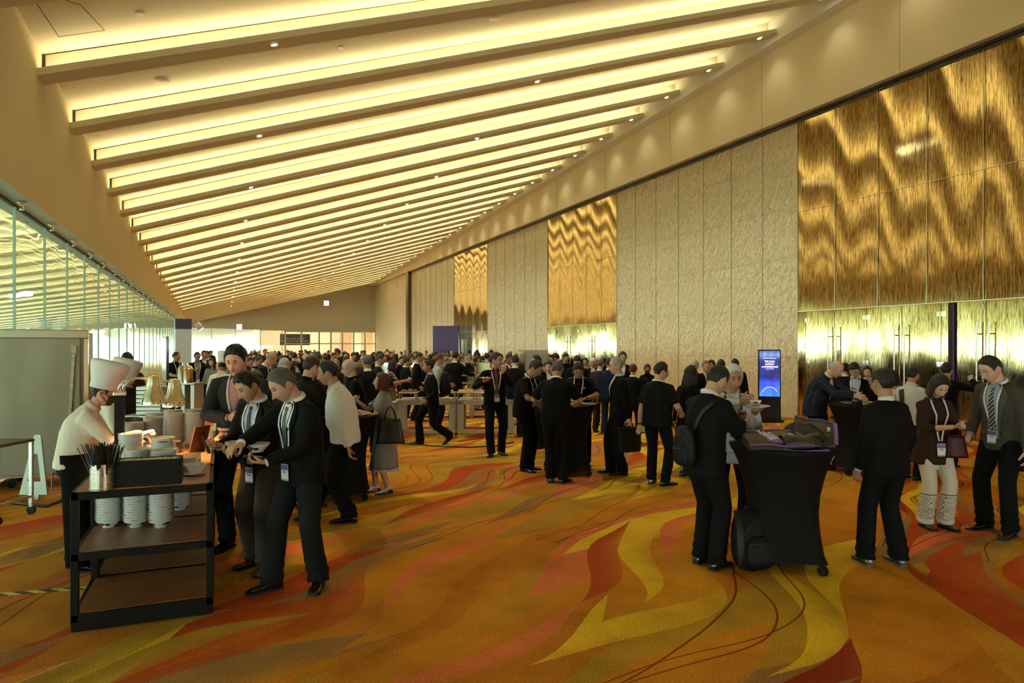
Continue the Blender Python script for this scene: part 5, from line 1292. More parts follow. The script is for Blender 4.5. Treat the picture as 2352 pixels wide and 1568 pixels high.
# bowls with a red flower and green leaves
bm_ = mat('flower_bowl', (.70, .70, .67), .15, coat=.4); t = NT(bm_); c = t.coord(); sp = t.n('ShaderNodeSeparateXYZ', {'Vector': c})
an = t.m('ARCTAN2', sp.outputs[1], sp.outputs[0])
q1 = t.m('ADD', t.m('POWER', t.m('MULTIPLY', an, 2.6), 2), t.m('POWER', t.m('MULTIPLY', t.m('SUBTRACT', sp.outputs[2], .032), 62), 2))
q2 = t.m('ADD', t.m('POWER', t.m('MULTIPLY', t.m('SUBTRACT', t.m('ABSOLUTE', an), .62), 3.4), 2), t.m('POWER', t.m('MULTIPLY', t.m('SUBTRACT', sp.outputs[2], .030), 80), 2))
q3 = t.m('ADD', t.m('POWER', t.m('MULTIPLY', t.m('SUBTRACT', t.m('ABSOLUTE', an), 2.3), 1.6), 2), t.m('POWER', t.m('MULTIPLY', t.m('SUBTRACT', sp.outputs[2], .034), 90), 2))
wb = t.m('MULTIPLY', t.noise(c, 60, 2), 1.2)
cc = t.mix(t.m('LESS_THAN', t.m('ADD', q1, wb), 1.35), (.70, .70, .67), (.45, .02, .02))
cc = t.mix(t.m('LESS_THAN', t.m('ADD', q2, wb), 1.3), cc, (.015, .06, .02)); cc = t.mix(t.m('LESS_THAN', t.m('ADD', q3, wb), 1.3), cc, (.02, .05, .03))
t.link(cc, t.b.inputs['Base Color'])
bowl_me = MB().lathe([(.001, .004), (.036, .004), (.038, 0), (.043, 0), (.043, .010), (.060, .022), (.078, .042), (.088, .062), (.090, .064), (.086, .062), (.074, .042), (.055, .024), (.001, .012)], 32, cap=False).mesh('bowl', bm_, True)
def bowl(p, lab, grp=None, rz=None, name='bowl'):
    o = link(name, bowl_me, None, p); o.rotation_euler = (0, 0, R.uniform(0, 6.28) if rz is None else rz); tag(o, lab, 'bowl', grp); return o
def stack(px, camz, z0, n, lab, grp):
    p = at(px, camz, z0)
    for i in range(n): bowl((p.x + R.uniform(-.0015, .0015), p.y + R.uniform(-.0015, .0015), z0 + i * .0195), lab, grp)
for px, cz_, n, nm in ((250, 5.08, 16, 'leftmost'), (312, 5.08, 17, 'middle'), (370, 5.08, 17, 'right-hand')):
    stack(px, cz_, .5185, n, 'white flower-painted bowl in the %s stack on the middle shelf of the nearest cart' % nm, 'bowls in the %s shelf stack' % nm)
stack(413, 5.62, .5185, 9, 'white flower-painted bowl in the short back stack on the middle shelf', 'bowls in the short back shelf stack')
TZ = .9205
for px, cz_, n, nm in ((319, 4.93, 8, 'low stack just behind the black napkin box, left'), (376, 4.90, 8, 'low stack just behind the black napkin box, right'), (300, 5.35, 11, 'stack between the lamp post and the pan'), (352, 6.42, 12, 'tall stack nearest the lamp shades'), (402, 6.40, 14, 'tall stack in the middle of the second cart'), (449, 6.40, 14, 'tall stack at the outer edge of the second cart'),
                      (306, 6.30, 10, 'stack at the inner edge of the second cart'), (398, 6.72, 14, 'rear middle stack'), (447, 6.78, 14, 'rear outer stack'), (355, 7.0, 11, 'rear stack beyond the lamps')):
    stack(px, cz_, TZ, n, 'white bowl in the %s' % nm, 'bowls in the ' + nm)
# napkin box
p = at(344, 4.66, TZ); r = empty('napkin_box', p, -TH * .15); tag(r, 'black wooden box of white napkins on the nearest cart', 'box')
b = MB(); W_, D_, H_ = .385, .15, .175
for y in (-D_ / 2, D_ / 2): b.box((0, y, H_ / 2), (W_, .012, H_))
for x in (-W_ / 2, W_ / 2): b.box((x, 0, H_ / 2), (.012, D_, H_))
b.box((0, 0, .008), (W_, D_, .012)); b.build('box_body', blk, r)
nb = MB()
for i in range(44): nb.box((-W_ / 2 + .018 + i * .0081, 0, .088), (.005, D_ - .03, .165 + R.uniform(-.004, .006)))
nb.build('napkins', mat('napkin', (.70, .68, .64), .9), r)['kind'] = 'stuff'
# perforated cutlery holders
perf = brushed('perforated_steel', (.60, .57, .48), .28); t = NT(perf); c = t.coord(); sp = t.n('ShaderNodeSeparateXYZ', {'Vector': c})
u = t.m('SUBTRACT', t.m('FRACT', t.m('MULTIPLY', t.m('ARCTAN2', sp.outputs[1], sp.outputs[0]), 9)), .5); v = t.m('SUBTRACT', t.m('FRACT', t.m('MULTIPLY', sp.outputs[2], 115)), .5)
k = t.m('LESS_THAN', t.m('ADD', t.m('POWER', u, 2), t.m('POWER', v, 2)), .09); t.link(t.mix(k, (.60, .57, .48), (.03, .03, .03)), t.b.inputs['Base Color'])
p = at(236, 4.50, TZ); r = empty('chopstick_holder', p); tag(r, 'perforated steel holder full of black chopsticks on the cart corner', 'holder')
MB().lathe([(.082, 0), (.082, .006), (.074, .008), (.073, .165), (.078, .168), (.070, .168), (.069, .01)], 40, cap=False).build('cup', perf, r, 40)
b = MB()
for i in range(90):
    a = R.uniform(0, 6.28); q = .058 * math.sqrt(R.random()); tl = R.uniform(.6, 1.7); L = R.uniform(.26, .30)
    b.bar((q * math.cos(a) * .7, q * math.sin(a) * .7, .02), (q * math.cos(a) * (1 + tl), q * math.sin(a) * (1 + tl), L), .0085, .003)
o_ = b.build('chopsticks', mat('chopstick_sleeve', (.012, .012, .013), .3), r); o_['kind'] = 'stuff'
p = at(268, 4.62, TZ); r = empty('spoon_holder', p); tag(r, 'narrow black holder beside the perforated steel one', 'holder')
MB().lathe([(.04, 0), (.04, .17), (.036, .17), (.036, .01)], 24, cap=False).build('cup', blk, r, 40)
b = MB(); 
for i in range(14): b.tube([V(R.uniform(-.02, .02), R.uniform(-.02, .02), .02), V(R.uniform(-.035, .045), R.uniform(-.03, .03), .26)], .004, 6)
b.build('spoons', mat('spoon_black', (.015, .015, .015), .25), r)['kind'] = 'stuff'
# square sauce bowl
p = at(446, 5.0, TZ); r = empty('sauce_bowl', p, .3); tag(r, 'square white sauce bowl with a spoon on a saucer at the cart edge', 'bowl')
MB().lathe([(.001, .004), (.045, .004), (.078, .010), (.080, .012), (.050, .008), (.001, .008)], 28, sy=1).build('saucer', porc, r, True)
b = MB(); rs = [[V(x * s_, y * s_, z) for x, y in ((-1, -1), (1, -1), (1, 1), (-1, 1))] for s_, z in ((.035, .010), (.045, .03), (.075, .078), (.071, .078), (.040, .03), (.03, .02))]
b.rings(rs, 0, True); bevel(b.build('bowl_body', porc, r), .004)
MB().tube([V(.0, .0, .03), V(.03, .02, .12)], [(.012, .004), (.005, .004)], 8).build('spoon', porc, r, True)
# heat lamps
p = at(275, 5.55, TZ); r = empty('heat_lamp_stand', p); tag(r, 'pair of chrome heat lamps on a black post over the second cart', 'heat lamp')
MB().box((0, 0, .27), (.07, .06, .54)).build('post', blk, r); bevel(MB().box((0, 0, .555), (.088, .075, .03)).build('post_cap', chrome, r), .004)
q1_ = at(353, 5.62, 0) - V(p.x, p.y, 0); q2_ = at(401, 5.80, 0) - V(p.x, p.y, 0)
for q_, zt, o0 in ((q1_, .70, -.012), (q2_, .665, .018)):
    arm = MB(); arm.tube([V(o0, 0, .56), V(o0 + .01, 0, .62), V(o0 + .05, 0, .665), V(o0 + .11, 0, .68), V(q_.x * .8, q_.y * .8, zt - .02), V(q_.x, q_.y, zt - .02)], .009, 10); arm.build('arm', chrome, r, True)
    sh_ = MB().lathe([(.030, .0), (.040, -.004), (.047, -.03), (.050, -.07), (.060, -.12), (.078, -.17), (.092, -.20), (.094, -.235), (.090, -.235), (.088, -.20), (.055, -.12), (.040, -.01)], 40, (q_.x, q_.y, zt), cap=False).build('lamp_shade', chrome, r, 40)
    MB().lathe([(.001, -.215), (.030, -.205), (.040, -.18), (.030, -.14), (.015, -.10)], 20, (q_.x, q_.y, zt)).build('bulb', mat('bulb_glow', (1, .6, .3), .4, emit=(1, .55, .22), es=30), sh_, True)
    l = bpy.data.lights.new('heat_lamp_light', 'SPOT'); l.energy = 34; l.spot_size = 1.9; l.spot_blend = .6; l.color = (1, .55, .24); l.shadow_soft_size = .04
    lo = bpy.data.objects.new('heat_lamp_light', l); C.objects.link(lo); lo.location = (p.x + q_.x, p.y + q_.y, TZ + zt - .225)
# pan, served bowl, griddle, menu
p = at(369, 5.98, TZ); r = empty('steel_pan', p); tag(r, 'wide steel pan of broth under the heat lamps', 'pan')
MB().lathe([(.001, .01), (.15, .01), (.155, .10), (.160, .102), (.150, .10), (.145, .03), (.001, .03)], 40, cap=False).build('pan_body', brushed('pan_steel', (.60, .55, .45), .3), r, 40)
MB().lathe([(.001, .07), (.146, .07)], 32, cap=False).build('broth', mat('broth', (.25, .10, .03), .1), r)
o = bowl(at(374, 5.33, 1.085), 'bowl of noodles glowing directly under the left heat lamp', None, 2.5); 
o2 = MB().lathe([(.001, .058), (.05, .056), (.078, .050)], 24, cap=False).build('noodles', mat('noodles', (.72, .55, .30), .6), o, True)
stack(374, 5.33, TZ, 8, 'white bowl stacked beneath the bowl of noodles', 'bowls beneath the noodle bowl')
p = at(428, 5.28, TZ); r = empty('griddle', p); tag(r, 'low steel tray of food at the outer side of the nearest cart', 'tray')
MB().box((0, 0, .045), (.20, .34, .09)).build('tray_body', brushed('pan_steel', (.6, .55, .45), .3), r)
MB().box((0, 0, .092), (.18, .32, .006)).build('food', mat('fried_food', (.30, .16, .04), .5), r)
p = at(462, 6.05, TZ); r = empty('menu_stand', p, -.5); tag(r, 'dark wooden menu easel at the cart edge', 'stand')
MB().bar((0, .06, .0), (0, -.02, .235), .16, .014, 0, (0, 1, 0)).xf(m4(RZ(70), V(0, 0, 0))).build('board', mat('menu_wood', (.05, .028, .018), .5), r)
MB().bar((0, -.10, 0), (0, -.02, .17), .03, .012, 0, (0, 1, 0)).xf(m4(RZ(70), V(0, 0, 0))).build('back_leg', blk, r)
p = at(262, 5.95, .1235); tag(MB().lathe([(.001, 0), (.12, 0), (.125, .05), (.125, .075), (.001, .075)], 28, p).build('white_tub', mat('tub_white', (.6, .58, .52), .5), None, 40), 'white tub wrapped in film on the bottom shelf', 'tub')
# ------------------------------------------------------------------ steel hot cabinet at the left, leg plate, trolley, cable, tape
stn = brushed('cabinet_steel', (.34, .32, .26), .42, (1, 40, 1)); t = NT(stn)
t.bump(t.noise(t.mapping(t.coord(), scale=(1, 1, .6)), 1.8, 1), .25, .05)
cf_ = at(203, 9.3); r = empty('hot_cabinet', (cf_.x, cf_.y, 0), -TH + math.radians(27)); tag(r, 'large stainless steel food cabinet on wheels at the left edge', 'cabinet')
w0 = 0.; w1 = -1.02; wm = (w0 + w1) / 2; ww_ = w0 - w1
bevel(MB().box((wm, .34, 1.11), (ww_, .68, 1.90)).build('body', stn, r), .01)
bevel(MB().box((wm - .03, -.03, 1.08), (ww_ - .12, .06, 1.80)).build('door', stn, r), .008)
b = MB().box((wm, -.035, 2.03), (ww_ + .02, .10, .12)); bevel(b.build('top_rail', brushed('rail_steel', (.72, .72, .66), .22), r), .012)
b = MB().box((wm - .03, -.04, .20), (ww_, .03, .10)); b.build('bumper', brushed('rail_steel', (.7, .7, .65), .22), r)
b = MB(); b.bar((w0 - .16, -.09, 1.78), (w0 - .21, -.09, .85), .035, .03); b.box((w0 - .16, -.08, 1.82), (.055, .05, .12)); b.build('door_handle', steel, r)
MB().box((w0 - .02, -.035, 1.08), (.05, .05, 1.78)).build('hinge_post', chrome, r)
for x in (w1 + .15, w0 - .15):
    for y in (.1, .6): MB().lathe([(.001, -.02), (.06, -.02), (.06, .02), (.001, .02)], 16).xf(m4(RX(90), V(x, y, .065))).build('caster', blk, r, 40)
p = at(75, 8.3); b = MB(); M_ = m4(RZ(-math.degrees(TH)) @ RX(-6), V(p.x, p.y, 0))
out_ = [(-.17, .06), (-.045, .76), (-.03, .785), (.03, .785), (.045, .76), (.17, .06), (.07, .06), (.07, .0), (-.07, .0), (-.07, .06)]
hole = [(-.08, .22), (.08, .22), (.02, .55), (-.02, .55)]
bmx = bmesh.new(); 
def tri_plate(outer, hole, th):
    q = MB(); n = len(outer)
    # ring between outline and hole as quads, front and back
    pair = [(0, 0), (1, 3), (2, 3), (3, 2), (4, 2), (5, 1), (6, 1), (7, 1), (8, 0), (9, 0)]
    for y in (0, th):
        o_ = len(q.v); q.v.extend([(x, y, z) for x, z in outer] + [(x, y, z) for x, z in hole])
        for i in range(n):
            j = (i + 1) % n; a, c_ = pair[i][1], pair[j][1]
            f_ = (o_ + i, o_ + j, o_ + n + c_) + (() if a == c_ else (o_ + n + a,)); q.f.append(f_); q.m.append(0)
    k = n + len(hole)
    for i in range(n): j = (i + 1) % n; q.f.append((i, j, k + j, k + i)); q.m.append(0)
    for i in range(4): j = (i + 1) % 4; q.f.append((n + j, n + i, k + n + i, k + n + j)); q.m.append(0)
    return q
tag(tri_plate(out_, hole, .02).xf(M_).build('trolley_leg_plate', brushed('plate_steel', (.26, .27, .24), .5)), 'tall A-shaped steel plate leaning against the cabinet', 'steel plate')
p = at(-6, 7.1); r = empty('steel_trolley', (p.x, p.y, 0), -TH); tag(r, 'corner of a brown-topped steel trolley at the left edge', 'trolley')
MB().box((-.16, .25, .82), (.36, .55, .03)).build('top', mat('trolley_top', (.10, .075, .045), .4), r); b = MB()
for y in (.0, .5): b.box((0, y, .45), (.035, .035, .74))
b.box((0, .25, .2), (.03, .5, .03)); b.build('leg_frame', steel, r)
for y in (.0, .5): MB().lathe([(.001, -.015), (.045, -.015), (.045, .015), (.001, .015)], 16).xf(m4(RX(90), V(0, y, .046))).build('caster', blk, r, 40)
tag(MB().tube([at(15, 8.1, .02), at(60, 8.0, .015), at(110, 7.9, .02), at(140, 8.0, .05), at(158, 8.2, .22), at(170, 8.4, .45)], .018, 8).build('cable', mat('cable_black', (.01, .01, .01), .5), None, True), 'thick black cable curving from the cabinet to the cook', 'cable')
tp = mat('hazard_tape', (.6, .5, .02), .6); t = NT(tp); sp = t.n('ShaderNodeSeparateXYZ', {'Vector': t.coord()})
k = t.m('GREATER_THAN', t.m('FRACT', t.m('MULTIPLY', t.m('ADD', sp.outputs[0], sp.outputs[1]), 7)), .5); t.link(t.mix(k, (.62, .52, .05), (.012, .012, .012)), t.b.inputs['Base Color'])
def tape(p0, p1, lab, w=.07):
    d = (p1 - p0).normalized(); n_ = V(-d.y, d.x, 0) * w / 2; h_ = V(0, 0, .003)
    tag(MB().add([p0 - n_, p1 - n_, p1 + n_, p0 + n_, p0 - n_ + h_, p1 - n_ + h_, p1 + n_ + h_, p0 + n_ + h_], [(3, 2, 1, 0), (4, 5, 6, 7), (0, 1, 5, 4), (1, 2, 6, 5), (2, 3, 7, 6), (3, 0, 4, 7)]).build('floor_tape', tp), lab, 'tape')
tape(gd(-40, 1368), gd(205, 1349), 'yellow and black hazard tape on the carpet under the cooks')
tape(gd(985, 985), gd(1040, 998), 'yellow and black tape strip between the steel buffet tables', .06)
# ------------------------------------------------------------------ cocktail tables
spx = mat('stretch_cover', (.005, .005, .0055), .75, spec=.15)
def cocktail(px, camz, lab, rz=.4, r=.43, H=1.02):
    p = at(px, camz); e = empty('cocktail_table', (p.x, p.y, 0), rz); tag(e, lab, 'table', 'black-covered cocktail tables')
    q = MB(); n = 64; rows = []
    for z, rr_, lb in ((H, .001, 0), (H, r * .97, 0), (H - .006, r, 0), (H - .03, r * .995, 0), (H - .07, r * .93, 0), (.86, r * .84, 0), (.74, r * .76, .0), (.60, r * .69, .01), (.46, r * .67, .03), (.32, r * .70, .06), (.20, r * .75, .11), (.12, r * .80, .17), (.095, r * .82, .20)):
        rows.append([V((rr_ + lb * (max(0, math.cos(4 * a)) ** 2 - .25) * r) * math.cos(a), (rr_ + lb * (max(0, math.cos(4 * a)) ** 2 - .25) * r) * math.sin(a), z) for a in [2 * PI * j / n for j in range(n)]])
    q.rings(rows, 0, False).build('stretch_cover', spx, e, True)
    for i in range(4):
        a = PI / 2 * i; c_ = V(math.cos(a), math.sin(a), 0) * r * .88
        q = MB().lathe([(.001, -.022), (.038, -.022), (.042, -.01), (.042, .01), (.038, .022), (.001, .022)], 16).xf(m4(RZ(30 * i) @ RX(90), c_ + V(0, 0, .043))); q.tube([c_ + V(0, 0, .06), c_ + V(0, 0, .10)], .012, 8); q.build('caster', blk, e, 40)
    return e, p
cocktail(1797, 5.85, 'black-covered cocktail table heaped with tote bags, nearest of all', .15)
cocktail(1302, 10.05, 'black-covered cocktail table where the uniformed officers eat', .5)
cocktail(1974, 10.1, 'black-covered cocktail table beside the bald man', .3)
cocktail(786, 8.45, 'black-covered cocktail table behind the man in the white shirt', .6)
plate_me = MB().lathe([(.001, .004), (.07, .004), (.075, 0), (.082, 0), (.084, .004), (.125, .016), (.127, .019), (.085, .011), (.001, .010)], 28, cap=False).mesh('plate', porc, True)
def foodbits(seed=0, n=9, rr_=.07, kinds=None):
    q = MB(); r_ = random.Random(seed)
    for i in range(n):
        a = r_.uniform(0, 6.28); d = rr_ * math.sqrt(r_.random()); s_ = r_.uniform(.010, .024)
        q.lathe([(.001, 0), (s_, .002), (s_ * .8, s_ * .6), (.001, s_ * .9)], 8, (d * math.cos(a), d * math.sin(a), .012), mi=r_.randrange(3))
    return q
foodm = [mat('food_orange', (.50, .20, .04), .5), mat('food_green', (.08, .14, .03), .5), mat('food_cream', (.60, .45, .25), .5)]
def plate(p, lab, seed=0, grp=None, tilt=(0, 0), food=True):
    o = link('plate', plate_me, None, p); o.rotation_euler = (tilt[0], tilt[1], 0); tag(o, lab, 'plate', grp)
    if food: foodbits(seed).build('food', foodm, o, True)
    return o
plate(at(1352, 9.93, 1.0205), 'white plate of food on the officers\' table, right side', 1)
plate(at(1322, 10.25, 1.0205), 'white plate on the officers\' table in front of the officer facing us', 2)
plate(at(1310, 9.85, 1.0205), 'white plate hidden partly by the officer seen from behind', 3)
plate(at(1950, 10.2, 1.0205), 'plate of snacks in front of the bald man', 4); plate(at(1975, 9.95, 1.0205), 'plate of snacks in the middle of the bald man\'s table', 5); plate(at(1995, 10.2, 1.0205), 'plate of snacks at the right side of the bald man\'s table', 6)
tag(bevel(MB().box((0, 0, .03), (.12, .09, .06)).build('napkin_holder', blk, None, loc=at(1968, 9.80, 1.0205)), .004), 'small black napkin holder on the bald man\'s table', 'napkin holder')
plate(at(820, 8.35, 1.0205), 'small white plate at the edge of the table by the woman in the lattice dress', 7)
p = at(848, 8.62, 1.0205)
# tote bags heaped on the near table
bagm = mat('tote_black', (.035, .027, .014), .42); t = NT(bagm); t.bump(t.noise(t.coord(), 9, 2), .5, .02)
purp = mat('tote_violet', (.22, .11, .50), .45); white_ = mat('print_white', (.7, .7, .7), .6)
def text(s_, size, M, m_, par, ex=.0012, name='print'):
    cu = bpy.data.curves.new('txt', 'FONT'); cu.body = s_; cu.size = size; cu.extrude = ex; cu.align_x = 'CENTER'; cu.align_y = 'CENTER'; cu.resolution_u = 2
    o = bpy.data.objects.new('txt', cu); C.objects.link(o); dg = bpy.context.evaluated_depsgraph_get()
    me = bpy.data.meshes.new_from_object(o.evaluated_get(dg)); bpy.data.objects.remove(o); me.transform(M); me.materials.clear(); me.materials.append(m_)
    x = link(name, me, par); return x
def tote(p, rz, tilt, W_, H_, D_, lab, words=True, mark=True, th=.05):
    e = empty('tote_bag', p, rz); e.rotation_euler = (math.radians(tilt[0]), math.radians(tilt[1]), rz); tag(e, lab, 'bag', 'black and violet tote bags on the near table')
    def top(u, v):   # slumped upper face
        return V((u - .5) * W_, (v - .5) * H_, th * (.55 + .45 * math.sin(PI * min(1, max(0, v * 1.2)))) * (1 - .55 * u) + .012 * math.sin(7 * u + 3 * v) * (u * (1 - u)) * 4)
    q = MB(); nu, nv = 14, 12; q.grid(lambda u, v: top(u, v), nu, nv); q.grid(lambda u, v: V((u - .5) * W_, (v - .5) * H_, .0), nu, nv)
    for v0 in (0, 1): q.grid(lambda u, v: V(*(top(u, v0) * v + V((u - .5) * W_, (v0 - .5) * H_, 0) * (1 - v))), nu, 2)
    for u0 in (0, 1): q.grid(lambda v, u: V(*(top(u0, v) * u + V((u0 - .5) * W_, (v - .5) * H_, 0) * (1 - u))), nv, 2)
    q.build('bag_body', bagm, e, True)
    q = MB(); q.grid(lambda u, v: top(.92 + .08 * u, v) + V(0, 0, .003), 3, nv); q.build('violet_edge', purp, e, True)
    q = MB(); q.tube([top(u / 12, 0) + V(0, 0, .001) for u in range(13)], .004, 6); q.tube([top(u / 12, 1) + V(0, 0, .001) for u in range(13)], .004, 6); q.tube([top(1, v / 12) for v in range(13)], .005, 6); q.build('violet_piping', purp, e, True)
    if words:
        q = MB(); q.grid(lambda u, v: top(.30 + .26 * u + .03 * math.sin(9 * v), .12 + .72 * v) + V(0, 0, .003), 5, 12); q.build('violet_patch', purp, e, True)
        for i, s_ in enumerate(('Transforming', 'Technology', 'Possibility')):
            text(s_, .042, m4(RZ(-78) , top(.36 + .07 * i, .5) + V(0, 0, .008)), white_, e)
    if mark:
        q = MB()
        for i, (a, c_) in enumerate(((0, 0), (1, 1), (2, 0), (3, 1.2), (0, 2), (1.2, 2.2), (2.4, 2), (3, 3), (0.5, 3.4), (2, 3.6))): q.box(top(.76 + a * .018, .40 + c_ * .05) + V(0, 0, .005), (.008, .011, .003))
        q.build('dotted_mark', white_, e)
    return e
TT = 1.021
tote(at(1775, 5.66, TT + .055), -TH + .02, (13, -2), .52, .36, .06, 'black and violet tote bag with white print lying across the left of the near table', th=.075)
tote(at(1872, 5.88, TT + .09), -TH - .35, (30, 6), .34, .30, .05, 'tote bag with a violet rim standing up at the right of the near table', False, True, .10)
tote(at(1800, 5.70, TT), -TH - .2, (0, 0), .62, .40, .03, 'tote bag lying flat at the bottom of the heap', False, False, .022)
p = at(1848, 5.60, TT + .03); q = MB(); q.grid(lambda u, v: V((u - .5) * .40, (v - .5) * .22, .02 + .075 * math.sin(PI * v) * (.6 + .4 * math.sin(PI * u)) + .02 * math.sin(6 * u + 4 * v)), 20, 14); q.grid(lambda u, v: V((u - .5) * .40, (v - .5) * .22, 0), 2, 2)
e = empty('satchel', p, -TH); tag(e, 'shiny black folded satchel on the front right of the near table', 'bag'); 
for v0 in (0, 1): q.grid(lambda u, v: V((u - .5) * .40, (v0 - .5) * .22, (.02 + .02 * math.sin(6 * u + 4 * v0)) * v), 20, 1)
q.build('bag_body', mat('leather_black', (.02, .02, .02), .28), e, True)
MB().tube([V(-.1, 0, .10), V(-.05, .03, .16), V(.06, .02, .165), V(.12, -.04, .11), V(.14, -.10, .03), V(.10, -.13, .02)], [(.022, .004)] * 6, 8).build('strap', mat('strap_black', (.008, .008, .008), .7), e, True)
p = at(1835, 5.98, TT + .02); e = empty('cloth_bag', p, -TH + .2); tag(e, 'soft black cloth bag crumpled at the back of the near table', 'bag')
q = MB(); q.grid(lambda u, v: V((u - .5) * .40, (v - .5) * .26, .16 * math.sin(PI * u) ** .7 * math.sin(PI * v) ** .7 + .018 * mnoise.noise(V(u * 5, v * 5, 1))), 22, 16); q.build('bag_body', mat('bag_cloth', (.012, .012, .011), .8), e, True)
# backpack on the carpet
def blob(w_, d_, h_, n=28, m=18, e1=.55, top=.8):
    q = MB(); rows = []
    for i in range(m + 1):
        ph = PI * (i / m) - PI / 2; z = math.sin(ph); cr = max(1e-3, math.cos(ph)) ** e1; z = abs(z) ** .75 * (1 if z > 0 else -1)
        k = 1 - (1 - top) * (z * .5 + .5)
        rows.append([V(w_ / 2 * cr * k * abs(math.cos(a)) ** .7 * (1 if math.cos(a) > 0 else -1), d_ / 2 * cr * k * abs(math.sin(a)) ** .7 * (1 if math.sin(a) > 0 else -1), h_ / 2 * (z + 1)) for a in [2 * PI * j / n for j in range(n)]])
    return q.rings(rows, 0, True)
nyl = mat('nylon_black', (.006, .006, .007), .6, spec=.2); t = NT(nyl); t.bump(t.noise(t.coord(), 14, 3), .4, .02)
def backpack(p, rz, W_, D_, H_, lab, tilt=0, straps=True, name='backpack'):
    e = empty(name, p, rz); e.rotation_euler = (math.radians(tilt), 0, rz); tag(e, lab, 'bag')
    blob(W_, D_, H_, top=.74).build('bag_body', nyl, e, True)
    blob(W_ * .72, D_ * .5, H_ * .5).xf(m4(RX(0), V(0, -D_ * .38, H_ * .06))).build('front_pocket', nyl, e, True)
    z = MB(); z.tube([V(-W_ * .34, -D_ * .47, H_ * .58), V(-W_ * .2, -D_ * .47, H_ * .76), V(0, -D_ * .42, H_ * .82), V(W_ * .2, -D_ * .47, H_ * .76), V(W_ * .34, -D_ * .47, H_ * .58)], .004, 6); z.tube([V(-W_ * .3, -D_ * .62, H_ * .44), V(W_ * .3, -D_ * .62, H_ * .44)], .004, 6)
    z.build('zip', mat('zip_dark', (.05, .05, .052), .3, .5), e, True)
    if straps:
        s_ = MB()
        for k in (-1, 1): s_.tube([V(k * W_ * .16, D_ * .3, H_ * .95), V(k * W_ * .32, -D_ * .1, H_ * .98), V(k * W_ * .44, -D_ * .55, H_ * .7), V(k * W_ * .50, -D_ * .6, H_ * .35), V(k * W_ * .46, -D_ * .3, H_ * .06)], [(.028, .006)] * 4 + [(.012, .004)], 8)
        s_.tube([V(-.04, 0, H_ * .97), V(-.03, 0, H_ * 1.04), V(.03, 0, H_ * 1.04), V(.04, 0, H_ * .97)], .007, 8)
        s_.build('strap', mat('strap_black', (.008, .008, .008), .7), e, True)
    return e
p = at(1737, 5.68); backpack((p.x, p.y, .0), -TH + .25, .42, .24, .50, 'black backpack leaning against the foot of the near cocktail table', -12)
gk = P['sling']; fr, Rr = gk.frame(.26 * gk.s); q = gk.M @ (fr + Rr @ V(-.03, -.19, -.36)); e = backpack(q, gk.root.rotation_euler.z, .25, .10, .34, 'small black sling bag across the back of the man with the phone', 0, False, 'sling_bag')
gk.band('strap', [(-.02, .18), (.06, .34), (.13, .44)], .035, mat('strap_black', (.008, .008, .008), .7), -1, .010, gk.root).name = 'bag_strap'
gk = P['walker']; fr, Rr = gk.frame(.12 * gk.s); q = gk.M @ (fr + Rr @ V(0, -.24, -.06)); backpack(q, gk.root.rotation_euler.z + 0, .32, .20, .48, 'black backpack worn by the man walking left', 0, False)
# briefcase, tote and handbag in hands
def hp(k, who): return P[who].hand[k] @ V(0, .06, 0)
q = hp(-1, 'case'); e = empty('briefcase', (q.x, q.y, q.z), P['case'].root.rotation_euler.z + PI / 2 + .35); tag(e, 'soft black briefcase hanging from the white-haired man\'s hand', 'bag')
bevel(MB().box((0, 0, -.23), (.38, .10, .36)).build('case_body', nyl, e), .03, 4); MB().tube([V(-.07, 0, -.05), V(-.06, 0, .0), V(.06, 0, .0), V(.07, 0, -.05)], .010, 8).build('handle', nyl, e, True); bevel(MB().box((0, -.055, -.28), (.32, .02, .22)).build('front_pocket', nyl, e), .008)
p = at(897, 8.50); e = empty('tote_handbag', (p.x, p.y, .66), -TH); tag(e, 'large black leather tote on the arm of the woman in the lattice dress', 'handbag')
lthr = mat('leather_soft', (.012, .012, .013), .38)
q = MB(); rows = []
for i in range(9):
    t_ = i / 8; w_ = lerp(.37, .24, t_ ** .8); d_ = lerp(.12, .05, t_)
    rows.append([V(w_ / 2 * abs(math.cos(a)) ** .5 * (1 if math.cos(a) > 0 else -1), d_ / 2 * abs(math.sin(a)) ** .6 * (1 if math.sin(a) > 0 else -1), .30 * t_ + .012 * math.cos(2 * a) * t_) for a in [2 * PI * j / 32 for j in range(32)]])
q.rings(rows).build('bag_body', lthr, e, True)
MB().tube([V(-.07, -.02, .29), V(-.05, -.02, .40), V(0, -.02, .46), V(.05, -.02, .40), V(.07, -.02, .29)], [(.010, .004)] * 5, 8).build('handle', lthr, e, True); MB().box((-.03, -.045, .22), (.012, .006, .02)).build('clasp', chrome, e)
p = at(2194, 6.92); e = empty('handbag', (p.x, p.y, .74), -TH); tag(e, 'dark red leather handbag on the arm of the woman in brown', 'handbag')
red = mat('leather_red', (.055, .004, .009), .4, spec=.25); q = MB(); rows = []
for i in range(9):
    t_ = i / 8; w_ = lerp(.24, .17, t_); d_ = lerp(.13, .06, t_)
    rows.append([V(w_ / 2 * abs(math.cos(a)) ** .5 * (1 if math.cos(a) > 0 else -1), d_ / 2 * abs(math.sin(a)) ** .6 * (1 if math.sin(a) > 0 else -1), .22 * t_) for a in [2 * PI * j / 28 for j in range(28)]])
q.rings(rows).build('bag_body', red, e, True); MB().tube([V(-.06, 0, .21), V(-.055, 0, .30), V(-.02, 0, .36), V(.02, 0, .36), V(.055, 0, .30), V(.06, 0, .21)], [(.009, .005)] * 6, 8).build('handle', red, e, True)
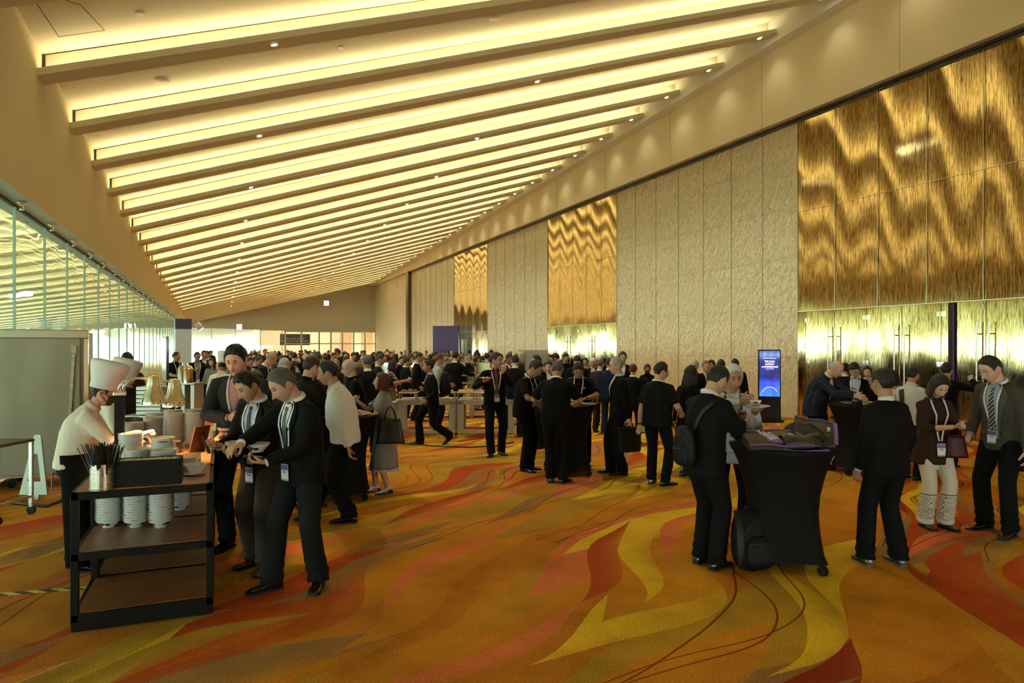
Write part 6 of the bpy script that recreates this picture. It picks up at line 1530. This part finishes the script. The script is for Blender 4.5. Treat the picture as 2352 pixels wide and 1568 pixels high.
# things in hands
def held_bowl(px, camz, z, lab, rz=2.6):
    o = bowl(at(px, camz, z), lab, None, rz); MB().lathe([(.001, .050), (.05, .049), (.076, .046)], 20, cap=False).build('soup', mat('soup', (.50, .25, .08), .3), o, True); return o
held_bowl(592, 5.08, 1.075, 'flower-painted bowl held out by the grey-haired man', 3.9)
held_bowl(543, 5.46, 1.035, 'flower-painted bowl held by the man in brown shoes', 2.6)
held_bowl(522, 6.02, 1.085, 'flower-painted bowl held by the tallest man in the pink shirt', 4.2)
def phone(who, k, lab, m_=None, off=(0, .07, -.02)):
    M_ = P[who].hand[k]; e = empty('phone'); e.matrix_world = M_ @ Matrix.Translation(V(*off)); tag(e, lab, 'phone')
    bevel(MB().box((0, 0, 0), (.072, .15, .009)).build('phone_body', mat('phone_black', (.01, .01, .012), .2), e), .003); MB().box((0, 0, -.0052), (.064, .138, .001)).build('screen', mat('phone_screen', (.02, .02, .03), .1), e)
phone('grey', -1, 'black phone and bowl edge in the grey-haired man\'s near hand', off=(0, .08, -.030)); phone('sling', 1, 'pale phone in the hands of the man with the sling bag', off=(0, .08, -.03)); phone('phone_girl', 1, 'black phone held by the person with the fringe', off=(0, .08, -.03)); phone('brown_tunic', 1, 'dark phone in a pink case held by the woman in brown', off=(0, .09, -.03))
o = plate(P['maroon'].hand[1] @ V(0, .07, -.035), 'white plate of food on the palm of the maroon-shirted man', 8); plate(P['barong'].hand[-1] @ V(.0, .07, -.03), 'white saucer held by the man in the barong shirt', 9, food=False)
p = P['barong'].hand[-1] @ V(0, .07, -.03); o = MB().lathe([(.001, .006), (.028, .006), (.030, 0), (.046, .035), (.052, .055), (.048, .055), (.040, .03), (.001, .012)], 24, cap=False).build('cup', bm_, None, True, (p.x, p.y, p.z + .011)); tag(o, 'small flower-painted cup on the saucer of the white-haired man', 'cup')
M_ = P['maroon'].hand[-1]; o = MB().tube([V(0, .05, -.02), V(0, .06, .04), V(0, .065, .10), V(0, .065, .14)], [(.004, .002), (.003, .002), (.003, .002), (.008, .001)], 8).build('fork', chrome, None, True); o.matrix_world = M_; tag(o, 'fork raised in the hand of the maroon-shirted man', 'fork')
p = P['plate_man'].hand[-1] @ V(0, .07, -.03); plate(p, 'white plate carried by the bespectacled man near the glass', 10)
# ------------------------------------------------------------------ steel buffet tables
tst = brushed('table_steel', (.42, .43, .38), .36); tst.node_tree.nodes['Principled BSDF'].inputs['Metallic'].default_value = .45
def steel_table(pxa, pxb, camz, lab, H=.78, D_=.75, legs=((0, 1), (1, 1))):
    a = at(pxa, camz); b_ = at(pxb, camz); L = (b_ - a).length; e = empty('steel_table', (a.x, a.y, 0), -TH); tag(e, lab, 'table', 'wheeled stainless steel buffet tables')
    bevel(MB().box((L / 2, D_ / 2, H - .012), (L, D_, .024)).build('table_top', tst, e), .003)
    q = MB(); q.box((L / 2, .02, H - .06), (L, .03, .09)); q.box((L / 2, D_ - .02, H - .06), (L, .03, .09)); q.box((L / 2, .03, .12), (L, .04, .05)); q.box((L / 2, D_ - .03, .12), (L, .04, .05)); q.build('apron_rail', tst, e)
    for x in (.07, L - .07):
        for y in (.03, D_ - .03): bevel(MB().box((x, y, .42), (.13, .05, .66)).build('leg', tst, e), .004)
    for x in (.05, .12, L - .12, L - .05):
        for y in (.03, D_ - .03):
            MB().lathe([(.001, -.012), (.04, -.012), (.04, .012), (.001, .012)], 12).xf(m4(RX(90), V(x, y, .041))).build('caster', chrome, e, 40)
    return e
steel_table(908, 1046, 14.0, 'steel buffet table on casters left of the pair, behind the walking man')
steel_table(1050, 1182, 14.0, 'steel buffet table on casters right of the pair, beside the maroon-shirted man')
steel_table(1196, 1300, 15.4, 'steel buffet table behind the officers')
oak = wood('riser_oak', (.42, .26, .12), (.30, .17, .07), 0, .5)
def riser(px, camz, W_, H_, lab, z=.781, m_=None, D_=.28):
    p = at(px, camz, z); e = empty('food_riser', p, -TH); tag(e, lab, 'riser', 'wooden food risers on the steel tables'); q = MB()
    q.box((0, 0, H_ - .01), (W_, D_, .02)); q.box((-W_ / 2 + .01, 0, H_ / 2 - .01), (.02, D_, H_ - .02)); q.box((W_ / 2 - .01, 0, H_ / 2 - .01), (.02, D_, H_ - .02)); q.build('riser_body', m_ or oak, e); return p
def platter(px, camz, z, W_, col, lab, seed=0):
    p = at(px, camz, z); e = empty('platter', p, -TH); tag(e, lab, 'platter', 'rectangular platters of food'); bevel(MB().box((0, 0, .006), (W_, .24, .012)).build('dish', porc, e), .004)
    q = MB(); r_ = random.Random(seed)
    q.box((0, 0, .028), (W_ * .78, .18, .030))
    for i in range(10): s_ = r_.uniform(.012, .022); q.lathe([(.001, 0), (s_, .002), (s_ * .8, s_ * .7), (.001, s_)], 8, (r_.uniform(-.36, .36) * W_, r_.uniform(-.07, .07), .043), mi=r_.randrange(3))
    q.build('food', [mat('food_%02x%02x' % (int(col[0] * 255), int(col[1] * 255)), col, .6), foodm[0], foodm[1]], e)
for px, W_, lab in ((938, .36, 'oak riser under the leftmost food platter'), (1025, .38, 'oak riser right of the walking man'), (1070, .34, 'oak riser at the middle of the right-hand steel table'), (1108, .3, 'oak riser partly behind the maroon-shirted man')):
    p = riser(px, 14.35, W_, .13, lab)
for px, z, W_, c_, lab in ((940, .912, .42, (.16, .08, .03), 'platter of brown pastries on the leftmost riser'), (1022, .912, .44, (.60, .46, .12), 'platter of yellow cake right of the walking man'), (1070, .912, .40, (.62, .50, .14), 'platter of yellow slices on the middle riser'), (1110, .912, .30, (.50, .20, .12), 'platter of pink sweets behind the maroon-shirted man')):
    platter(px, 14.35, z, W_, c_, lab, int(px))
p = riser(1172, 14.4, .34, .15, 'violet-lit wooden riser under the orange salmon', m_=mat('riser_lit_violet', (.22, .12, .34), .4)); platter(1172, 14.4, .932, .36, (.62, .16, .07), 'platter of orange salmon by the officers', 3)  # violet light is painted into this riser's colour
for i, (px, lab) in enumerate(((956, 'low white plate of sweets on the left steel table'), (1010, 'low white plate of tarts behind the walking man'), (1033, 'white plate of silver-wrapped sweets between the risers'), (1093, 'white plate of silver-wrapped sweets left of the maroon-shirted man'))): plate(at(px, 14.15, .7805), lab, 20 + i)
for i in range(6):
    pass
# stack of plates on the left table
for st, (px, n) in enumerate(((853, 8), (866, 7))):
    p = at(px, 13.2, .7805)
    for i in range(n):
        o = link('plate', plate_me, None, (p.x, p.y, p.z + .012 * i)); tag(o, 'white plate in the %s stack by the lattice dress' % ('left' if st == 0 else 'right'), 'plate', 'plates stacked by the lattice dress, %s' % ('left' if st == 0 else 'right'))
steel_table(838, 900, 13.0, 'steel side table with stacked plates behind the woman in the lattice dress')
# chafing dishes with raised mirror lids
def chafer(px, camz, lab):
    p = at(px, camz, .92); e = empty('chafing_dish', p, -TH); tag(e, lab, 'chafing dish', 'chafing dishes with raised lids')
    bevel(MB().box((0, 0, .10), (.40, .34, .18)).build('basin', chrome, e), .01)
    q = MB(); q.box((0, .12, .36), (.40, .05, .36)); bevel(q.build('lid', chrome, e), .02, 3); MB().tube([V(-.04, .10, .54), V(-.04, .10, .58), V(.04, .10, .58), V(.04, .10, .54)], .008, 6).build('handle', chrome, e, True)
def counter(pxa, pxb, camz, lab, m_=None, H=.92, D_=.7):
    a = at(pxa, camz); b_ = at(pxb, camz); L = (b_ - a).length; e = empty('buffet_counter', (a.x, a.y, 0), -TH); tag(e, lab, 'counter')
    MB().box((L / 2, D_ / 2, H - .015), (L, D_, .03)).build('counter_top', tst, e); q = MB()
    n = max(2, int(L / 1.2) + 1)
    for i in range(n): q.box((.05 + (L - .1) * i / (n - 1), D_ / 2, H / 2 - .02), (.09, D_ * .9, H - .05))
    q.box((L / 2, D_ / 2, .12), (L, D_ * .8, .04)); q.build('legs', tst, e)
counter(822, 1215, 18.0, 'long steel counter carrying the chafing dishes', D_=.5)
for i, px in enumerate((826, 880, 948, 1030, 1073, 1110, 1152)): chafer(px, 18.2, 'chafing dish with raised mirror lid, %s along the long counter' % ['first from the left', 'second from the left', 'third from the left', 'fourth', 'third from the right', 'second from the right', 'rightmost'][i])
# ------------------------------------------------------------------ left rear station
e = counter(278, 392, 9.3, 'steel serving counter behind the second cook', D_=.6)
for i in range(7):
    o = bevel(MB().box((0, 0, .03), (.34, .26, .052)).build('steam_pan', tst, None, loc=at(352, 9.5, .922 + .056 * i)), .006); o.rotation_euler.z = -TH; tag(o, 'steel pan in the tall stack behind the heat lamps', 'pan', 'steel pans stacked behind the heat lamps')
for px, lab in ((300, 'black-lidded round warmer left on the rear counter'), (343, 'black-lidded round warmer right on the rear counter')):
    e = empty('round_warmer', at(px, 8.8, .55)); tag(e, lab, 'warmer'); MB().lathe([(.001, 0), (.16, 0), (.17, .33), (.175, .34)], 28).build('base', tst, e, 40); MB().lathe([(.18, .34), (.17, .36), (.10, .40), (.001, .41)], 28).build('lid', blk, e, True)
    q = at(px, 8.8, 0)
counter(292, 356, 8.62, 'low steel stand holding the round warmers', H=.55, D_=.4)
counter(414, 445, 17.2, 'cream panelled counter below the coffee urns', H=.95, D_=.6)
for px in (420, 432):
    e = empty('coffee_urn', at(px, 17.4, .951)); tag(e, 'steel urn with a domed lid on the cream counter, %s' % ('left' if px == 420 else 'right'), 'urn'); MB().lathe([(.001, 0), (.12, 0), (.12, .34), (.125, .35)], 24).build('urn_body', chrome, e, 40); MB().lathe([(.125, .35), (.09, .42), (.02, .46), (.02, .50), (.001, .51)], 24).build('lid', chrome, e, 40)
# sign column, screen, spotlight
p = at(420, 20.5); e = empty('sign_column', (p.x, p.y, 0), -TH + .55); tag(e, 'white free-standing sign column with a dark starry band at the top', 'sign column')
bevel(MB().box((0, 0, 1.2), (.44, .36, 2.4)).build('column_body', mat('sign_white', (.62, .66, .68), .5), e), .01); MB().box((0, 0, 2.56), (.45, .37, .30)).build('top_band', mat('starry_violet', (.05, .045, .11), .4), e)
p = at(380, 15.5); e = empty('wall_screen', (p.x, p.y, 0), .18); tag(e, 'thin black upright screen seen edge-on by the glass', 'screen')
bevel(MB().box((0, 0, 1.35), (.06, .75, 1.5)).build('screen_panel', mat('screen_black', (.01, .01, .02), .1), e), .006); MB().box((0, 0, .3), (.05, .1, .6)).build('stand', blk, e); MB().box((0, 0, .02), (.4, .6, .03)).build('foot', blk, e)
p = at(456, 21, 2.52); e = empty('stage_light', p); tag(e, 'white clamp spotlight shining beside the sign column', 'spotlight'); MB().tube([V(-.06, 0, .10), V(0, 0, .02), V(.07, 0, -.10)], [.07, .08, .10], 14).build('lamp_head', mat('white_ring', (.8, .8, .75), .4), e, True); MB().tube([V(-.03, 0, .06), V(-.35, .0, .12), V(-.50, 0, .05)], .018, 8).build('arm', steel, e, True)
MB().lathe([(.001, 0), (.085, 0)], 16, cap=False).xf(m4(RY(145), V(.075, 0, -.108))).build('lens', mat('lens_glow', (1, 1, 1), .5, emit=(1, .98, .92), es=6), e)
# lit white squares on the far wall
for px, py, lab in ((764, 690, 'glowing white square light high on the far wall'), (550, 750, 'glowing white square light low at the left of the far wall')):
    camz_ = 60.; p = at(px, camz_, HC + (HYP - py) * camz_ / FP); e = empty('square_light', (p.x, YF - .35, p.z)); tag(e, lab, 'light'); MB().box((0, 0, 0), (.46, .08, .46)).build('housing', mat('sign_white', (.62, .66, .68), .5), e); MB().box((0, -.045, 0), (.42, .012, .42)).build('diffuser', mat('square_glow', (1, 1, 1), .5, emit=(.95, 1, 1), es=2.2), e); MB().box((0, .2, 0), (.06, .35, .06)).build('bracket', steel, e)
# welcome banner beyond the far doors
p = at(680, 72, 0); e = empty('welcome_banner', (fx(681) * 1.0, YF + 1.2, 2.60)); tag(e, 'dark violet welcome banner with white words beyond the glass doors', 'banner')
MB().box((0, 0, 0), (2.7, .05, 1.05)).build('banner_cloth', mat('banner_violet', (.035, .03, .06), .6), e)
for s_, z in (('WELCOME TO THE', .05), ('INNOTECH & MAPTEX 2019', -.16)): text(s_, .20, m4(RX(90), V(-.05, -.04, z)), white_, e)
# glowing upright display
p = at(1767, 17.0); e = empty('digital_display', (p.x, p.y, 0), -TH - .18); tag(e, 'tall black digital sign with a blue glowing screen by the embossed wall', 'sign')
bevel(MB().box((0, 0, .92), (.54, .06, 1.76)).build('casing', mat('screen_case', (.008, .008, .01), .15), e), .006)
scm = mat('blue_screen', (.0, .0, .0), .3, emit=(.05, .08, .6), es=1.2); t = NT(scm); sp = t.n('ShaderNodeSeparateXYZ', {'Vector': t.coord()})
zz = t.m('DIVIDE', t.m('SUBTRACT', sp.outputs[2], .64), 1.13)
rg = t.ramp(zz, [(.0, (.03, .12, .9)), (.22, (.02, .05, .55)), (.4, (.01, .012, .10)), (.8, (.01, .015, .09)), (.92, (.10, .16, .30)), (1., (.03, .05, .2))]); wv_ = t.noise(t.coord(), 6, 2)
t.link(t.mix(1., rg, t.ramp(wv_, [(.35, (.7, .7, .8)), (.6, (1.5, 1.5, 1.6))]), 'MULTIPLY'), t.b.inputs['Emission Color'])
MB().box((0, -.033, 1.205), (.48, .006, 1.13)).build('screen', scm, e)
wt = mat('lit_text', (.5, .5, .5), .5, emit=(.9, .95, 1), es=1.3)
for s_, z, sz in (('TECHX', 1.50, .075), ('SUMMIT', 1.435, .06), ('CONFERENCE', 1.37, .062), ('Sands Grand Ballroom Foyer', 1.585, .026), ('Powered by HTX', 1.32, .026)): text(s_, sz, m4(RX(90), V(0, -.040, z)), wt, e)
MB().tube([V(.17 * math.cos(a), -.038, .72 + .15 * math.sin(a)) for a in np.linspace(.2, PI - .2, 14)], .004, 5).build('light_arc', wt, e)
MB().box((0, 0, .05), (.62, .42, .035)).build('base_plate', blk, e)
for x in (-.27, .27):
    for y in (-.17, .17): MB().lathe([(.001, -.015), (.022, -.015), (.022, .015), (.001, .015)], 10).xf(m4(RX(90), V(x, y, .022))).build('caster', blk, e, 40)
# steel cabinet and waitress stand at the middle rear
p = at(1224, 16.6); e = empty('steel_cabinet', (p.x, p.y, 0), -TH); tag(e, 'upright steel cabinet before the embossed wall in the middle distance', 'cabinet')
bevel(MB().box((0, .35, .93), (.74, .7, 1.72)).build('body', stn, e), .01); MB().box((.09, -.02, .93), (.52, .04, 1.62)).build('door', stn, e); MB().box((-.28, -.02, .93), (.16, .04, 1.66)).build('side_post', chrome, e)
for x in (-.3, .3):
    for y in (.05, .65): MB().lathe([(.001, -.015), (.04, -.015), (.04, .015), (.001, .015)], 10).xf(m4(RX(90), V(x, y, .041))).build('caster', blk, e, 40)
p = at(1477, 14.9); e = empty('host_stand', (p.x, p.y, 0), -TH); tag(e, 'small wooden stand with a pale front before the waitress', 'stand'); MB().box((0, 0, .98), (.26, .30, .05)).build('top', oak, e); MB().box((0, 0, .49), (.22, .26, .93)).build('cabinet_body', mat('stand_pale', (.45, .38, .28), .5), e)
tag(MB().tube([at(905, 13.2, .012), at(960, 12.9, .012), at(1020, 12.7, .012), at(1080, 12.6, .012), at(1140, 12.8, .012), at(1180, 13.3, .012)], .012, 6).build('floor_cable', mat('cable_black', (.01, .01, .01), .5), None, True), 'thin black cable lying on the carpet before the steel tables', 'cable')
# lace pattern on the cream trousers, hem of the tunic
gk = P['brown_tunic']
# ------------------------------------------------------------------ the far crowd: prototypes copied with their parts
protos = []
looks = [('m', 'short', 'black', 'mid', (.010, .010, .011), 'suit'), ('m', 'full', 'black', 'light', (.014, .014, .018), 'suit'), ('f', 'long', 'black', 'light', (.012, .011, .012), 'skirt'), ('m', 'crop', 'black', 'tan', (.30, .30, .30), 'shirt'), ('m', 'short', 'grey', 'pink', (.012, .012, .014), 'suit'),
         ('f', 'bob', 'brown', 'light', (.20, .16, .13), 'skirt'), ('m', 'bald', 'silver', 'pink', (.02, .018, .016), 'suit'), ('f', 'ponytail', 'black', 'mid', (.02, .02, .03), 'skirt'), ('m', 'full', 'brown', 'tan', (.018, .020, .030), 'suit'), ('f', 'long', 'blond', 'pink', (.03, .028, .03), 'skirt')]
desc = ['dark-suited man with short black hair', 'dark-suited man with thick black hair', 'long-haired woman in black', 'man in a pale shirt', 'grey-haired man in a dark suit', 'woman in a light brown top', 'bald man in a dark suit', 'woman with a black ponytail', 'brown-haired man in navy', 'fair-haired woman in dark clothes']
for i, (sx, hr, hcol, skn, jc_, of) in enumerate(looks):
    for v in range(2):
        bend_ = R.uniform(0, 12)
        g = person(700, 0, 0, camz=30 + i, H=(1.66 + .012 * i) if sx == 'm' else 1.58, sex=sx, hair=hr, haircol=hcol, skin=skn, outfit=of, cols={'jacket': jc_, 'trousers': (.010, .010, .011)}, lod=2, seed=200 + i * 3 + v, head=(R.uniform(0, 25), R.uniform(-20, 20), 0), girth=R.uniform(.98, 1.12),
                   hands=((.27, .05, .8), (-.27, .05, .8)) if v else ((.14, .32, 1.08), (-.14, .34, 1.1)), label='x')
        protos.append((g.root, i))
spots_ = [(o.location.x, o.location.y) for o in C.objects if o.get('category') == 'person' and o not in [p_[0] for p_ in protos]]
rc = random.Random(11); placed = []; used = set()
def zone(lo, hi, c0, c1, n, name, side):
    k = 0; tries = 0
    while k < n and tries < 4000:
        tries += 1
        camz_ = c0 + (c1 - c0) * rc.random() ** 1.25; px_ = rc.uniform(lo, hi); p_ = at(px_, camz_)
        if p_.x > DW - .8 or p_.x < -2.0 or p_.y > YF - 1.5: continue
        if any((p_.x - x) ** 2 + (p_.y - y) ** 2 < .50 for x, y in spots_): continue
        if 17.2 < camz_ < 19.4 and 810 < px_ < 1225: continue
        if 13.0 < camz_ < 16.3 and 835 < px_ < 1310: continue
        if 15.8 < camz_ < 17.8 and 1185 < px_ < 1270: continue
        spots_.append((p_.x, p_.y)); pr_, li = rc.choice(protos if rc.random() < .38 else [q_ for q_ in protos if q_[1] in (0, 1, 2, 3, 7)])
        if pr_.name in used: o = copy_tree(pr_)
        else: o = pr_; used.add(pr_.name)
        o.location = (p_.x, p_.y, 0); o.rotation_euler = (0, 0, rc.uniform(0, 6.28)); s_ = rc.uniform(.95, 1.06); o.scale = (s_, s_, s_)
        tag(o, '%s standing %s' % (desc[li], name), 'person', 'crowd %s, %s' % (side, desc[li])); k += 1
zone(560, 860, 14.5, 30, 44, 'in the packed crowd left of centre', 'left of centre')
zone(860, 1235, 19.5, 32, 52, 'in the crowd beyond the chafing dishes', 'beyond the chafing dishes')
zone(540, 1130, 32, 58, 80, 'far off by the far wall', 'by the far wall')
zone(468, 560, 24, 45, 9, 'far off beside the glass wall', 'beside the glass wall')
zone(1225, 1330, 16.5, 22, 6, 'by the middle gold doors', 'by the middle gold doors')
for pr_, li in protos:
    if pr_.name not in used:
        for ch in list(pr_.children_recursive): bpy.data.objects.remove(ch)
        bpy.data.objects.remove(pr_)
